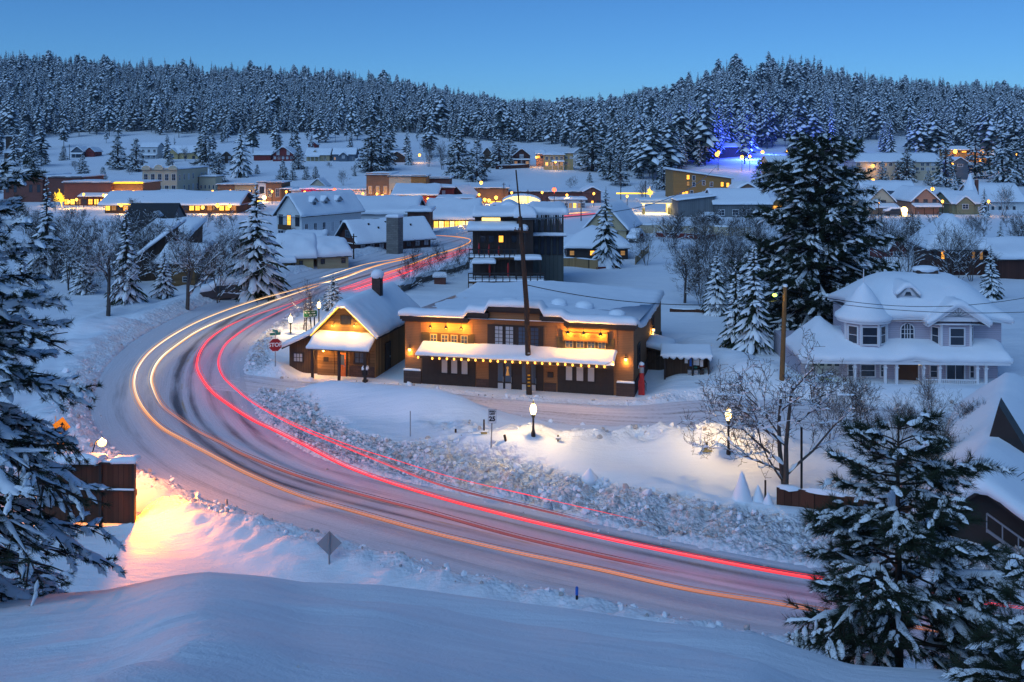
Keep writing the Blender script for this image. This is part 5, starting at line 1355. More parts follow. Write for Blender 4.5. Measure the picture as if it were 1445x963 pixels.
    MB().box(-4.4, 4.4, .2, 5.8, 2.9, 2.99).build('soffit_light', 'win_bright', p)
    for x in (-3.7, 2.6):
        MB().box(x - .3, x + .3, 1.0, 1.6, -1, 2.9).build('column', 'trim_white', p); MB().box(x - .35, x + .35, .6, .98, 0, 1.7).build('fuel_pump', 'paint_ochre', p)
    MB().box(2.5, 4.6, 3.6, 5.6, 0, 2.8).build('kiosk', 'tan_siding', p)
    lamp(p, (0, 2.6, 2.7), 900, (1.0, .72, .3), 1.0, 'AREA', size=(8, 4))
    # apartment block, grey metal sheds, orange lit cabin
    hs('apartment_block', 'brown timber apartment block with a sloping snow roof and several lit windows', 950, 1032, 288, 241, 16, 312, roof='sx', rise=-2.6, wall='apartment_wood', snow=.5, over=.6, cat='building', trim='trim_brown')
    hs('grey_workshop', 'dark grey metal workshop with a plain snow roof and three windows', 1008, 1088, 308, 289, 14, 236, roof='gx', rise=3.3, wall='grey_metal', snow=.45, over=.3, cat='building', grid=[('f', 4, 1, .42, .7, .4, 2.2, '....', 'trim_white')])
    hs('grey_shed', 'stepped dark grey metal shed joined to the workshop', 957, 1008, 308, 284, 12, 237, roof='sx', rise=1.0, wall='grey_metal', snow=.4, cat='shed', trim='grey_metal')
    hs('lit_cabin', 'tiny gabled cabin glowing orange beside the grey workshop', 1088, 1106, 299, 290, 5, 250, roof='gy', rise=1.7, wall='apartment_wood', snow=.35, grid=[('f', 1, 1, .7, .8, .1, 1.6, 'o', 'trim_brown')])
    hs('white_house', 'low white roofed house behind the grey workshop', 1040, 1070, 278, 268, 10, 300, roof='gy', rise=1.8, wall='brick_brown', snow=.7)
    # right side houses
    hs('cream_gable_house', 'cream gabled house with a dark window right of the big pine', 1226, 1262, 303, 284, 12, 246, roof='gy', rise=3.2, wall='cream_wall', snow=.5, grid=[('f', 1, 1, .3, .4, 2.2, 3.9, '.', 'trim_dark')], porch=(-4.5, 3.4, 3, 1.8, 'trim_white', 3))
    hs('salmon_house', 'salmon gabled house with three windows and a brown ground floor', 1287, 1325, 303, 284, 14, 246, roof='gy', rise=3.0, wall='salmon_siding', snow=.5, grid=[('f', 3, 1, .4, .5, 2.3, 4.2, '...', 'trim_dark')], porch=(-3.4, 3.4, 2.2, 2.0, 'trim_brown', 4))
    hs('olive_house', 'olive green house with two small gables and a snowy roof', 1344, 1388, 303, 288, 12, 246, roof='gx', rise=2.6, wall='green_siding', snow=.5, gable=(-1.0, 4.2, 2.7, .8, 'green_siding', 'glass_dark'), grid=[('f', 4, 1, .4, .6, .4, 2.2, ' . w', 'trim_white')])
    hs('white_church', 'long white church hall with a broad snow roof at the right', 1376, 1446, 303, 285, 12, 262, roof='gx', rise=4.2, wall='white_siding', snow=.5, grid=[('f', 7, 1, .3, .5, .5, 2.6, '...... ', 'trim_dark')], cat='church')
    c = W(1369, 303, 258); p = thing('church_steeple', 'slim white pointed steeple beside the church roof', 'steeple', c)
    q = MB(); q.box(-1.4, 1.4, -1.4, 1.4, -1, 5.6); q.build('tower', 'white_siding', p); q = MB(); q.lathe([(2.0, 5.6), (1.0, 8.2), (.45, 9.9), (.05, 10.8)], 8); q.build('spire', 'snow', p); q = MB(); q.box(1.5, 2.2, 0, .8, 0, 9.0); q.build('chimney', 'brick_red', p)
    hs('long_hall', 'long white snow roof with a dark blue sign box and blue neon line', 1224, 1297, 290, 279, 12, 272, roof='gx', rise=4.0, wall='white_siding', snow=.5, cat='building')
    c = W(1252, 280, 266); p = thing('roof_sign', 'dark blue roof box with a glowing blue neon line', 'sign', c); MB().box(-2.6, 2.2, 0, 2, -1, 1.9).build('box', 'blue_siding', p); MB().box(2.3, 4.4, 0, .4, -.6, -.25).build('neon_line', 'sign_neon', p)
    hs('motel', 'long two storey motel with cream galleries under a white roof at right', 1208, 1328, 243, 229, 14, 386, roof='gx', rise=3.0, wall='cream_wall', snow=.5, cat='motel', grid=[('f', 16, 2, .6, .6, .3, 3.8, '. w..d. .w. ..w', 'trim_white')])
    hs('motel', 'long low motel wing with a grey roof beneath the blue floodlit trees', 1085, 1140, 241, 229, 12, 392, roof='gx', rise=2.4, wall='cream_wall', snow=.35, cat='motel', grid=[('f', 9, 1, .7, .6, .4, 2.8, 'd.wd.o.d.', 'trim_dark')])
    hs('purple_lodge', 'long low lodge washed with purple light on the wooded slope', 1140, 1205, 216, 210, 10, 450, roof='gx', rise=2.0, wall='brick_dark', snow=.5, cat='building')
    hs('purple_lodge', 'half hidden low lodge left of the blue floodlit trees', 1000, 1058, 213, 208, 10, 470, roof='gx', rise=1.6, wall='brick_dark', snow=.5, cat='building')
    hs('grey_cottage', 'small blue grey gabled cottage right of the long motel', 1344, 1366, 240, 230, 9, 392, roof='gy', rise=2.0, wall='blue_siding', snow=.4, grid=[('f', 1, 1, .3, .5, 1.0, 2.6, '.', 'trim_white')])
    hs('lit_lodge', 'low lodge with glowing amber eaves among the right hand pines', 1338, 1392, 217, 212, 9, 440, roof='gx', rise=1.4, wall='apartment_wood', snow=.4, cat='building', grid=[('f', 6, 1, .7, .5, .2, 1.4, 'd.od.o', 'trim_brown')])
    # hilltop
    hs('hilltop_building', 'flat brown building on top of the right hand ridge', 1038, 1084, 128, 109, 18, 770, roof='flat', wall='brick_brown', snow=.6, cat='building', parapet=.5, trim='brick_brown')
    hs('hilltop_building', 'smaller brown block among the summit trees of the right ridge', 1098, 1114, 128, 111, 14, 772, roof='flat', wall='brick_brown', snow=.5, cat='building')
    # --- houses on the slope
    hs('log_hut', 'small dark timber hut high on the slope at far left', 8, 27, 206, 193, 7, 520, roof='flat', wall='cabin_dark', snow=.5, cat='hut')
    hs('dark_cabin', 'low dark cabin half buried in snow at far left', 6, 31, 226, 216, 8, 470, roof='gx', rise=1.4, wall='cabin_dark', snow=.9, cat='hut')
    hs('chalet', 'chalet with a pale gable beside the telegraph pole on the left slope', 101, 117, 222, 214, 9, 480, roof='gy', rise=2.3, wall='blue_siding', snow=.4, porch=(-3, 3, 2, 1.5, 'trim_white', 3))
    hs('chalet', 'small dark gabled chalet right of the pale gabled one', 120, 133, 221, 214, 9, 482, roof='gy', rise=2.0, wall='red_siding', snow=.4)
    hs('white_house', 'two storey white house with a side gable on the left slope', 198, 222, 226, 208, 9, 470, roof='gx', rise=2.0, wall='white_siding', snow=.4, grid=[('f', 3, 2, .4, .5, .5, 5.5, '......', 'trim_white')], porch=(-4, 4, 2, 2.2, 'trim_white', 4))
    hs('yellow_house', 'yellow house with two gables above the cream hotel', 233, 279, 228, 216, 12, 465, roof='gx', rise=3.4, wall='yellow_siding', snow=.45, gable=(-4.4, 6.0, 3.6, 1.0, 'yellow_siding', 'glass_dark'), grid=[('f', 4, 1, .3, .6, .6, 3.0, '  ..', 'trim_dark')])
    hs('dark_house', 'dark brown gabled house with white windows on the slope', 311, 328, 233, 222, 14, 445, roof='gy', rise=2.6, wall='cabin_dark', snow=.4, rz=R(18), grid=[('f', 2, 2, .4, .5, .4, 4.2, 'ww.w', 'trim_white')])
    hs('red_shed', 'low red shed left of the dark red gabled chalet', 358, 382, 226, 219, 8, 455, roof='gx', rise=1.6, wall='red_siding', snow=.5, cat='shed')
    hs('red_chalet', 'dark red chalet with a white twin window in its wide gable', 385, 414, 226, 218, 14, 450, roof='gy', rise=3.4, wall='red_siding', snow=.45, over=.8, grid=[('f', 2, 1, .25, .9, 2.2, 4.6, 'ww', 'trim_white'), ('f', 5, 1, .5, .7, .2, 1.7, 'w.ww.', 'trim_white')])
    hs('cottage', 'pale cottage with a dormer under a broad snow roof on the slope', 432, 465, 227, 219, 9, 450, roof='gx', rise=2.8, wall='tan_siding', snow=.5, dormer=[(-1.5, 1.2, 1.6, .7, 'glass_dark')], porch=(-5, 1, 2, 1.8, 'trim_white', 4))
    hs('tiny_chalet', 'tiny dark gable peeping above the pale dormered cottage', 435, 447, 209, 204, 6, 500, roof='gy', rise=1.5, wall='red_siding', snow=.4)
    hs('blue_cottage', 'grey blue cottage with a front gable and one amber window', 470, 501, 228, 218, 9, 448, roof='gx', rise=2.6, wall='blue_siding', snow=.45, gable=(-.2, 3.6, 2.6, .6, 'blue_siding', 'curtain'), grid=[('f', 6, 1, .4, .6, .3, 2.2, 'd    .', 'trim_white')])
    hs('brown_cottage', 'dark brown gabled cottage right of the two tall spruces', 548, 572, 231, 222, 12, 440, roof='gy', rise=2.4, wall='cabin_dark', snow=.45, rz=R(16))
    hs('dark_chalet', 'tall dark chalet half hidden behind a spruce on the middle slope', 680, 696, 236, 218, 9, 430, roof='gy', rise=3.0, wall='cabin_dark', snow=.45, rz=R(-24), porch=(-2.6, 2.6, 1.6, 2.8, 'trim_dark', 2))
    hs('framed_chalet', 'dark chalet with a white trimmed gable on the middle slope', 724, 748, 233, 220, 9, 432, roof='gy', rise=3.0, wall='lodge_brown', snow=.4, over=.5, porch=(-3.6, 3.6, 1.4, 2.2, 'trim_white', 3), grid=[('f', 1, 1, .2, .6, 2.6, 5.0, 'w', 'trim_white'), ('f', 3, 1, .5, .7, .2, 1.8, 'd.d', 'trim_white')])
    hs('yellow_villa', 'bright yellow two storey villa above the open snow slope', 768, 796, 237, 219, 10, 425, roof='hip', rise=1.4, wall='yellow_siding', snow=.5, grid=[('f', 4, 2, .5, .55, .5, 5.2, '....odwd', 'trim_white')], porch=(-1, 4.2, 1.6, 2.6, 'trim_white', 3))
    hs('yellow_wing', 'flat topped yellow wing right of the bright yellow villa', 796, 809, 236, 217, 9, 427, roof='flat', wall='yellow_siding', snow=.45, grid=[('f', 2, 2, .5, .4, .5, 5.2, '.w. ', 'trim_white')])
    hs('white_cottage', 'white gabled cottage right of the yellow villa', 810, 826, 224, 216, 8, 445, roof='gy', rise=1.7, wall='white_siding', snow=.5)
    hs('orange_cottage', 'small cottage with an amber lit wall left of the yellow villa', 757, 768, 225, 218, 8, 440, roof='gx', rise=1.4, wall='salmon_siding', snow=.45, grid=[('f', 2, 1, .6, .7, .2, 1.8, 'o.', 'trim_dark')])
    # lone lit windows of the apartment block
    ap = [o for o in bpy.data.objects if o.name == 'apartment_block'][0]
    c, w, h = HB(950, 1030, 288, 252, 312); T = side_map('f', -w / 2, w / 2, 16)
    for px, py, m_ in ((970, 250, 'win_lit'), (978, 251, 'glass_dark'), (970, 259, 'win_dim'), (978, 260, 'glass_dark'), (992, 258, 'glass_dark'), (1003, 260, 'glass_dark'), (1018, 260, 'win_lit'), (1026, 261, 'win_lit'), (963.5, 274, 'win_lit'), (968, 273, 'win_lit'), (975, 272, 'glass_dark'), (992, 273, 'glass_dark'), (1003, 273, 'glass_dark')):
        u = (px - 990) * 312 / FOC; z = (288 - py) * 312 / FOC
        window(ap, T, u - .42, u + .42, z - .75, z + .6, m_, 'trim_white' if m_ == 'glass_dark' else 'trim_brown', 1, 2, .1)


def chalet():
    """dark multi-storey chalet with decks"""
    Y0 = 117.0; o = Vector(((667 - CX) * Y0 / FOC, Y0, 0)); rz = 0.0
    P = lambda px, py, c=0.0: plane_uv(o, rz, c, px, py)
    t = thing('deck_chalet', 'dark wooden chalet of stacked decks with a square stair tower and green ribbed wing', 'building', o, rz)
    xr = P(741, 350)[0]; z1, z2, z3, z4 = P(700, 392)[1], P(700, 363)[1], P(700, 345)[1], P(700, 325)[1]
    MB().box(0, xr, 0, 11, -1, z4).build('wall', 'swiss_dark', t)
    for z, dep, nm in ((z1, 3.2, 'lower'), (z2 + .1, 1.2, 'upper')):
        d = MB(); d.box(-.4, xr + (2.2 if nm == 'lower' else 0), -dep, -.002, z - .25, z); dk = d.build('deck', 'trim_brown', t)
        s = MB(); s.cap(lambda x, y: z, -.4, xr + (2.2 if nm == 'lower' else 0), -dep, -.01, .22, lip=.05, r=.15, step=.5); s.build('deck_snow', 'snow', dk, True)
        r = MB(); x1 = xr + (2.2 if nm == 'lower' else 0)
        r.box(-.4, x1, -dep - .04, -dep + .06, z + .85, z + .97); r.box(-.4, x1, -dep - .02, -dep + .04, z + .42, z + .5)
        for i in range(12): x = -.36 + (x1 + .3) * i / 11; r.box(x - .05, x + .05, -dep - .05, -dep + .05, z - 1.2 if i % 4 == 0 else z, z + .85)
        r.build('railing', 'trim_dark', dk)
    # parasols and awnings on the lower deck
    for px, w in ((683, 2.6), (745, 3.0)):
        x, z = P(px, 371 if px < 700 else 366, -2.2); q = MB(); q.box(x - w / 2, x + w / 2, -2.9, -.9, z - .12, z); a = q.build('deck_roof', 'trim_dark', t)
        s = MB(); s.cap(lambda X, Y: z, x - w / 2, x + w / 2, -2.9, -.9, .42, lip=.08, r=.3, step=.4); s.build('deck_roof_snow', 'snow', a, True)
        for dx in (-w / 2 + .1, w / 2 - .1): MB().box(x + dx - .06, x + dx + .06, -2.8, -2.68, z1, z - .12).build('post', 'trim_dark', t)
    for px, py in ((691, 381), (717, 381), (676, 353), (690, 355), (704, 357)):
        x, z = P(px, py, -.6 if py < 370 else -2); q = MB(); q.lathe([(.03, -.9), (.10, -.5), (.13, .3), (.04, .8)], 8, (x, -.6 if py < 370 else -2, z)); q.build('folded_parasol', 'paint_red', t)
    window(t, side_map('f', 0, xr, 11), P(704, 340)[0], P(710, 340)[0], P(704, 342)[1], P(704, 333)[1], 'win_lit', 'trim_dark', 1, 1, .06)
    for a in (678, 690, 722): window(t, side_map('f', 0, xr, 11), P(a, 340)[0], P(a + 7, 340)[0], P(704, 342)[1], P(704, 333)[1], 'glass_dark', 'trim_dark', 1, 1, .06)
    for a in (673, 684, 696, 710, 722): window(t, side_map('f', 0, xr, 11), P(a, 355)[0], P(a + 8, 355)[0], P(704, 360)[1], P(704, 351)[1], 'glass_dark', 'trim_dark', 1, 1, .06)
    # roofs: lower eave, upper storey, gable
    f1 = lambda x, y: z4 + .1 + (y + 1.4) * .2
    MB().slab(f1, [-.5, xr + .2], [-1.4, 1.3], .16).build('eave_roof', 'trim_dark', t); s = MB(); s.cap(f1, -.5, xr + .2, -1.4, 1.18, .5, lip=.14, r=.45, step=.4, seed=5); s.build('eave_snow', 'snow', t, True)
    zz = P(700, 305, 1.2)[1]
    q = MB(); q.box(.2, xr - .1, 1.2, 11, z4, zz); q.build('upper_wall', 'swiss_dark', t)
    x0, x1 = P(680, 310, 1.2)[0], P(706, 310, 1.2)[0]; q = MB(); q.box(x0, x1, 1.15, 1.198, P(700, 313, 1.2)[1], zz - .12); q.build('lit_clerestory', 'win_bright', t)
    f2 = lambda x, y: zz + (y - .4) * .2
    MB().slab(f2, [0, xr + .1], [.4, 4], .15).build('upper_roof', 'trim_dark', t); s = MB(); s.cap(f2, 0, xr + .1, 0.4, 4, .45, lip=.1, r=.4, step=.45, seed=7); s.build('upper_roof_snow', 'snow', t, True)
    gx = P(718, 290, 4)[0]; gz0, gz1 = P(718, 301, 4)[1], P(718, 289, 4)[1]
    q = MB(); q.ext([(gx - 1.8, 4, gz0), (gx + 1.8, 4, gz0), (gx, 4, gz1)], (0, 6, 0)); g = q.build('gable', 'lodge_brown', t)
    fg = lambda x, y: gz1 + .1 - abs(x - gx) * (gz1 - gz0) / 1.8
    s = MB(); s.cap(lambda x, y: (fg(x - .25, y) + fg(x + .25, y)) / 2, gx - 2.1, gx + 2.1, 3.8, 10, .4, lip=.1, r=.35, step=.35); s.build('gable_snow', 'snow', g, True)
    # tower
    a, b = P(729, 330, 1)[0], P(752, 330, 1)[0]; zt = P(740, 309, 1)[1]
    q = MB(); q.box(a, b, -.5, 2.2, -1, zt); tw = q.build('tower', 'swiss_dark', t)
    q = MB(); q.box(a - .2, b + .2, -.7, 2.4, zt, zt + .3); q.build('tower_roof', 'trim_dark', tw)
    s = MB(); s.cap(lambda x, y: zt + .3 + .9 * max(0, 1 - max(abs(x - (a + b) / 2), abs(y - .85)) / 1.6), a - .25, b + .25, -.75, 2.45, .7, lip=.12, r=.45, step=.3); s.build('tower_snow', 'snow', tw, True)
    # ribbed green wing behind with icicled eaves
    wx0, wx1 = P(752, 330, 4)[0], P(791, 330, 10)[0]; zw = P(770, 300, 7)[1]
    q = MB(); q.box(wx0, wx1, 2.4, 14, -1, zw); wg = q.build('wing', 'swiss_green', t)
    s = MB(); s.cap(lambda x, y: zw + .1, wx0 - .1, wx1 + .4, 2.0, 14, .9, lip=.2, r=.5, step=.4, seed=9); s.build('wing_snow', 'snow', wg, True)
    for zc, hh in ((zw - 1.35, 1.2), (zw - 3.6, 1.1)):
        for i in range(5):
            u = wx0 + (wx1 - wx0) * (i + .5) / 5
            window(wg, lambda uu, z, oo: (uu, 2.4 - oo, z), u - .22, u + .22, zc - hh, zc + hh, 'glass_dark', 'swiss_dark', 1, 2, .06)
    fz = zw - 2.4; q = MB(); q.box(wx0, wx1 + .3, 1.5, 2.398, fz - .1, fz); bl = q.build('balcony', 'trim_dark', wg)
    s = MB(); s.cap(lambda x, y: fz, wx0, wx1 + .3, 1.5, 2.38, .35, lip=.1, r=.25, step=.4); s.build('balcony_snow', 'snow', bl, True)
    rnd = random.Random(4); q = MB()
    for i in range(26): x = wx0 + (wx1 - wx0) * rnd.random(); q.lathe([(.05, 0), (.03, -.4 * rnd.random() - .2), (.004, -.9 * rnd.random() - .6)], 5, (x, 1.95, zw + .3))
    q.build('icicle_fringe', 'snow', wg)


# ------------------------------------------------------------------ trees
def rot_about(v, axis, a):
    return Matrix.Rotation(a, 3, axis) @ v


def snow_strip(mb, pts, wid, th, rnd, fine=False):
    """a lumpy ridge of snow lying along a branch"""
    if fine:
        o = []
        for a, b in zip(pts[:-1], pts[1:]): o += [a, a.lerp(b, .5) + Vector((rnd.uniform(-1, 1), rnd.uniform(-1, 1), rnd.uniform(-.4, .6))) * wid * .35]
        pts = o + [pts[-1]]
    vs, fs = [], []; n = len(pts)
    for i, p in enumerate(pts):
        d = (pts[min(i + 1, n - 1)] - pts[max(i - 1, 0)]); d.z = 0
        d = d.normalized() if d.length > 1e-5 else Vector((1, 0, 0)); s = Vector((-d.y, d.x, 0))
        e = math.sin(math.pi * min(1, (i + .55) / n)) ** .6 if 0 < i < n - 1 else .12
        w = wid * e * (rnd.uniform(.45, 1.35) if fine else .75 + .5 * rnd.random()); h = th * e * (rnd.uniform(.4, 1.3) if fine else .7 + .6 * rnd.random())
        dr = .45 * w
        vs += [p - s * w - Vector((0, 0, dr)), p - s * w * .55 + Vector((0, 0, h * .75)), p + s * w * .5 + Vector((0, 0, h)), p + s * w - Vector((0, 0, dr))]
    for i in range(n - 1):
        for k in range(3): fs.append((i * 4 + k, i * 4 + k + 1, i * 4 + k + 5, i * 4 + k + 4))
    mb.add(vs, fs)


def spruce_meshes(seed, H, Rr, per=6, gap=.42, snow=1.0, skirt=.06):
    """snow-laden spruce: trunk, drooping needle fans, snow lying on them"""
    rnd = random.Random(seed); tk, nd, sn = MB(), MB(), MB()
    tk.tube([(0, 0, -1), (0, 0, H * .5), (0, 0, H * .98)], [H * .016 + .03, H * .010 + .02, .015], 8)
    z = H * skirt; ang = 0
    while z < H * .985:
        fr = z / H; L0 = Rr * (1 - fr) ** .85 * (1.0 if fr > .12 else .85)
        k = max(3, int(per * (1 - fr * .45)))
        for i in range(k):
            ang += 2.399 + rnd.uniform(-.3, .3)
            L = max(.12, L0 * rnd.uniform(.68, 1.12)); zz = z + rnd.uniform(-.5, .5) * gap
            up = .30 - .55 * (1 - fr) + rnd.uniform(-.1, .1)
            d = Vector((math.cos(ang), math.sin(ang), 0)); sd = Vector((-d.y, d.x, 0)); n = 6
            pts = []
            for j in range(n):
                t = j / (n - 1)
                pts.append(Vector((0, 0, zz)) + d * (L * t) + Vector((0, 0, L * (up * t - (.34 + .22 * (1 - fr)) * t * t + .10 * t ** 3))) + sd * (L * .05 * math.sin(t * 3 + i)))
            # fan of needles: two rows of drooping twigs off the branch
            for j in range(1, n):
                t = j / (n - 1); p = pts[j]; b = pts[j] - pts[j - 1]
                for s_ in (-1, 1):
                    w = L * .30 * (1 - .55 * t) * rnd.uniform(.7, 1.25)
                    tip = p + sd * (s_ * w) + b * rnd.uniform(.5, 1.0) - Vector((0, 0, w * rnd.uniform(.5, 1.0)))
                    q = pts[j - 1]
                    nd.add([q, p, tip, q + (tip - q) * .45 - Vector((0, 0, w * .35))], [(0, 1, 2), (0, 2, 3)])
                    tip2 = q + sd * (s_ * w * .55) - Vector((0, 0, w * rnd.uniform(.8, 1.3)))
                    nd.add([q, (q + p) / 2, tip2], [(0, 1, 2)])
            if rnd.random() < .86 * snow:
                snow_strip(sn, [p + Vector((0, 0, .03)) for p in pts[1:]] if n > 4 else pts, L * .115 * rnd.uniform(.6, 1.3) + .05, .05 + L * .055 * snow, rnd)
                if L > .7:
                    for s_ in (-1, 1):
                        if rnd.random() < .75 * snow:
                            a = pts[2]; w = L * .32
                            snow_strip(sn, [a, a + sd * (s_ * w * .5) + (pts[3] - a) * .6 - Vector((0, 0, w * .12)), a + sd * (s_ * w) + (pts[4] - a) * .8 - Vector((0, 0, w * .42))], L * .07 + .03, .04 + L * .04, rnd)
        z += gap * (.8 + .4 * rnd.random()) * (1 if fr < .7 else .75)
    return tk.mesh('trunk', 'bark', True), nd.mesh('crown', 'needles'), sn.mesh('snow_clumps', 'snow', True)


def tuft(mb, p, d, L, n, w, rnd, spread=1.0):
    """a bottle brush of pine needles"""
    d = d.normalized(); a = d.orthogonal().normalized(); b = d.cross(a)
    for i in range(n):
        t = rnd.random(); th = rnd.uniform(.25, 1.15) * spread; ph = rnd.random() * 6.283
        v = d * math.cos(th) + (a * math.cos(ph) + b * math.sin(ph)) * math.sin(th)
        s = v.cross(Vector((rnd.random() - .5, rnd.random() - .5, rnd.random() - .5))).normalized() * w
        q = p - d * (L * .9 * t); l = L * rnd.uniform(.75, 1.1)
        mb.add([q - s, q + s, q + v * l], [(0, 1, 2)])


def pine_meshes(seed, H, Rr, whorls, per, tl, nn, nw, snow=.55, sblob=.17, low=.12, shape=.75, droop=.25, sub=4, dens=1.0, trunk_r=None, jag=0.0, pad=0.0):
    """long needled pine: trunk and limbs, needle tufts, pads of snow on the tufts"""
    rnd = random.Random(seed); tk, nd, sn = MB(), MB(), MB()
    r0 = trunk_r or H * .02 + .03
    tk.tube([(0, 0, -1.5), (.02, 0, H * .3), (0, .03, H * .65), (0, 0, H)], [r0 * 1.25, r0, r0 * .6, .02], 9)
    for wv in range(whorls):
        fr = low + (1 - low) * (wv + .5 * rnd.random()) / whorls; z = H * fr
        prof = min(1, ((1 - fr) * 1.25) ** shape) * (.72 + .28 * min(1, (fr - low) * 5 + .3))
        for i in range(max(3, int(per * (1 - fr * .4)))):
            ang = rnd.random() * 6.283; L = Rr * prof * rnd.uniform(.55 - .2 * jag, 1.12 + .1 * jag) * (1 + jag * .35 * math.sin(ang * 2 + wv * 1.3)) + .15
            d = Vector((math.cos(ang), math.sin(ang), 0)); sd = Vector((-d.y, d.x, 0)); n = 7
            up = .55 * fr - droop * (1 - fr) + rnd.uniform(-.12, .12); cv = rnd.uniform(-.12, .12)
            pts = [Vector((0, 0, z)) + d * (L * t) + sd * (L * cv * t * t) + Vector((0, 0, L * (up * t - droop * .9 * t * t + .32 * droop * t ** 3 + .06 * math.sin(5 * t + i)))) for t in [j / (n - 1) for j in range(n)]]
            rr = .012 + L * .011
            tk.tube(pts, [rr * (1 - .8 * j / (n - 1)) for j in range(n)], 5, cap=False)
            ends = [(pts[-1], pts[-1] - pts[-2])]
            ns = max(2, int(sub * L / Rr * 2.2))
            for k in range(ns):
                t = .28 + .70 * (k + rnd.random()) / ns; j = min(n - 2, int(t * (n - 1))); q = pts[j].lerp(pts[j + 1], t * (n - 1) - j)
                b = (pts[j + 1] - pts[j]).normalized(); s_ = 1 if rnd.random() < .5 else -1
                dv = (b * rnd.uniform(.5, 1.0) + sd * (s_ * rnd.uniform(.4, 1.0)) + Vector((0, 0, rnd.uniform(-.25, .35)))).normalized()
                l = L * rnd.uniform(.14, .34) * (1.15 - t * .5) + tl * .5; e = q + dv * l - Vector((0, 0, l * .12))
                tk.tube([q, q.lerp(e, .5) + Vector((0, 0, l * .04)), e], [rr * .5, rr * .35, rr * .2], 4, cap=False)
                ends.append((e, e - q))
                if pad and rnd.random() < pad * .75: snow_strip(sn, [q.lerp(e, f_) + Vector((0, 0, tl * .12)) for f_ in (.1, .4, .7, 1.05)], sblob * .5, sblob * .42, rnd, True)
                if l > tl * 1.5: ends.append((q.lerp(e, .5), (e - q) + sd * rnd.uniform(-.5, .5) * l))
            for e, dv in ends:
                if rnd.random() > dens: continue
                tuft(nd, e, dv + Vector((0, 0, .25 * dv.length)), tl, nn, nw, rnd)
                if rnd.random() < snow:
                    dh = Vector((dv.x, dv.y, dv.z * .5)).normalized(); k = rnd.uniform(.6, 1.25)
                    c = e - dh * (tl * .25) + Vector((0, 0, tl * .22))
                    m = 5; P = [c + dh * (sblob * 2.9 * k * (q / (m - 1) - .6)) - Vector((0, 0, sblob * 1.0 * k * (q / (m - 1)) ** 2)) for q in range(m)]
                    snow_strip(sn, P, sblob * .56 * k, sblob * .40 * k, rnd, tl < .4)
                    if rnd.random() < .5:
                        o2 = sd * rnd.uniform(-.8, .8) * sblob; P2 = [p + o2 - Vector((0, 0, abs(o2.length) * .3)) + dh * sblob * .3 for p in P]
                        snow_strip(sn, P2, sblob * .5 * k, sblob * .4 * k, rnd)
            if pad and rnd.random() < pad: snow_strip(sn, [p + Vector((0, 0, tl * .16)) for p in pts[2:]], L * .05 + sblob * .4, sblob * .55, rnd, True)
            if L > Rr * .4 and rnd.random() < .8: snow_strip(sn, [p + Vector((0, 0, rr)) for p in pts[2:6]], rr * 1.6 + sblob * .18, sblob * .3, rnd)
    # leader
    tuft(nd, Vector((0, 0, H + tl * .4)), Vector((0, 0, 1)), tl, nn, nw, rnd)
    return tk.mesh('trunk', 'bark', True), nd.mesh('crown', 'needles'), sn.mesh('snow_clumps', 'snow', True)


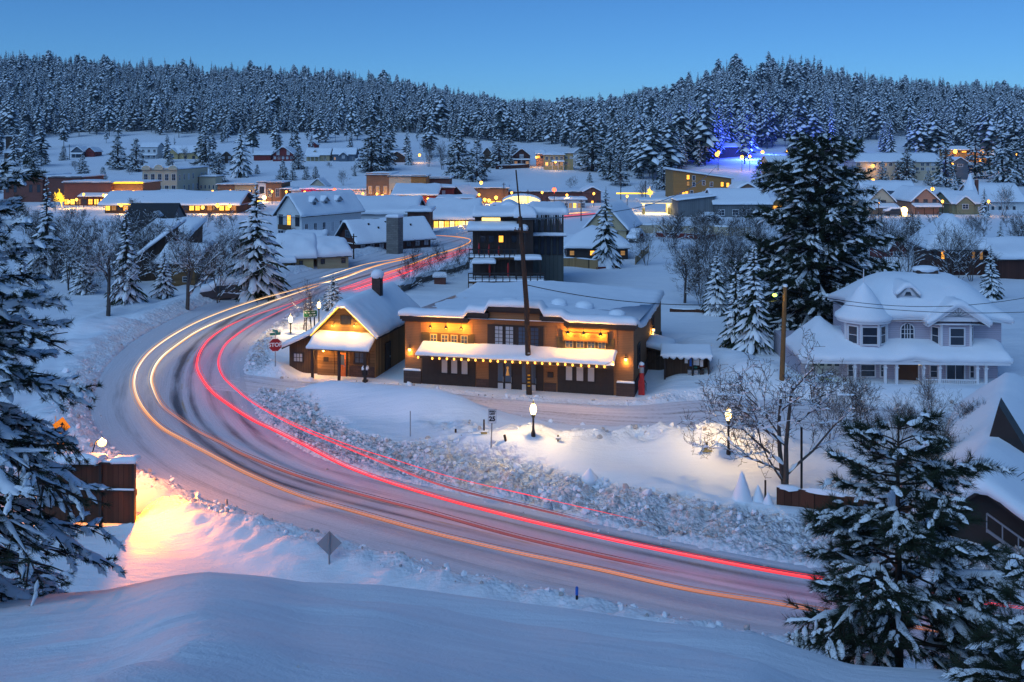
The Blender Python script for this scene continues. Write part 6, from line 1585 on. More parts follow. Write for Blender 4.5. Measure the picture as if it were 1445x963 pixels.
def bare_meshes(seed, H, spread=.6, depth=5, trunk=None, stems=1, lean=.0, snow=.5, first=.25, bark='bark_grey', thin=1.0, fan=.28):
    """leafless tree: trunk, branching twigs, snow along the upper sides"""
    rnd = random.Random(seed); tk, cr, sn = MB(), MB(), MB()
    r0 = trunk or H * .018 + .02

    def grow(p, d, L, r, lev):
        n = 4 if lev < 2 else 3; pts = [p]; dd = d.copy()
        for j in range(n):
            dd = (dd + Vector((rnd.uniform(-1, 1), rnd.uniform(-1, 1), rnd.uniform(-.6, .8))) * (.16 + .05 * lev)).normalized()
            if lev > 1 and dd.z < -.1: dd.z += .15
            pts.append(pts[-1] + dd * (L / n))
        rad = [max(.0045 * thin, r * (1 - .55 * j / n)) for j in range(n + 1)]
        (tk if lev == 0 else cr).tube(pts, rad, 7 if lev == 0 else 5 if lev == 1 else 3, cap=False)
        if snow and lev < depth - 1 and (lev > 0 or abs(d.z) < .8):
            for j in range(n):
                a, b = pts[j], pts[j + 1]; s = (b - a).normalized()
                if abs(s.z) < .8 and rnd.random() < snow:
                    w = rad[j] * (.95 + .25 * (thin > 1.3)) + .012 * thin * (1.5 if thin > 1.3 else 1); snow_strip(sn, [a + Vector((0, 0, rad[j] * .6)), a.lerp(b, .5) + Vector((0, 0, rad[j] * .6)), b + Vector((0, 0, rad[j + 1] * .6))], w, w * 1.3, rnd)
        if lev >= depth: return
        nb = (rnd.randint(6, 8) if lev == 0 else rnd.randint(4, 5) if lev < 3 else 3)
        for k in range(nb):
            t = first + (1 - first) * (k + rnd.random()) / nb if lev == 0 else .25 + .75 * (k + rnd.random()) / nb
            t = min(t, .999); j = int(t * n); q = pts[j].lerp(pts[j + 1], t * n - j)
            ax = (pts[j + 1] - pts[j]).normalized(); o = ax.orthogonal().normalized(); o = rot_about(o, ax, rnd.random() * 6.283)
            a = rnd.uniform(.45, .95) * (spread / .6)
            nd = (ax * math.cos(a) + o * math.sin(a)).normalized(); nd.z += .12; nd.normalize()
            grow(q, nd, L * rnd.uniform(.42, .68) * (1.15 - .45 * t if lev == 0 else 1), max(.0045 * thin, r * rnd.uniform(.38, .55) * (1.15 - .5 * t)), lev + 1)
    for s in range(stems):
        a = rnd.random() * 6.283; k = 0 if stems == 1 else fan
        d = Vector((math.cos(a) * k + lean, math.sin(a) * k, 1)).normalized()
        grow(Vector((math.cos(a) * .1 * (stems > 1), math.sin(a) * .1 * (stems > 1), -.6)), d, H * .68 * rnd.uniform(.8, 1.05) / (1 if depth > 1 else .7), r0 * (1 if stems == 1 else .6), 0)
    return tk.mesh('trunk', bark, True), cr.mesh('crown', bark), (sn.mesh('snow_clumps', 'snow', True) if sn.v else None)


def plant(meshes, name, label, loc, sc=1.0, rz=0.0, cat='tree', group=None, sz=None):
    t = thing(name, label, cat, loc, rz, group); t.scale = (sc, sc, sz or sc)
    for nm, me in zip(('trunk', 'crown', 'snow_clumps'), meshes):
        if me is not None:
            o = bpy.data.objects.new(nm, me); COL.objects.link(o); o.parent = t
    return t


def far_conifer(seed, H=20.0, Rr=3.2, snow=.8):
    rnd = random.Random(seed); mb = MB()
    low, shp = ((.10, .8), (.08, .7), (.12, .9), (.26, .5), (.06, .8), (.32, .42), (.16, 1.0))[seed % 7]
    mb.add([(-.25, 0, -3), (.25, 0, -3), (0, 0, H)], [(0, 1, 2)], 0); mb.add([(0, -.25, -3), (0, .25, -3), (0, 0, H)], [(0, 1, 2)], 0)
    n = 74; ang = 0
    for i in range(n):
        fr = low + (.985 - low) * (i / n) ** .85; z = H * fr; ang += 2.399 + rnd.uniform(-.4, .4)
        L = (Rr * (1 - (fr - low) / (1 - low)) ** shp * min(1, .55 + (fr - low) * 5) + .25) * rnd.uniform(.5, 1.25); d = Vector((math.cos(ang), math.sin(ang), 0)); s = Vector((-d.y, d.x, 0)); w = L * .42
        dr = L * rnd.uniform(.25, .6); c = Vector((0, 0, z)); tip = c + d * L - Vector((0, 0, dr)); m = c + d * L * .55 - Vector((0, 0, dr * .25))
        mb.add([c, m - s * w - Vector((0, 0, w * .7)), tip, m + s * w - Vector((0, 0, w * .7)), m - Vector((0, 0, w * .1))], [(0, 1, 4), (1, 2, 4), (2, 3, 4), (3, 0, 4)], 0)
        if rnd.random() < snow:
            k = rnd.uniform(.45, .9); u = Vector((0, 0, .22)); m2 = c + d * L * .62 - Vector((0, 0, dr * .3)); ww = w * k
            mb.add([c + d * L * .25 + u, m2 - s * ww + u - Vector((0, 0, ww * .55)), tip + u * .6, m2 + s * ww + u - Vector((0, 0, ww * .55)), m2 + u * 1.6], [(0, 1, 4), (1, 2, 4), (2, 3, 4), (3, 0, 4)], 1)
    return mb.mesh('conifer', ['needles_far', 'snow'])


# forest edge: lowest photo row at which the closed wood stands
_FE = np.array([(-300, 200), (0, 199), (60, 193), (100, 188), (200, 186), (300, 192), (380, 190), (430, 187), (500, 190), (560, 186), (640, 196), (700, 200), (760, 203), (800, 208), (830, 214), (870, 232), (900, 252), (935, 262), (960, 240), (1000, 233), (1040, 214), (1075, 205), (1100, 196), (1150, 205), (1200, 203), (1250, 196), (1300, 190), (1340, 205), (1400, 222), (1445, 232), (1700, 235)], float)


def wood_points():
    rnd = np.random.RandomState(7); out = []
    y = 330.0
    while y < 1560:
        stp = 4.7 + (y - 330) * .0038
        x0 = -.62 * y - 30; n = int((.62 * y * 2 + 60) / stp)
        xs = x0 + (np.arange(n) + rnd.rand(n)) * stp; yy = y + rnd.rand(n) * stp
        out.append(np.stack([xs, yy], 1)); y += stp * .95
    P = np.concatenate(out); z = far_z(P[:, 0], P[:, 1])
    px = CX + FOC * P[:, 0] / P[:, 1]; py = HY + (H0 - z) * FOC / P[:, 1]
    yr = np.interp(px, _C, _YR)
    ok = (py < np.interp(px, _FE[:, 0], _FE[:, 1])) & (P[:, 1] < yr + 60) & (P[:, 1] > 345)
    # clearings on the right hand slope
    for cx, cy, rx, ry in ((1110, 183, 14, 9), (1205, 186, 16, 9), (1240, 190, 16, 5), (1410, 192, 40, 8), (1290, 183, 18, 5), (1061, 130, 23, 12), (1106, 129, 9, 10), (660, 0, 1, 1)):
        ok &= ~((((px - cx) / rx) ** 2 + ((py - cy) / ry) ** 2 < 1) & (rnd.rand(len(px)) < .93))
    low = (py >= np.interp(px, _FE[:, 0], _FE[:, 1])) & (py < np.interp(px, _FE[:, 0], _FE[:, 1]) + 44) & (P[:, 1] > 380) & (np.abs(px - 745) > 95)
    ok |= low & (rnd.rand(len(px)) < (.24) * (1 - (py - np.interp(px, _FE[:, 0], _FE[:, 1])) / 52)) & (fbm(P[:, 0] / 22, P[:, 1] / 22, 47, 2) > -.02)
    dens = fbm(P[:, 0] / 45, P[:, 1] / 45, 41, 3)
    ok &= rnd.rand(len(px)) < np.clip(.93 + dens * np.where(px > 880, 1.7, .9), .15, 1)
    P, z, px, py = P[ok], z[ok], px[ok], py[ok]
    s = (.48 + .72 * rnd.rand(len(P)) ** 1.2) * (1 + .10 * (rnd.rand(len(P)) > .9))
    s *= np.interp(px, [850, 960, 1060, 1150, 1200, 1400], [1, 1.1, 1.3, 1.15, 1, 1.1])
    return np.stack([P[:, 0], P[:, 1], z], 1), s, px, py, rnd


def forest():
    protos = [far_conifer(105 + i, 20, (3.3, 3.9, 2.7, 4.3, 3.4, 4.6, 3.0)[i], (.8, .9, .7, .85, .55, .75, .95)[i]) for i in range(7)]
    P, s, px, py, rnd = wood_points()
    order = np.argsort(P[:, 1] - 0); first = order[:290]
    # the front row as trees of their own
    for i in first:
        o = bpy.data.objects.new('forest_conifer', protos[int(rnd.randint(7))]); COL.objects.link(o)
        o.location = P[i]; k = float(s[i]); kw = k * rnd.uniform(.85, 1.3); o.scale = (kw, kw, k); o.rotation_euler[0] = rnd.uniform(-.05, .05); o.rotation_euler[2] = float(rnd.rand() * 6.28)
        side = 'left' if px[i] < 560 else 'middle' if px[i] < 960 else 'right'
        tag(o, {'left': 'snow dusted conifer in the front row of the wood on the left slope', 'middle': 'snow dusted conifer in the front row of the wood behind the yellow villa', 'right': 'snow dusted conifer in the front row of the wood behind the motels'}[side], 'tree',
            {'left': 'front row of the left wood', 'middle': 'front row of the middle wood', 'right': 'front row of the right wood'}[side])
    rest = order[290:]
    me = bpy.data.meshes.new('forest'); me.from_pydata([tuple(p) for p in P[rest]], [], [])
    for nm, val in (('tree_turn', rnd.rand(len(rest)) * 6.283),):
        a = me.attributes.new(nm, 'FLOAT', 'POINT'); a.data.foreach_set('value', val.astype(np.float32))
    sv = s[rest][:, None] * np.concatenate([np.repeat(rnd.uniform(.75, 1.35, (len(rest), 1)), 2, 1), rnd.uniform(.85, 1.15, (len(rest), 1))], 1)
    a = me.attributes.new('tree_size', 'FLOAT_VECTOR', 'POINT'); a.data.foreach_set('vector', sv.astype(np.float32).ravel())
    a = me.attributes.new('tree_lean', 'FLOAT', 'POINT'); a.data.foreach_set('value', rnd.uniform(-.07, .07, len(rest)).astype(np.float32))
    a = me.attributes.new('tree_kind', 'INT', 'POINT'); a.data.foreach_set('value', rnd.randint(0, 7, len(rest)).astype(np.int32))
    fo = bpy.data.objects.new('forest', me); COL.objects.link(fo); tag(fo, 'dense snow dusted conifer forest covering the far ridges', 'forest', None, 'stuff')
    pc = bpy.data.collections.new('conifer_kinds')
    for i, m in enumerate(protos): pc.objects.link(bpy.data.objects.new('conifer_kind.%03d' % i, m))
    ng = bpy.data.node_groups.new('scatter_conifers', 'GeometryNodeTree')
    ng.interface.new_socket('Geometry', in_out='INPUT', socket_type='NodeSocketGeometry'); ng.interface.new_socket('Geometry', in_out='OUTPUT', socket_type='NodeSocketGeometry')
    N, L = ng.nodes.new, ng.links.new
    gi, go, ip, ci = N('NodeGroupInput'), N('NodeGroupOutput'), N('GeometryNodeInstanceOnPoints'), N('GeometryNodeCollectionInfo')
    ci.inputs['Collection'].default_value = pc; ci.inputs['Separate Children'].default_value = True; ci.inputs['Reset Children'].default_value = True
    def at(nm, dt):
        n = N('GeometryNodeInputNamedAttribute'); n.data_type = dt; n.inputs['Name'].default_value = nm; return n.outputs['Attribute']
    cx_ = N('ShaderNodeCombineXYZ'); L(at('tree_turn', 'FLOAT'), cx_.inputs['Z']); L(at('tree_lean', 'FLOAT'), cx_.inputs['X'])
    L(gi.outputs[0], ip.inputs['Points']); L(ci.outputs[0], ip.inputs['Instance']); ip.inputs['Pick Instance'].default_value = True
    L(at('tree_kind', 'INT'), ip.inputs['Instance Index']); L(cx_.outputs[0], ip.inputs['Rotation']); L(at('tree_size', 'FLOAT_VECTOR'), ip.inputs['Scale']); L(ip.outputs[0], go.inputs[0])
    md = fo.modifiers.new('scatter', 'NODES'); md.node_group = ng
    print('forest trees', len(P))


def trees():
    rnd = random.Random(5)
    # foreground pine by the road at right
    p = hit(1268, 936); p = W(1268, 925, 25.0); base = gz(p.x, p.y)
    Hh = H0 - (592 - HY) * 25 / FOC - base
    plant(pine_meshes(3, Hh, 3.0, 22, 7, .29, 56, .0078, .42, .12, .05, .50, .24, 9, trunk_r=.10, jag=.35, pad=.18), 'foreground_pine', 'long needled snowy pine standing before the road at lower right', (p.x, p.y, base - .1), 1, .4)
    # corner pine, mostly outside the frame
    p = W(1475, 963, 15.5); base = gz(p.x, p.y)
    plant(pine_meshes(8, 3.0, 1.25, 13, 6, .25, 60, .0055, .28, .12, .05, .5, .12, 5), 'foreground_pine', 'dark pine cut by the lower right corner of the photo', (p.x, p.y, base - .5), 1, 1.0)
    # big fir at the left edge
    p = W(-85, 900, 23.0); base = gz(p.x, p.y)
    Hh = H0 - (205 - HY) * 23 / FOC - base
    plant(pine_meshes(21, Hh, 3.4, 34, 8, .19, 34, .0078, .28, .12, .02, .30, .50, 9, dens=.97, trunk_r=.2, pad=.5), 'foreground_fir', 'large drooping snow laden fir filling the left edge', (p.x, p.y, base - .1), 1, 2.0)
    # tall dark pine behind the lilac house
    p = G(1150, 478); plant(pine_meshes(31, 18.2, 6.2, 40, 12, .62, 36, .036, .40, .30, .10, .36, .20, 5, trunk_r=.33, jag=.35), 'tall_pine', 'tallest dark pine with clumps of snow behind the lilac house', (p.x, p.y, 0), 1, .3)
    # spruces
    S = [spruce_meshes(50 + i, 10.0, (2.9, 2.5, 2.2)[i], 7, .36, (1.0, .95, 1.0)[i]) for i in range(3)]
    N_ = [pine_meshes(70 + i, 9.0, 2.5, 20, 7, .46, 16, .034, .42, .26, .06, .8, .25, 3) for i in range(2)]
    lst = [(0, 362, 418, 252, 1.15, 'big snow laden spruce beside the ochre cottage and the road'), (2, 178, 428, 292, 1.0, 'snow plastered spruce behind the leafless tree with the bare trunk'), (2, 66, 392, 246, .95, 'slender snow plastered spruce under the far left brick store'),
           (1, 855, 379, 262, .95, 'lone snow laden spruce in front of the dark cottage with lit windows'), (1, 1064, 506, 348, .95, 'snow draped spruce left of the pole with the green lamp'), (2, 1038, 500, 372, .95, 'pinkish snow draped spruce half hidden by its taller twin'),
           (0, 1012, 446, 348, .95, 'dark green snow dusted fir beside the open yard right of the brown building'), (1, 1398, 424, 345, 1.1, 'snowy fir behind the right end of the lilac house'), (0, 1296, 348, 300, 1.2, 'bushy snow dusted fir left of the dark villa'),
           (1, 1412, 346, 312, .9, 'slim young fir right of the dark villa'), (1, 1389, 306, 262, .9, 'snow dusted fir before the white church hall'), (1, 1347, 277, 240, .9, 'snowy spruce left of the white steeple'), (0, 120, 414, 350, 1.3, 'dark bushy fir under the leafless trees at far left'),
           (0, 470, 440, 386, 1.3, 'dark bushy fir between the road and the timber cabin roof'), (2, 577, 234, 193, .85, 'slender white spruce on the middle slope'), (0, 340, 250, 172, .9, 'tall dark spruce on the left slope between the red and yellow houses'),
           (0, 1210, 452, 395, 1.1, 'low dark fir under the tallest pine'), (1, 1128, 470, 400, 1.2, 'dark fir at the foot of the tallest pine')]
    for i, px, pb, pt, wx, lab in lst:
        p = hit(px, pb) if pb < 262 else G(px, pb, .2); hh = (pb - pt) * p.y / FOC; k = hh / 10
        t = plant(S[i], 'snowy_spruce', lab, (p.x, p.y, gz(p.x, p.y) - .1), k * wx, rnd.random() * 6, sz=k)
    slope = [(0, 47, 246, 201, 'spruce above the far left brick store'), (1, 64, 233, 212, 'small spruce right of the spruce above the brick store'), (0, 35, 222, 182, 'spruce beside the dark timber hut'), (1, 90, 227, 206, 'spruce left of the pale gabled chalet'), (0, 116, 249, 218, 'spruce below the two small chalets'),
             (0, 166, 239, 191, 'tall spruce left of the white house'), (1, 145, 256, 235, 'low snowy spruce below the tall one by the white house'), (0, 192, 242, 196, 'spruce standing before the white house'), (0, 240, 235, 217, 'small spruce before the yellow house'), (0, 290, 237, 184, 'tall spruce right of the yellow house'),
             (0, 309, 258, 215, 'spruce behind the cream hotel annex'), (1, 363, 246, 232, 'small bush fir on the open left slope'), (0, 399, 254, 226, 'spruce below the dark red chalet'), (1, 413, 255, 235, 'small spruce touching the one below the red chalet'), (0, 421, 239, 206, 'spruce right of the dark red chalet'), (1, 432, 254, 235, 'left of two young spruces on the open slope'),
             (1, 445, 253, 234, 'right of two young spruces on the open slope'), (1, 500, 249, 238, 'tiny spruce below the grey blue cottage'), (0, 524, 243, 176, 'left of the two tall spruces above the brick block'), (0, 537, 242, 168, 'right of the two tall spruces above the brick block'),
             (0, 647, 252, 178, 'tall dark spruce on the middle slope'), (0, 673, 256, 198, 'spruce right of the tall dark one on the middle slope'), (1, 704, 238, 188, 'snowy spruce between the two dark chalets'), (1, 718, 231, 180, 'snowy spruce behind the white trimmed chalet'), (1, 832, 258, 243, 'small snowy fir at the right end of the open slope'),
             (0, 836, 242, 163, 'tall dark spruce right of the yellow villa'), (0, 861, 254, 203, 'spruce below the tall one by the yellow villa'), (0, 875, 262, 212, 'broad spruce at the foot of the middle wood'), (0, 937, 268, 222, 'snowy spruce left of the brown apartment block'), (0, 1222, 244, 216, 'spruce before the left end of the long motel'),
             (0, 1280, 257, 208, 'tall spruce before the middle of the long motel'), (1, 1267, 256, 226, 'spruce left of the tall one before the motel'), (1, 1310, 262, 240, 'small spruce before the right end of the motel'), (0, 1335, 264, 204, 'dark spruce between the motel and the grey cottage'), (0, 1376, 252, 192, 'dark spruce right of the grey cottage'),
             (0, 1414, 262, 184, 'tallest dark spruce above the white church'), (1, 1436, 262, 200, 'dark spruce at the right edge above the church'), (0, 1072, 268, 226, 'spruce between the motel wing and the apartment block'), (0, 1245, 258, 228, 'low spruce below the left end of the motel'), (1, 1396, 236, 196, 'spruce beside the lodge with amber eaves')]
    for i, px, pb, pt, lab in slope:
        p = hit(px, pb); hh = (pb - pt) * p.y / FOC; k = hh / 9
        plant(N_[i], 'slope_conifer', 'snow dusted ' + lab, (p.x, p.y, p.z - .3), k * 1.12, rnd.random() * 6, sz=k)
    # leafless trees
    B = [bare_meshes(90, 10, .62, 5, .20, 1, 0, .95, .22, 'bark_grey', 1.6), bare_meshes(91, 10, .55, 5, .13, 2, 0, .9, .2, 'bark_grey', 1.5), bare_meshes(92, 8, .5, 4, .09, 3, 0, .8, .15, 'bark_grey', 1.8), bare_meshes(93, 6, .5, 4, .05, 3, 0, .2, .1, 'bark', 1.7), bare_meshes(94, 8, .62, 4, .08, 1, 0, .3, .25, 'bark', 1.6)]
    p = hit(1112, 692)
    bm = bare_meshes(98, 7.6, .85, 5, .22, 2, 0, .75, .14, 'bark_grey', 1.9, .09)
    plant(bm, 'bare_tree', 'spreading leafless tree behind the wooden retaining wall, lit by the street lamp', (p.x, p.y, p.z), 1.15, .8)
    bl = [(0, 152, 446, 296, 'leafless tree with a thick bare trunk in the snowy yard at left'), (0, 264, 436, 292, 'large leafless tree with snowy limbs left of the road'), (1, 308, 430, 305, 'twin stemmed leafless tree left of the big snow laden spruce'), (1, 96, 410, 300, 'thin leafless tree behind the left edge fir'),
          (2, 128, 400, 318, 'leafless thicket tree below the depot hall'), (2, 208, 372, 306, 'leafless tree in front of the dark slate roof'), (2, 335, 392, 318, 'leafless tree before the white barn'), (4, 428, 466, 388, 'leafless sapling beside the green road sign'), (4, 440, 468, 385, 'leafless sapling behind the green road sign'),
          (3, 575, 409, 350, 'bare sapling above the stone wall, nearest the cabin'), (3, 618, 396, 346, 'bare sapling in the middle of the stone wall'), (3, 648, 388, 345, 'bare sapling at the far end of the stone wall'), (1, 772, 402, 348, 'snow frosted bush right of the dark chalet'), (2, 912, 376, 318, 'bushy leafless tree right of the lit cottage'),
          (0, 966, 428, 325, 'large leafless tree in the yard behind the brown building'), (2, 1000, 398, 310, 'leafless tree left of the dusted fir in the yard'), (2, 945, 352, 312, 'leafless shrub before the grey shed'), (2, 1035, 372, 318, 'leafless shrub below the grey workshop'), (1, 1078, 352, 312, 'leafless shrub right of the grey workshop'),
          (2, 1262, 398, 300, 'tall pale leafless tree right of the tallest pine'), (2, 1278, 402, 318, 'leaning leafless tree before the red cabin'), (2, 1350, 404, 312, 'leafless tree before the amber window of the dark villa'), (2, 1372, 398, 325, 'leafless shrub right of the amber window'), (3, 805, 266, 250, 'bare brush on the open slope'),
          (2, 1212, 612, 520, 'wide leafless shrub in front of the lilac house garage'), (2, 1318, 610, 532, 'leafless shrub in front of the lilac house porch'), (2, 1372, 640, 560, 'leafless shrub at the lower right of the lilac house'), (2, 1260, 640, 556, 'leafless shrub behind the foreground pine'), (0, 1400, 690, 585, 'gnarled leafless tree beside the snowed roof at the right edge'), (2, 1345, 690, 590, 'dense leafless thicket beside the snowed roof'), (2, 1170, 620, 545, 'leafless shrub right of the spreading tree'),
          (2, 485, 262, 240, 'bare bush on the open left slope'), (2, 905, 285, 255, 'bare aspen beside the fuel station'), (2, 1414, 305, 262, 'leafless tree before the church hall'), (2, 1325, 372, 330, 'leafless shrub left of the dark villa'), (2, 605, 236, 200, 'bare grey aspen on the middle slope, left one'), (2, 625, 240, 200, 'bare grey aspen on the middle slope, right one'), (2, 262, 228, 208, 'bare tree right of the white house'), (1, 230, 408, 330, 'leafless tree before the brown house'), (1, 285, 408, 318, 'leafless tree between the two big ones left of the road'), (2, 60, 372, 300, 'leafless thicket left of the slender spruce')]
    hs_ = (9.2, 9.2, 7.0, 5.2, 7.4)
    for i, px, pb, pt, lab in bl:
        p = hit(px, pb); k = (pb - pt) * p.y / FOC / hs_[i]
        plant(B[i], 'bare_tree', lab, (p.x, p.y, p.z), k, rnd.random() * 6)

    # thickets: frosted leafless trees crowding between the houses, nothing to tell one from the next
    F = [bare_meshes(140 + i, 7, .6, 4, .09, (1, 2, 3)[i], 0, .95, .18, 'bark_grey', 2.9) for i in range(3)]
    for grp, lab, boxes, n in (('frosted thicket left of the road bend', 'frosted leafless tree in the crowded thicket left of the road bend', ((20, 300, 345, 330), (60, 330, 330, 372), (80, 372, 330, 418), (20, 300, 120, 400)), 60),
                               ('thicket beyond the brown building yard', 'frosted leafless tree in the thicket between the yard and the grey workshop', ((935, 320, 1100, 352), (985, 352, 1110, 400), (985, 400, 1060, 440), (935, 340, 1080, 372)), 40),
                               ('thicket above the lilac house', 'frosted leafless tree in the thicket above the lilac house', ((1225, 318, 1330, 352), (1330, 318, 1445, 340), (1240, 352, 1445, 392)), 34),
                               ('thicket below the lilac house', 'frosted leafless shrub in the thicket below the lilac house', ((1195, 600, 1400, 650), (1300, 650, 1400, 700)), 10),
                               ('brush on the town slope', 'patch of bare frosted brush on the open town slope', ((60, 226, 300, 250), (430, 222, 560, 246), (860, 252, 960, 272), (600, 226, 640, 236)), 24)):
        for k in range(n):
            x0, y0, x1, y1 = boxes[k % len(boxes)]
            p = hit(rnd.uniform(x0, x1), rnd.uniform(y0, y1)); h = rnd.uniform(.5, 1.0) * (1.0 if p.y < 200 else .75)
            if 'below' in grp: h *= .55
            if p.x > -36 + .0 * p.y and grp.endswith('bend') and sdist([p.x], [p.y], ROAD_OUT)[0][0] < 5: continue
            plant(F[k % 3], 'frosted_tree', lab, (p.x, p.y, p.z), h, rnd.random() * 6, group=grp)
    young = [(0, 232, 420, 350), (1, 100, 398, 330), (2, 215, 392, 330), (0, 30, 420, 350), (1, 312, 400, 340), (2, 250, 346, 300), (0, 345, 360, 312)]
    for (i, px, pb, pt), lab in zip(young, ('young snowy spruce before the brown house at left', 'young snowy spruce in the thicket below the arched sign store', 'young snowy spruce beside the dark barn roof', 'young snowy spruce behind the left edge fir', 'young snowy spruce behind the twin stemmed leafless tree', 'snowy spruce in front of the depot hall', 'snowy spruce between the depot and the white barn')):
        p = hit(px, pb); k = (pb - pt) * p.y / FOC / 10
        plant(S[i], 'snowy_spruce', lab, (p.x, p.y, p.z - .1), k * 1.1, rnd.random() * 6, sz=k)


# ------------------------------------------------------------------ street furniture and other small things
def street_lamp(px, py_top, py_base, label, base=None, glow='street_glow', group='acorn street lamps'):
    p = base or hit(px, py_base); z1 = H0 - (py_top - HY) * p.y / FOC - p.z
    t = thing('street_lamp', label, 'street lamp', p, 0, group)
    q = MB(); q.lathe([(.13, -.8), (.12, .15), (.07, .35), (.055, z1 - .5), (.09, z1 - .42), (.12, z1 - .30), (.16, z1 - .26)], 10); q.build('pole', 'metal_black', t)
    q = MB(); q.lathe([(.11, z1 - .26), (.17, z1 - .10), (.18, z1 + .06), (.13, z1 + .22), (.07, z1 + .32)], 10); q.build('lantern', glow, t, True)
    q = MB(); q.lathe([(.11, z1 + .32), (.06, z1 + .38), (.03, z1 + .42), (.035, z1 + .48), (.005, z1 + .52)], 8); q.build('finial', 'metal_black', t)
    lamp(t, (0, 0, z1 + .66), 520, (1.0, .66, .28), .12)
    return t


def post_sign(name, label, p, height, cat='road sign', rz=0.0, lean=0.0, r=.035, post='metal_grey'):
    t = thing(name, label, cat, p, rz); t.rotation_euler[1] = lean
    MB().tube([(0, .03, -1), (0, .03, height)], r, 8).build('post', post, t)
    return t


def plate(pts, y0=-.012, y1=.012):
    q = MB(); q.ext([(x, y0, z) for x, z in pts], (0, y1 - y0, 0)); return q


def rrect(w, h, r, n=4, cz=0.0):
    o = []
    for sx, sz, a in ((1, -1, -90), (1, 1, 0), (-1, 1, 90), (-1, -1, 180)):
        for i in range(n + 1):
            b = R(a + 90 * i / n); o.append((sx * (w / 2 - r) + r * math.cos(b), cz + sz * (h / 2 - r) + r * math.sin(b)))
    return o


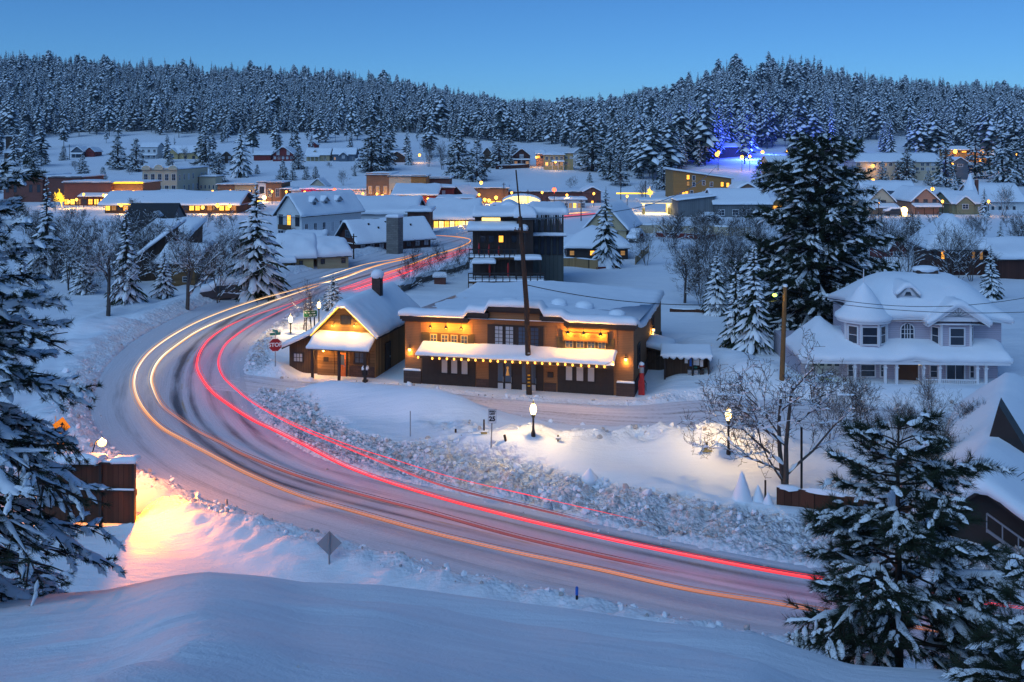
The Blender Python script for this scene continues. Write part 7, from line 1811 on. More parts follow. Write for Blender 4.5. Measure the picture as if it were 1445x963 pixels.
def signs():
    up = (R(90), 0, 0)
    # stop sign with two street blades
    p = G(388.5, 528, .1); k = p.y / FOC; zc = (528 - 487) * k
    t = post_sign('stop_sign', 'red octagonal STOP sign with green street name blades by the timber cabin', p, zc + 1.15, rz=R(14))
    rr = 9.3 * k / math.cos(R(22.5)) * .98
    o8 = lambda r: [(r * math.cos(R(22.5 + 45 * i)), zc + r * math.sin(R(22.5 + 45 * i))) for i in range(8)]
    plate(o8(rr), -.02, -.004).build('sign_rim', 'sign_white', t); plate(o8(rr * .94), -.026, -.021).build('sign_face', 'sign_red', t)
    text_mesh('lettering', 'STOP', rr * .78, 'sign_white', t, (0, -.03, zc), up, bold=.012)
    for z, a in ((zc + .85, 20), (zc + 1.06, -62)):
        q = MB(); q.box(-.42, .42, -.015, .015, -.10, .10); b = q.build('street_blade', 'sign_teal', t); b.location = (0, .02, z); b.rotation_euler[2] = R(a)
    # green guide sign
    p = G(438, 474); k = p.y / FOC
    t = thing('guide_sign', 'green guide sign with two white lines behind the timber cabin', 'road sign', p, R(20))
    w, h, zc = 19 * k, 9.5 * k, (474 - 443) * k
    plate(rrect(w, h, .08, 3, zc), -.02, 0).build('sign_rim', 'sign_white', t); plate(rrect(w * .96, h * .92, .08, 3, zc), -.028, -.021).build('sign_face', 'sign_green', t)
    q = MB(); [q.box(x0 * w, x1 * w, -.034, -.029, zc + z0 * h, zc + z0 * h + .12 * h) for x0, x1, z0 in ((-.42, -.30, .12), (-.2, -.02, .12), (.06, .34, .12), (-.08, .12, -.26), (.2, .4, -.26))]; q.build('sign_legend', 'sign_white', t)
    for x in (-.3, .3): MB().box(x * w - .05, x * w + .05, 0, .1, -1, zc + h * .45).build('post', 'pole_wood', t)
    # speed limit
    p = hit(693, 634); k = p.y / FOC; zc = (634 - 589.5) * k
    t = post_sign('speed_limit_sign', 'white speed limit sign reading 25 on a thin post in the snow island', p, zc + .3, rz=R(4)); t.rotation_euler[1] = R(2)
    w, h = 11.8 * k, 19.5 * k
    plate(rrect(w, h, .04, 3, zc), -.02, -.003).build('sign_rim', 'metal_black', t); plate(rrect(w * .95, h * .97, .035, 3, zc), -.026, -.021).build('sign_face', 'sign_white', t)
    text_mesh('lettering', 'SPEED\nLIMIT', h * .175, 'metal_black', t, (0, -.03, zc + h * .26), up, bold=.008); text_mesh('numerals', '25', h * .46, 'metal_black', t, (0, -.03, zc - h * .19), up, bold=.016)
    # back of a diamond sign
    p = G(464.5, 824); k = p.y / FOC; zc = (824 - 768) * k; d = 17.5 * k
    t = post_sign('diamond_sign', 'back of a grey diamond warning sign on a post beyond the near snow slope', p, zc + d * .85, rz=R(3))
    plate([(0, zc - d), (d, zc), (0, zc + d), (-d, zc)], .066, .08).build('sign_back', 'sign_back', t)
    # yellow curve sign and its speed plaque, tilted
    p = W(78, 640, 53.0); z0 = gz(p.x, p.y); p.z = z0; k = p.y / FOC; zc = H0 - (601 - HY) * k - z0
    t = post_sign('curve_sign', 'tilted yellow curve arrow sign with a speed plaque behind the left fir', p, zc + .5, rz=R(5)); d = 12.8 * k
    f = [(0, zc - d), (d, zc), (0, zc + d), (-d, zc)]
    a = plate(f, -.02, -.004); o = a.build('sign_face', 'sign_yellow', t); o.rotation_euler[1] = R(8)
    ar = [(-.45, -.42), (-.45, -.27), (-.02, -.27), (-.02, .12), (-.2, .12), (.08, .5), (.36, .12), (.16, .12), (.16, -.42)]
    a = plate([(x * d * .9, zc + z * d * .9) for x, z in ar], -.028, -.022); o = a.build('curve_arrow', 'metal_black', t); o.rotation_euler[1] = R(8)
    zc2 = H0 - (622 - HY) * k - z0; s = 13.5 * k
    o = plate(rrect(s, s, .05, 3, zc2), -.02, -.004).build('speed_plaque', 'sign_yellow', t); o.rotation_euler[1] = R(-6); o.location.x = .32 + zc2 * .1
    x = text_mesh('numerals', '35', s * .6, 'metal_black', o, (0, -.03, zc2 + s * .08), up, bold=.012); x2 = text_mesh('lettering', 'MPH', s * .22, 'metal_black', o, (0, -.03, zc2 - s * .33), up)
    # billboard seen from behind
    p = G(121, 760); p = Vector(((122 - CX) * 46 / FOC, 46, 0)); k = 46 / FOC
    z0 = gz(p.x, p.y); t = thing('billboard', 'dark boarded roadside billboard seen from behind with snow along its top', 'billboard', (p.x, p.y, 0), R(-3))
    hw = 70 * k; zb, zt = H0 - (738 - HY) * k, H0 - (652 - HY) * k
    q = MB(); q.box(-hw, hw, 0, .12, zb, zt); pn = q.build('panel', 'dark_wood', t)
    q = MB()
    for x in (-.98, -.33, .30, .98): q.box(x * hw - .07, x * hw + .07, -.10, -.002, zb - (.3 if abs(x) < .9 else 1.6), zt)
    q.box(-hw, hw, -.085, -.003, zt - .09, zt - .005); q.build('frame', 'trim_dark', t)
    zm = (zb + zt) / 2 + .12; q = MB(); q.box(-hw, hw, -.16, -.11, zm, zm + .06); rl = q.build('rail', 'trim_dark', t)
    s = MB(); s.cap(lambda x, y: zm + .06, -hw, hw, -.16, -.105, .07, lip=.02, r=.03, step=.3); s.build('rail_snow', 'snow', rl, True)
    def ft(x, y): return zt + .30 * math.exp(-((x + hw * .25) / (hw * .45)) ** 2) * 0
    s = MB(); s.cap(ft, -hw * .98, hw * .28, -.30, .42, .40, lip=.14, r=.25, step=.2, amp=.5, seed=5); s.cap(ft, hw * .60, hw * 1.02, -.12, .32, .30, lip=.1, r=.2, step=.2, amp=.4, seed=8); s.cap(ft, hw * .25, hw * .63, -.03, .15, .08, lip=.03, r=.06, step=.2); s.build('top_snow', 'snow', t, True)
    # its sodium lamp on an arm at the far face
    lp = W(144, 625, 47.5)
    t = thing('sodium_lamp', 'orange sodium floodlight above the back of the dark billboard', 'lamp', (lp.x, lp.y, lp.z))
    q = MB(); q.blob((0, 0, 0), (.21, .21, .18), 0, 10, 8, 0); q.build('globe', 'lamp_sodium', t, True)
    q = MB(); q.tube([(0, 0, .13), (0, 0, .22), (0, -.7, .26), (0, -1.28, -.3), (0, -1.28, -.8)], .03, 6); q.build('arm', 'metal_black', t)
    lamp(t, (.2, .4, .15), 1800, (1.0, .30, .05), .14)
    fl = Vector((-17.75, 46.75, 1.5)); t = thing('floodlight', 'low orange floodlight tucked behind the right end of the dark billboard', 'floodlight', fl)
    q = MB(); q.box(-.16, .10, -.02, .14, -.14, .14); q.box(-.05, 0, .05, .10, -2, -.142); q.build('housing', 'metal_black', t)
    v = G(340, 785) - fl; lamp(t, (.22, -.02, .02), 5000, (1.0, .25, .0), .12, 'SPOT', rot=v.to_track_quat('-Z', 'Y').to_euler(), spot=R(125))


def marker(name, label, px, pt, pb, r=.04, mat='metal_grey', top=None, cat='marker post', plate_=None, lean=0):
    p = hit(px, pb); h = (pb - pt) * p.y / FOC
    t = thing(name, label, cat, p); t.rotation_euler[1] = lean
    MB().tube([(0, 0, -.6), (0, 0, h)], r, 7).build('post', mat, t)
    if top: MB().lathe([(r * 1.15, h - .28), (r * 1.15, h - .02), (r * .6, h + .02)], 8).build('cap', top, t)
    if plate_:
        w, hh, z, m = plate_; q = MB(); q.box(-w / 2, w / 2, -r - .03, -r - .002, z, z + hh); q.build('plate', m, t)
        s = MB(); s.cap(lambda x, y: z + hh, -w / 2, w / 2, -r - .05, r, .05, lip=.02, r=.03, step=.2); s.build('snow_cap', 'snow', t, True)


def furniture():
    street_lamp(752.5, 578, 617, 'lit street lamp on the snow island in front of the brown building')
    street_lamp(1028, 586, 643, 'lit street lamp beside the spreading leafless tree')
    street_lamp(410, 451, 478, 'lit street lamp left of the green guide sign', Vector(G(410, 478)))
    street_lamp(450, 431, 466, 'lit street lamp right of the green guide sign', Vector(G(450, 466)))
    marker('snow_stake', 'thin grey stake in the left part of the snow island', 579, 581, 617, .03)
    marker('bollard', 'dark post with a small wooden plate left of the speed limit sign', 683, 594, 614, .05, 'pole_wood', None, 'bollard', (.34, .13, 0.0, 'paint_ochre'))
    marker('bollard', 'short leaning dark stump between the speed limit sign and the lamp', 713.5, 615, 623, .07, 'pole_wood', None, 'bollard', None, R(-12))
    marker('bollard', 'short post with a tiny plate right of the island street lamp', 787.5, 616, 625, .05, 'pole_wood', None, 'bollard', (.28, .08, .12, 'sign_back'))
    marker('bollard', 'post with an ochre plate left of the second street lamp', 997.5, 629, 643, .05, 'pole_wood', None, 'bollard', (.5, .26, 0.02, 'paint_ochre'))
    marker('bollard', 'dark peg poking from the drift left of the speed limit sign', 643, 606, 611, .06, 'pole_wood', None, 'bollard')
    marker('marker_post', 'thin dark post in front of the wooden retaining wall', 1080, 678, 707, .05, 'pole_wood', None, 'post')
    marker('road_marker', 'dark road marker on the glowing snow bank below the bend', 320, 707, 721, .05, 'metal_black', 'metal_grey')
    marker('road_marker', 'dark road marker with a blue cap on the near road edge', 814, 829, 846, .05, 'metal_black', 'sign_blue')
    marker('lamp_post', 'plain dark pole behind the spreading leafless tree', 1131, 605, 694, .06, 'metal_black', None, 'pole')
    for px, pb, r, h, lab in ((1047, 705, .55, 1.35, 'tall snow cone under the spreading leafless tree'), (1070, 707, .34, .75, 'small snow cone right of the tall snow cone'), (1084, 711, .28, .55, 'smallest snow cone beside the wooden retaining wall'), (832, 680, .45, .5, 'little snow cone at the edge of the broken snow band')):
        p = hit(px, pb); t = thing('snow_cone', lab, 'snow mound', p)
        s = MB(); s.lathe([(r, -.3), (r * .9, .05), (r * .5, h * .5), (r * .22, h * .85), (.02, h)], 14); s.build('snow_cover', 'snow', t, True)
    # old fuel pump at the corner of the brown building
    p = G(905.5, 556, .05); k = p.y / FOC; H = (556 - 512) * k
    t = thing('vintage_pump', 'red vintage fuel pump with a glass top at the corner of the brown building', 'fuel pump', p, R(-14))
    q = MB(); q.box(-.22, .22, -.2, .2, -.4, H * .42); q.box(-.17, .17, -.16, .16, H * .42, H * .52); q.lathe([(.2, H * .52), (.17, H * .66), (.2, H * .68)], 12); q.build('body', 'paint_red', t)
    q = MB(); q.lathe([(.17, H * .68), (.17, H * .87)], 12); q.build('glass_cylinder', 'sign_back', t); q = MB(); q.lathe([(.2, H * .87), (.2, H * .91)], 12); q.build('collar', 'paint_red', t)
    q = MB(); q.lathe([(.14, H * .91), (.2, H * .95), (.17, H * .99), (.05, H * 1.02)], 12); q.build('snow_cap', 'snow', t, True)
    q = MB(); q.tube([(.22, -.1, H * .45), (.34, -.12, H * .35), (.32, -.12, H * .12), (.24, -.1, H * .3)], .03, 6); q.build('hose', 'rubber', t)
    # black post box by the cabin
    p = G(515.5, 538, .05); k = p.y / FOC; H = 20 * k
    t = thing('post_box', 'black pedestal box with a snow cap in front of the timber cabin', 'post box', p)
    q = MB(); q.box(-.08, .08, -.08, .08, -.4, H * .45); q.box(-.2, .2, -.2, .2, -.02, .08); q.build('pedestal', 'metal_black', t); q = MB(); q.box(-.2, .2, -.17, .17, H * .45, H * .82); q.build('box', 'metal_black', t)
    s = MB(); s.cap(lambda x, y: H * .82, -.2, .2, -.17, .17, .26, lip=.05, r=.1, step=.1); s.build('snow_cap', 'snow', t, True)
    # mail shelter
    p = G(969, 541, 0); k = p.y / FOC; w = 63 * k; H = 1.62; rz = R(-8); p.z = .45
    t = thing('mail_shelter', 'dark open shelter of mail boxes and notices under a sagging icy snow roof', 'shelter', p, rz)
    q = MB(); q.box(-w / 2, w / 2, 1.4, 1.5, -.4, H); q.box(-w / 2, -w / 2 + .08, 0, 1.398, -.4, H * .95); q.box(w / 2 - .08, w / 2, 0, 1.398, -.4, H * .95); q.box(-w / 2 + .081, w * .12, .5, .58, -.4, H * .9); q.build('wall', 'cabin_dark', t)
    for x in (-w / 2 + .05, w * .13, w / 2 - .05): MB().box(x - .06, x + .06, -.1, .02, -.4, H).build('post', 'trim_dark', t)
    fr = lambda x, y: H + (y + .4) * .12
    rf = MB().slab(fr, [-w / 2 - .2, w / 2 + .2], [-.4, 1.9], .12).build('roof', 'trim_dark', t)
    s = MB(); s.cap(fr, -w / 2 - .2, w / 2 + .2, -.42, 1.9, .22, lip=.05, r=.15, step=.25, seed=3); s.build('roof_snow', 'snow', rf, True)
    s = MB(); rnd = random.Random(2)
    n = 34; vs, fs = [], []
    for i in range(n + 1):
        x = -w / 2 - .15 + (w + .3) * i / n; d = .05 + .38 * abs(math.sin(i * .62)) * rnd.uniform(.5, 1.15)
        vs += [(x, -.46, H + .2), (x, -.5, H - d * .2), (x, -.42, H - d * .7), (x, -.36, H - d * .15), (x, -.34, H + .1)]
    for i in range(n):
        for j in range(5): a = i * 5; fs.append((a + j, a + (j + 1) % 5, a + 5 + (j + 1) % 5, a + 5 + j))
    s.add(vs, fs); s.build('hanging_snow', 'snow', rf, True)
    for x0, x1, z0, z1, m_ in ((-.04, .03, .58, .78, 'sign_white'), (.065, .135, .45, .88, 'sign_blue'), (.155, .285, .50, .86, 'sign_white'), (.30, .37, .44, .74, 'sign_white'), (.17, .24, .36, .44, 'sign_teal')):
        q = MB(); q.box(x0 * w, x1 * w, .42, .47, z0 * H, z1 * H); q.build('notice', m_, t)
    for i, x in enumerate((.03, .17, .3)):
        q = MB(); q.box(x * w - .02, x * w + .26, .05, .45, 0, .32 * H); q.build('mail_box', ('metal_grey', 'metal_grey', 'trim_dark')[i], t)
    # tall leaning utility pole in front of the brown building
    p = G(747, 557, 0); Y = p.y; k = Y / FOC
    Z = lambda py: H0 - (py - HY) * k; X = lambda px: (px - 747) * k
    t = thing('utility_pole', 'tall dark leaning utility pole in front of the brown building', 'utility pole', p)
    MB().tube([(0, 0, -.6), (X(743), 0, Z(430)), (X(734), 0, Z(306))], [.22, .19, .15], 10).build('pole', 'pole_wood', t)
    MB().tube([(X(736), -.1, Z(325)), (X(728), -.1, Z(240))], [.07, .05], 7).build('mast', 'pole_wood', t)
    for py, m_ in ((529, 'sign_yellow'), (534, 'sign_yellow'), (539, 'sign_yellow'), (544, 'sign_yellow'), (498, 'sign_back')):
        q = MB(); q.box(-.10, .08, -.225, -.19, Z(py) - .04, Z(py) + .05); o = q.build('pole_tag', m_, t); o.location.x = X(746.5)
    q = MB(); q.beam((X(737) - .6, -.2, Z(325)), (X(737) + .5, -.2, Z(328)), .1, .12); q.beam((X(731), -.15, Z(322)), (X(738), -.15, Z(345)), .06, .06); q.build('cross_arm', 'pole_wood', t)
    for dx in (-.5, -.15, .35): q = MB(); q.lathe([(.05, 0), (.07, .06), (.03, .12), (.06, .18), (.02, .22)], 8, (X(737) + dx, -.2, Z(326) + .06)); q.build('insulator', 'metal_grey', t)
    q = MB(); q.lathe([(.18, 0), (.2, .1), (.2, .7), (.14, .8)], 10, (X(737), .36, Z(345))); q.build('transformer', 'metal_black', t)
    # pole with the green lamp
    p2 = Vector(((1103 - CX) * 71 / FOC, 71, 0)); p2.z = gz(p2.x, p2.y); k2 = 71 / FOC
    t2 = thing('utility_pole', 'orange lit wooden pole with a green street light beside the tallest pine', 'utility pole', p2); z1 = H0 - (404 - HY) * k2 - p2.z
    MB().tube([(0, 0, -.6), (5 * k2, 0, z1)], [.19, .14], 9).build('pole', 'pole_orange', t2)
    zl = H0 - (416 - HY) * k2 - p2.z; q = MB(); q.tube([(.2, 0, zl - .1), (-.1, -.15, zl + .22), (-.52, -.2, zl + .15)], .03, 6); q.build('arm', 'metal_grey', t2)
    q = MB(); q.blob((-.55, -.2, zl), (.17, .17, .11), 0, 10, 7, 0); q.build('lamp_head', 'lamp_green', t2, True)
    q = MB(); q.blob((5 * k2, 0, z1 + .02), (.18, .18, .13), 0, 10, 6, .1); q.build('snow_cap', 'snow', t2, True)
    lamp(t2, (-.55, -.25, zl - .2), 14, (1, .75, .15), .1)
    # wires
    def wire(label, a, b, sag, r=.018):
        a, b = Vector(a), Vector(b); pts = [a.lerp(b, i / 16) - Vector((0, 0, sag * 4 * (i / 16) * (1 - i / 16))) for i in range(17)]
        q = MB(); q.tube(pts, r, 5); tag(q.build('overhead_wire', 'metal_black'), label, 'wire', 'overhead wires')
    a = Vector((p.x + X(742), Y, Z(402))); b = Vector((p2.x + .2, 71, p2.z + z1 - 1.0))
    wire('overhead wire from the leaning pole across the brown roof to the green lamp pole', a, b, .8, .03)
    wire('upper overhead wire from the green lamp pole across the lilac roof', (b.x, 71, b.z + .8), W(1460, 418, 72), 1.0, .022)
    wire('lower overhead wire from the green lamp pole across the lilac windows', (b.x, 71, b.z + .3), W(1460, 440, 70), .5, .022)
    wire('overhead wire dropping from the mast of the leaning pole to the upper right', (p.x + X(733), Y, Z(310)), W(1010, 236, 260), 3, .05)
    wire('short upper wire crossing the snowed roof at the right edge', W(1400, 694, 46), W(1475, 646, 42), .05, .015)
    wire('short lower wire crossing the snowed roof at the right edge', W(1404, 700, 46), W(1475, 656, 42), .05, .015)


def walls_and_fences():
    # wooden retaining wall by the road, in two runs
    def wall_run(name, label, pts, h, mat, th=.16, snow=.16, cat='wall', board=None):
        A = [hit(*p) for p in pts]; o = A[0]; t = thing(name, label, cat, o)
        q = MB(); s = MB()
        for a, b in zip(A[:-1], A[1:]):
            a, b = a - o, b - o; d = (b - a); d.z = 0; n = Vector((-d.y, d.x, 0)).normalized() * th
            q.ext([a + Vector((0, 0, -.8)), b + Vector((0, 0, -.8)), b + Vector((0, 0, h)), a + Vector((0, 0, h))], n)
            m = 7; P = [a.lerp(b, i / (m - 1)) + Vector((0, 0, h)) + n * .5 for i in range(m)]; snow_strip(s, P, th * .8 + .05, snow, random.Random(len(q.v)))
        q.build('boards', mat, t)
        if snow: s.build('snow_cap', 'snow', t, True)
        if board:
            for i, a in enumerate(A): e = MB(); v = a - o; e.box(v.x - .07, v.x + .07, v.y - .1, v.y + .1, v.z - .5, v.z + h + .12); e.build('post', board, t)
    wall_run('retaining_wall', 'dark wooden retaining wall with a snow cap under the spreading leafless tree', [(1096, 713), (1130, 717), (1200, 727), (1290, 742)], .82, 'dark_wood')
    wall_run('retaining_wall', 'low dark retaining wall continuing behind the foreground pine to the right edge', [(1330, 744), (1390, 752), (1470, 768)], .55, 'dark_wood', .2, .22)
    wall_run('stone_wall', 'low stone wall along the far road below the bare saplings', [(566, 415), (590, 402), (622, 392), (662, 380)], .9, 'stone', .5, .3)
    wall_run('board_fence', 'pale board fence in front of the dark cottage with lit windows', [(778, 377), (812, 378), (843, 381)], 1.25, 'fence_wood', .08, .12, 'fence', 'fence_wood')
    wall_run('rail_fence', 'low reddish fence rail under the lone snow laden spruce', [(842, 381), (873, 379)], .35, 'red_siding', .08, .1, 'fence')
    wall_run('board_fence', 'slanting board fence right of the dark cottage', [(897, 374), (905, 366), (915, 357)], 1.2, 'fence_wood', .08, .1, 'fence', 'fence_wood')
    wall_run('long_wall', 'long tan wall below the fuel station', [(884, 329), (940, 331), (1000, 333), (1060, 334)], 1.7, 'cream_wall', .3, .2)
    wall_run('long_fence', 'long dark red fence below the tan wall', [(925, 335), (965, 337), (1010, 339)], .9, 'red_siding', .1, .12, 'fence')
    wall_run('board_fence', 'low dark fence along the slope above the brick market', [(700, 240), (745, 238)], 1.6, 'dark_wood', .2, .5, 'fence')
    wall_run('snow_fence', 'dark rail fence beyond the brown building at the edge of the yard', [(945, 441), (985, 442), (1020, 444)], .35, 'dark_wood', .08, .08, 'fence')
    p = hit(621, 401); t = thing('gate_pillar', 'brick pillar with a snow cushion on the stone wall', 'pillar', p)
    MB().box(-.7, .7, -.5, .5, -.8, .9).build('pillar', 'brick_red', t); s = MB(); s.cap(lambda x, y: .9, -.8, .8, -.6, .6, .5, lip=.1, r=.3, step=.3); s.build('snow_cap', 'snow', t, True)
    p = G(421, 472); t = thing('picket_barrier', 'white picket barrier behind the timber cabin roof', 'fence', p, R(10))
    q = MB(); [q.box(-.9 + i * .2, -.8 + i * .2, 0, .05, -.3, 1.0) for i in range(10)]; q.build('pickets', 'trim_white', t); q = MB(); q.box(-1, 1.1, .051, .1, .75, .85); q.box(-1, 1.1, .051, .1, .25, .35); q.build('rail', 'trim_white', t)
    # snow-buried building at the right edge
    o = W(1388, 735, 43.0); o.z = 0; rz = R(-30)
    t = thing('snowed_house', 'building at the right edge almost lost under one great sheet of roof snow', 'house', o, rz)
    za, we = 3.1, 4.2
    q = MB(); q.ext([(-2.4, 0, -1), (we, 0, -1), (we, 0, .9), (0, 0, za), (-2.4, 0, 1.6)], (0, 18, 0)); q.build('wall', 'trim_dark', t)
    f = lambda x, y: za + .15 - (abs(x) * .66 if x > 0 else -x * .8) + .04 * y
    MB().slab(f, [-2.9, 0, we + .6], [-.7, 18.4], .16).build('roof', 'trim_dark', t)
    s = MB(); s.cap(lambda x, y: (f(x - .3, y) + f(x + .3, y)) / 2, -2.9, we + .6, -.7, 18.4, .65, lip=.16, r=.6, step=.5, amp=.2, seed=2); s.build('roof_snow', 'snow', t, True)
    q = MB(); q.ext([(-.3, 5.5, za + .3), (1.7, 5.5, za - .2), (.2, 5.5, za + 2.3)], (0, 1.6, 0)); q.build('dormer', 'trim_dark', t)
    q = MB(); q.beam((.2, -1.0, 2.3), (3.2, -1.2, .55), .07, .07); q.beam((.2, -1.0, 1.6), (3.2, -1.2, -.1), .07, .12)
    for i in range(6): a = i / 5; q.beam((.2 + 3 * a, -1.0 - .2 * a, 2.3 - 1.75 * a), (.2 + 3 * a, -1.0 - .2 * a, 1.5 - 1.75 * a), .05, .05)
    q.build('stair_rail', 'metal_grey', t)


def vehicles():
    def car(label, loc, rz, mat, snow=.0, lit=False, sc=1.0):
        t = thing('parked_car' if not lit else 'moving_car', label, 'car', loc, rz); t.scale = (sc,) * 3
        prof = [(-2.2, .35), (-2.25, .75), (-2.1, .95), (-1.2, 1.05), (-.7, 1.5), (.9, 1.55), (1.6, 1.1), (2.15, .95), (2.25, .6), (2.2, .35)]
        q = MB(); q.ext([(x, -.85, z) for x, z in prof], (0, 1.7, 0)); b = q.build('body', mat, t)
        q = MB(); q.ext([(-1.05, -.86, 1.08), (1.4, -.86, 1.1), (.85, -.86, 1.45), (-.65, -.86, 1.42)], (0, 1.72, 0)); q.build('window', 'glass_dark', b)
        for x in (-1.35, 1.4):
            for y in (-.8, .62):
                q = MB(); vs = [(x + .34 * math.cos(R(30 * i)), y, .34 + .34 * math.sin(R(30 * i))) for i in range(12)]; q.ext(vs, (0, .2, 0)); q.build('wheel', 'rubber', t)
        for y in (-.6, .45):
            q = MB(); q.box(-2.29, -2.2, y, y + .2, .65, .8); q.build('headlight', 'win_bright' if lit else 'sign_white', t)
        if snow: s = MB(); s.cap(lambda x, y: float(np.interp(x, [a for a, _ in prof[1:-1]], [b_ for _, b_ in prof[1:-1]])), -2.1, 2.1, -.82, .82, snow, lip=.06, r=.25, step=.25); s.build('snow_cover', 'snow', t, True)
    car('white car with a lit headlamp on the street left of the fuel station', G(869, 296), R(180), 'car_white', .12, True, 1.25)
    p = hit(318, 425); car('dark pickup buried under thick snow below the big snow laden spruce', p, R(14), 'car_dark', .6, False, 1.25)
    car('snow covered car in the yard right of the dark cottage', G(897, 344), R(70), 'car_dark', .6, False, 1.2)
    _more_cars(car)


def _more_cars(car):
    for px, py, rz, lab in ((1352, 300, 12, 'snow heaped car parked in front of the olive house'), (1262, 305, -8, 'snow heaped car parked in front of the cream gabled house'), (700, 299, 5, 'snow heaped car before the amber lit brick market'), (756, 297, 170, 'snow heaped car beside the glowing glass canopy'), (560, 298, 0, 'snow heaped car below the red boarded shop'), (1000, 315, 4, 'snow heaped car in front of the grey workshop')):
        p = hit(px, py); car(lab, p, R(rz), 'car_dark', .5, False, 1.15)


def town_lights():
    def tl(px, py, Y, label, r=.38, glow='town_glow', post=None, cat='lamp', group=None):
        c = W(px, py, Y); t = thing('town_lamp', label, cat, c, 0, group)
        q = MB(); q.blob((0, 0, 0), (r, r, r), 0, 8, 6, 0); q.build('globe', glow, t, True)
        q = MB(); q.lathe([(r * .5, r * 1.0), (r * .3, r * 1.25)], 6); q.build('cap', 'metal_black', t)
        lamp(t, (0, -r * .5, -r * 1.35), (420 if glow == 'town_bright' else 380) * (r / .45) * (.4 if 1000 < px < 1120 else 1), (1, .12, .05) if glow == 'lamp_red' else (1.0, .48, .10), .2)
        if post:
            g = gz(c.x, c.y) - c.z; MB().tube([(0, .05, -r), (0, .05, g - .5)], .09, 6).build('post', 'metal_black', t)
    for a in ((590, 283, 254, 'brilliant star bright lamp on the red boarded shop', .62, 'town_bright'), (540, 277, 282, 'amber wall lamp on the arched brick block', .5), (558, 283, 270, 'amber lamp left of the red boarded shop', .5), (373, 279, 296, 'amber street lamp before the narrow white storefront', .62, 'town_bright'), (364, 283, 297, 'lower amber lamp left of the narrow white storefront', .45),
              (342, 285, 297, 'amber shop lamp under the ornate store', .6), (350, 284, 297, 'second amber shop lamp under the ornate store', .5), (151, 278, 268, 'bright amber lamp at the right end of the arched sign store', .75, 'town_bright'), (97, 285, 268, 'small amber lamp under the arched sign store, left one', .4), (108, 282, 268, 'small amber lamp under the arched sign store, right one', .4),
              (160, 271, 280, 'first amber wall lamp under the yellow cornice', .45), (172, 271, 280, 'second amber wall lamp under the yellow cornice', .45), (188, 271, 280, 'third amber wall lamp under the yellow cornice', .45), (199, 271, 280, 'fourth amber wall lamp under the yellow cornice', .4), (201, 273, 315, 'amber lamp at the left of the hotel canopy', .5), (237, 272, 315, 'amber lamp at the right of the hotel canopy', .5),
              (203, 293, 245, 'bright lamp hanging before the depot', .6), (171, 290, 246, 'lamp at the left end of the depot eave', .4), (240, 303, 235, 'small amber lamp behind the leafless trees', .4), (307, 290, 246, 'amber lamp at the right half of the depot', .5), (286, 293, 246, 'amber lamp left of the depot middle', .45), (324, 291, 246, 'amber lamp at the right end of the depot', .45),
              (503, 285, 288, 'bright lamp in the white shop front', .7, 'town_bright'), (492, 285, 288, 'amber lamp left of the bright white shop front', .5), (519, 285, 282, 'amber lamp at the foot of the arched brick block', .4), (548, 286, 280, 'amber lamp between the brick and cream blocks', .45), (650, 315, 203, 'warm lamp at the right of the market hall', .4), (664, 306, 208, 'warm lamp on the corner of the market hall', .5),
              (690, 283, 284, 'amber lamp at the brick market front', .5), (700, 279, 286, 'upper amber lamp at the brick market front', .5), (1104, 276, 262, 'pale lamp above the tiny orange cabin', .5, 'town_bright'), (1276, 297, 240, 'dazzling pale lamp beside the salmon house', .85, 'town_bright'), (1276, 302, 240, 'lower half of the dazzling pale lamp beside the salmon house', .7, 'town_bright'), (1316, 267, 280, 'small lamp above the salmon house roof', .5),
              (1232, 254, 330, 'amber lamp behind the cream gabled house', .5), (1232, 234, 384, 'amber lamp on the long motel gallery', .55), (1344, 232, 388, 'small amber lamp left of the grey cottage', .5), (1348, 214, 436, 'yellow lamp on the left of the amber eaved lodge', .9), (1385, 215, 436, 'yellow lamp on the right of the amber eaved lodge', .9), (1383, 226, 400, 'small amber lamp below the amber eaved lodge', .5), (1435, 218, 430, 'small amber lamp at the right edge of the wood', .45),
              (592, 219, 440, 'small amber lamp among the grey aspens', .6), (757, 222, 436, 'amber lamp by the small lit cottage', .5), (784, 229, 420, 'amber porch lamp of the yellow villa', .4), (273, 237, 380, 'small amber lamp above the cream hotel roof', .5), (966, 279, 300, 'amber lamp at the foot of the apartment block', .4)):
        tl(*a[:4], *a[4:])
    for a in ((1012, 218, 410, 'cluster lamp at the left of the blue floodlit trees', .9), (1014, 215, 410, 'upper lamp of the cluster left of the blue floodlit trees', .6), (1047, 222, 405, 'amber lamp below the blue floodlit trees', .75), (1058, 221, 408, 'amber lamp in the blue floodlit snow', .6), (1076, 215, 410, 'yellow street lamp right of the blue floodlit trees', .7), (1112, 214, 412, 'yellow street lamp above the grey motel wing', .8), (679, 258, 330, 'small warm street lamp on the open snow slope', .55), (684, 282, 262, 'amber twin street lamp by the brick market', .45)):
        tl(*a, post=True)
    for px, Y in ((70, 278), (118, 272), (146, 268), (218, 300), (300, 288), (325, 290), (352, 288), (384, 288), (404, 286), (430, 284), (462, 282), (480, 284), (512, 276), (532, 274), (568, 252), (604, 250), (640, 232), (676, 270), (722, 280), (765, 282), (800, 268), (838, 276), (885, 262), (1240, 238), (1330, 240), (1395, 240)):
        tl(px, HY + (H0 - 3.6) * FOC / Y, Y, 'amber globe lamp on a thin post, added for warm glow along the main street', .34, post=True, group='amber globe lamps added along the main street')  # unseen lamps, added to give the street its amber glow
    tl(782, 268, 250, 'red orange traffic light on a dark pole', .55, 'lamp_red', True, 'traffic light')
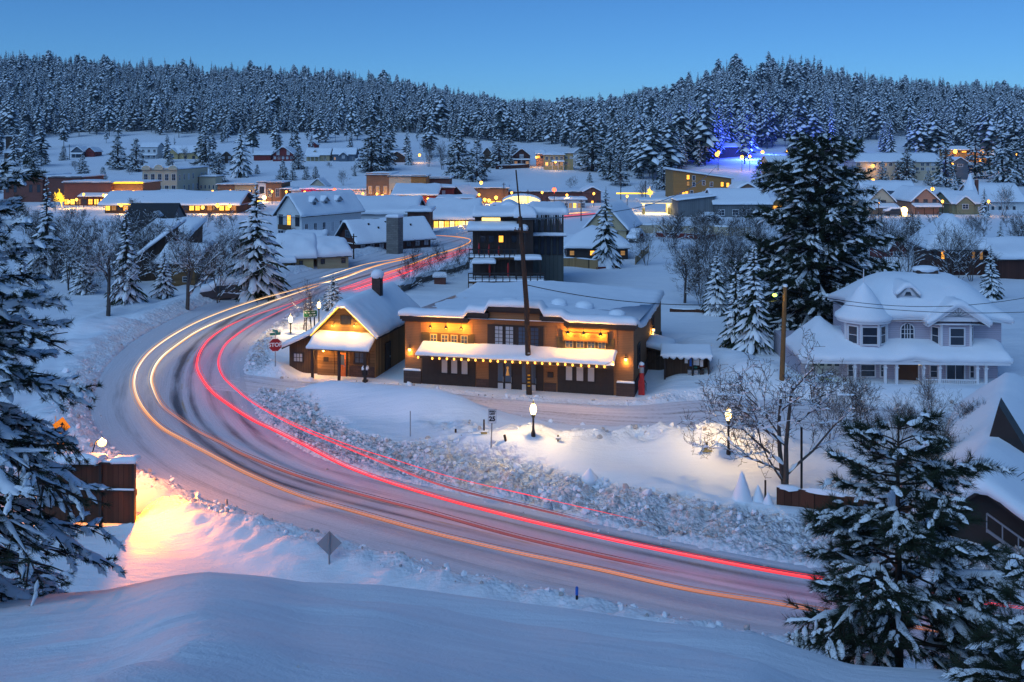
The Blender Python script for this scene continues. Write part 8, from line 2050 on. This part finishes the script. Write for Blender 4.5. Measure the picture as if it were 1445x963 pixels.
    tl(472, 268, 290, 'red neon star over the low neon store', .5, 'lamp_red'); tl(494, 282, 286, 'red sign lamp left of the white shop', .4, 'lamp_red')
    # plain poles in town
    for px, pt, pb, Y, lab in ((98, 204, 231, 470, 'dark telegraph pole beside the pale gabled chalet'), (34, 213, 236, 470, 'dark telegraph pole at far left on the slope'), (711, 258, 305, 270, 'dark lamp pole before the brick market'), (745, 268, 300, 262, 'short dark pole before the glass canopy'), (772, 278, 318, 232, 'grey pole beside the dark chalet wing'), (820, 282, 318, 222, 'grey twin pole left of the lone spruce'), (876, 250, 290, 285, 'tall brown pole left of the fuel station'), (911, 255, 285, 300, 'dark pole above the fuel station'), (1104, 255, 300, 265, 'brown utility pole behind the tiny orange cabin'), (499, 330, 367, 152, 'grey lamp post with a snow cap before the dark lodge'), (1316, 262, 300, 262, 'thin pole behind the salmon house')):
        c = W(px, pb, Y); t = thing('town_pole', lab, 'pole', c); h = (pb - pt) * Y / FOC
        MB().tube([(0, 0, -3), (0, 0, h)], [.14, .10], 7).build('pole', 'pole_wood', t)
        q = MB(); q.box(-.5, .5, -.06, .06, h - .5, h - .38); q.build('cross_arm', 'pole_wood', t)
    # trees wound with yellow lights
    for px, pb, pt, lab in ((88, 290, 266, 'small tree wound with glowing yellow lights before the far left stores'), (918, 278, 263, 'small fir wound with glowing yellow lights above the fuel station')):
        p = W(px, pb, 266 if px < 200 else 300); h = (pb - pt) * p.y / FOC; bm = bare_meshes(120, 6, .6, 3, .10, 2, 0, 0, .2, 'strip_yellow', 4.5)
        t = thing('lit_tree', lab, 'tree', p); t.scale = (h / 5.2,) * 3
        for nm, me in zip(('trunk', 'crown'), bm[:2]): o = bpy.data.objects.new(nm, me); COL.objects.link(o); o.parent = t
    c = W(976, 281, 300)
    c = W(932, 278, 300); t = thing('railing_lights', 'yellow strip of lights along the bank above the fuel station', 'light strip', W(893, 274, 302)); MB().box(-5, 5.5, 0, .2, 0, .35).build('strip', 'strip_yellow', t)
    # blue floods on the wooded slope
    for px, py, Y, e, lab in ((1056, 226, 405, 26000, 'blue floodlight in the snow below the floodlit trees'), (1092, 219, 415, 12000, 'blue floodlight above the grey motel wing'), (1072, 232, 395, 14000, 'blue floodlight nearest the grey motel wing'), (1165, 214, 425, 4000, 'faint violet floodlight by the low lodge')):
        p = hit(px, py); t = thing('floodlight', lab, 'floodlight', (p.x, p.y, p.z + .2)); q = MB(); q.box(-.3, .3, -.15, .15, -.6, .3); q.build('housing', 'metal_black', t)
        lamp(t, (0, -.3, 5.0), e * 2, (.03, .07, 1.0), .4)
    t = thing('neon_wash_lamp', 'magenta wash lamp under the magenta store wall', 'lamp', W(437, 277, 293)); MB().box(-.4, .4, 0, .2, -.2, .1).build('housing', 'metal_black', t); lamp(t, (0, -1.0, .8), 260, (1, .05, .22), .3)


# ------------------------------------------------------------------ sky, sun, camera
def haze():
    v = [o for o in bpy.data.objects if o.name == 'ground'][0].data.vertices; z = np.empty(len(v) * 3, np.float32); v.foreach_get('co', z); z = z.reshape(-1, 3)
    q = MB(); q.box(z[:, 0].min() - 5, z[:, 0].max() + 5, z[:, 1].min() - 5, z[:, 1].max() + 5, z[:, 2].min() - 1, z[:, 2].max() + 45)
    m = bpy.data.materials.new('haze'); m.use_nodes = True; nt = m.node_tree; nt.nodes.remove(nt.nodes['Principled BSDF']); pv = nt.nodes.new('ShaderNodeVolumePrincipled')
    pv.inputs['Color'].default_value = (.62, .78, 1.0, 1); pv.inputs['Density'].default_value = HAZE; nt.links.new(pv.outputs[0], nt.nodes['Material Output'].inputs['Volume'])
    o = q.build('haze', m); tag(o, 'thin blue dusk haze over the valley', None, None, 'stuff')


HAZE = .0001


def finish():
    w = bpy.data.worlds.new('World'); SC.world = w; w.use_nodes = True; nt = w.node_tree; bg = nt.nodes['Background']
    sky = nt.nodes.new('ShaderNodeTexSky'); sky.sky_type = 'NISHITA'; sky.sun_disc = False; sky.sun_elevation = R(SUN_EL); sky.sun_rotation = R(SUN_AZ)
    sky.altitude = 1800; sky.air_density = 1.0; sky.dust_density = .1; sky.ozone_density = 6.0
    mx = nt.nodes.new('ShaderNodeMix'); mx.data_type = 'RGBA'; mx.blend_type = 'MULTIPLY'; mx.inputs[0].default_value = 1.0; mx.inputs[7].default_value = SKY_TINT
    nt.links.new(sky.outputs[0], mx.inputs[6]); nt.links.new(mx.outputs[2], bg.inputs['Color']); bg.inputs['Strength'].default_value = SKY_ST
    sl = bpy.data.lights.new('sun', 'SUN'); sl.energy = SUN_ST; sl.angle = R(60); sl.color = (.48, .74, 1.0)
    so = bpy.data.objects.new('sun', sl); COL.objects.link(so); el, az = R(SUN_EL), R(SUN_AZ)
    d = Vector((math.sin(az) * math.cos(el), math.cos(az) * math.cos(el), math.sin(el))); so.rotation_euler = d.to_track_quat('Z', 'Y').to_euler(); so.location = (0, 0, 60)
    cam = bpy.data.cameras.new('camera'); co = bpy.data.objects.new('camera', cam); COL.objects.link(co); SC.camera = co
    co.location = (0, 0, H0); co.rotation_euler = (R(90), 0, 0); cam.sensor_width = 36; cam.sensor_fit = 'HORIZONTAL'; cam.lens = FOC / 1445 * 36
    cam.shift_y = -(481.5 - HY) / 1445; cam.clip_start = .5; cam.clip_end = 6000
    v = SC.view_settings; v.view_transform = 'Standard'; v.look = 'None'; v.exposure = EXPO; v.gamma = 1; v.use_curve_mapping = False
    SC.cycles.use_denoising = True; SC.cycles.max_bounces = 6; SC.cycles.diffuse_bounces = 3; SC.cycles.glossy_bounces = 2; SC.cycles.sample_clamp_indirect = 4.0
    SC.cycles.use_light_tree = True
    try: SC.cycles.denoiser = 'OPENIMAGEDENOISE'; SC.cycles.denoising_prefilter = 'ACCURATE'
    except Exception: pass


SUN_EL, SUN_AZ, SUN_ST, SKY_ST, SKY_TINT, EXPO = 45.0, 215.0, 1.35, .090, (.42, .80, 1.12, 1), 0.0
STEPS = [build_ground, build_roads, build_trails, build_debris, main_building, cabin, lilac_house, chalet, town, walls_and_fences, signs, furniture, vehicles, town_lights, trees, forest, haze, finish]
import time as _t
for fn in STEPS:
    t0 = _t.time(); fn(); print('%-18s %.1fs' % (fn.__name__, _t.time() - t0))
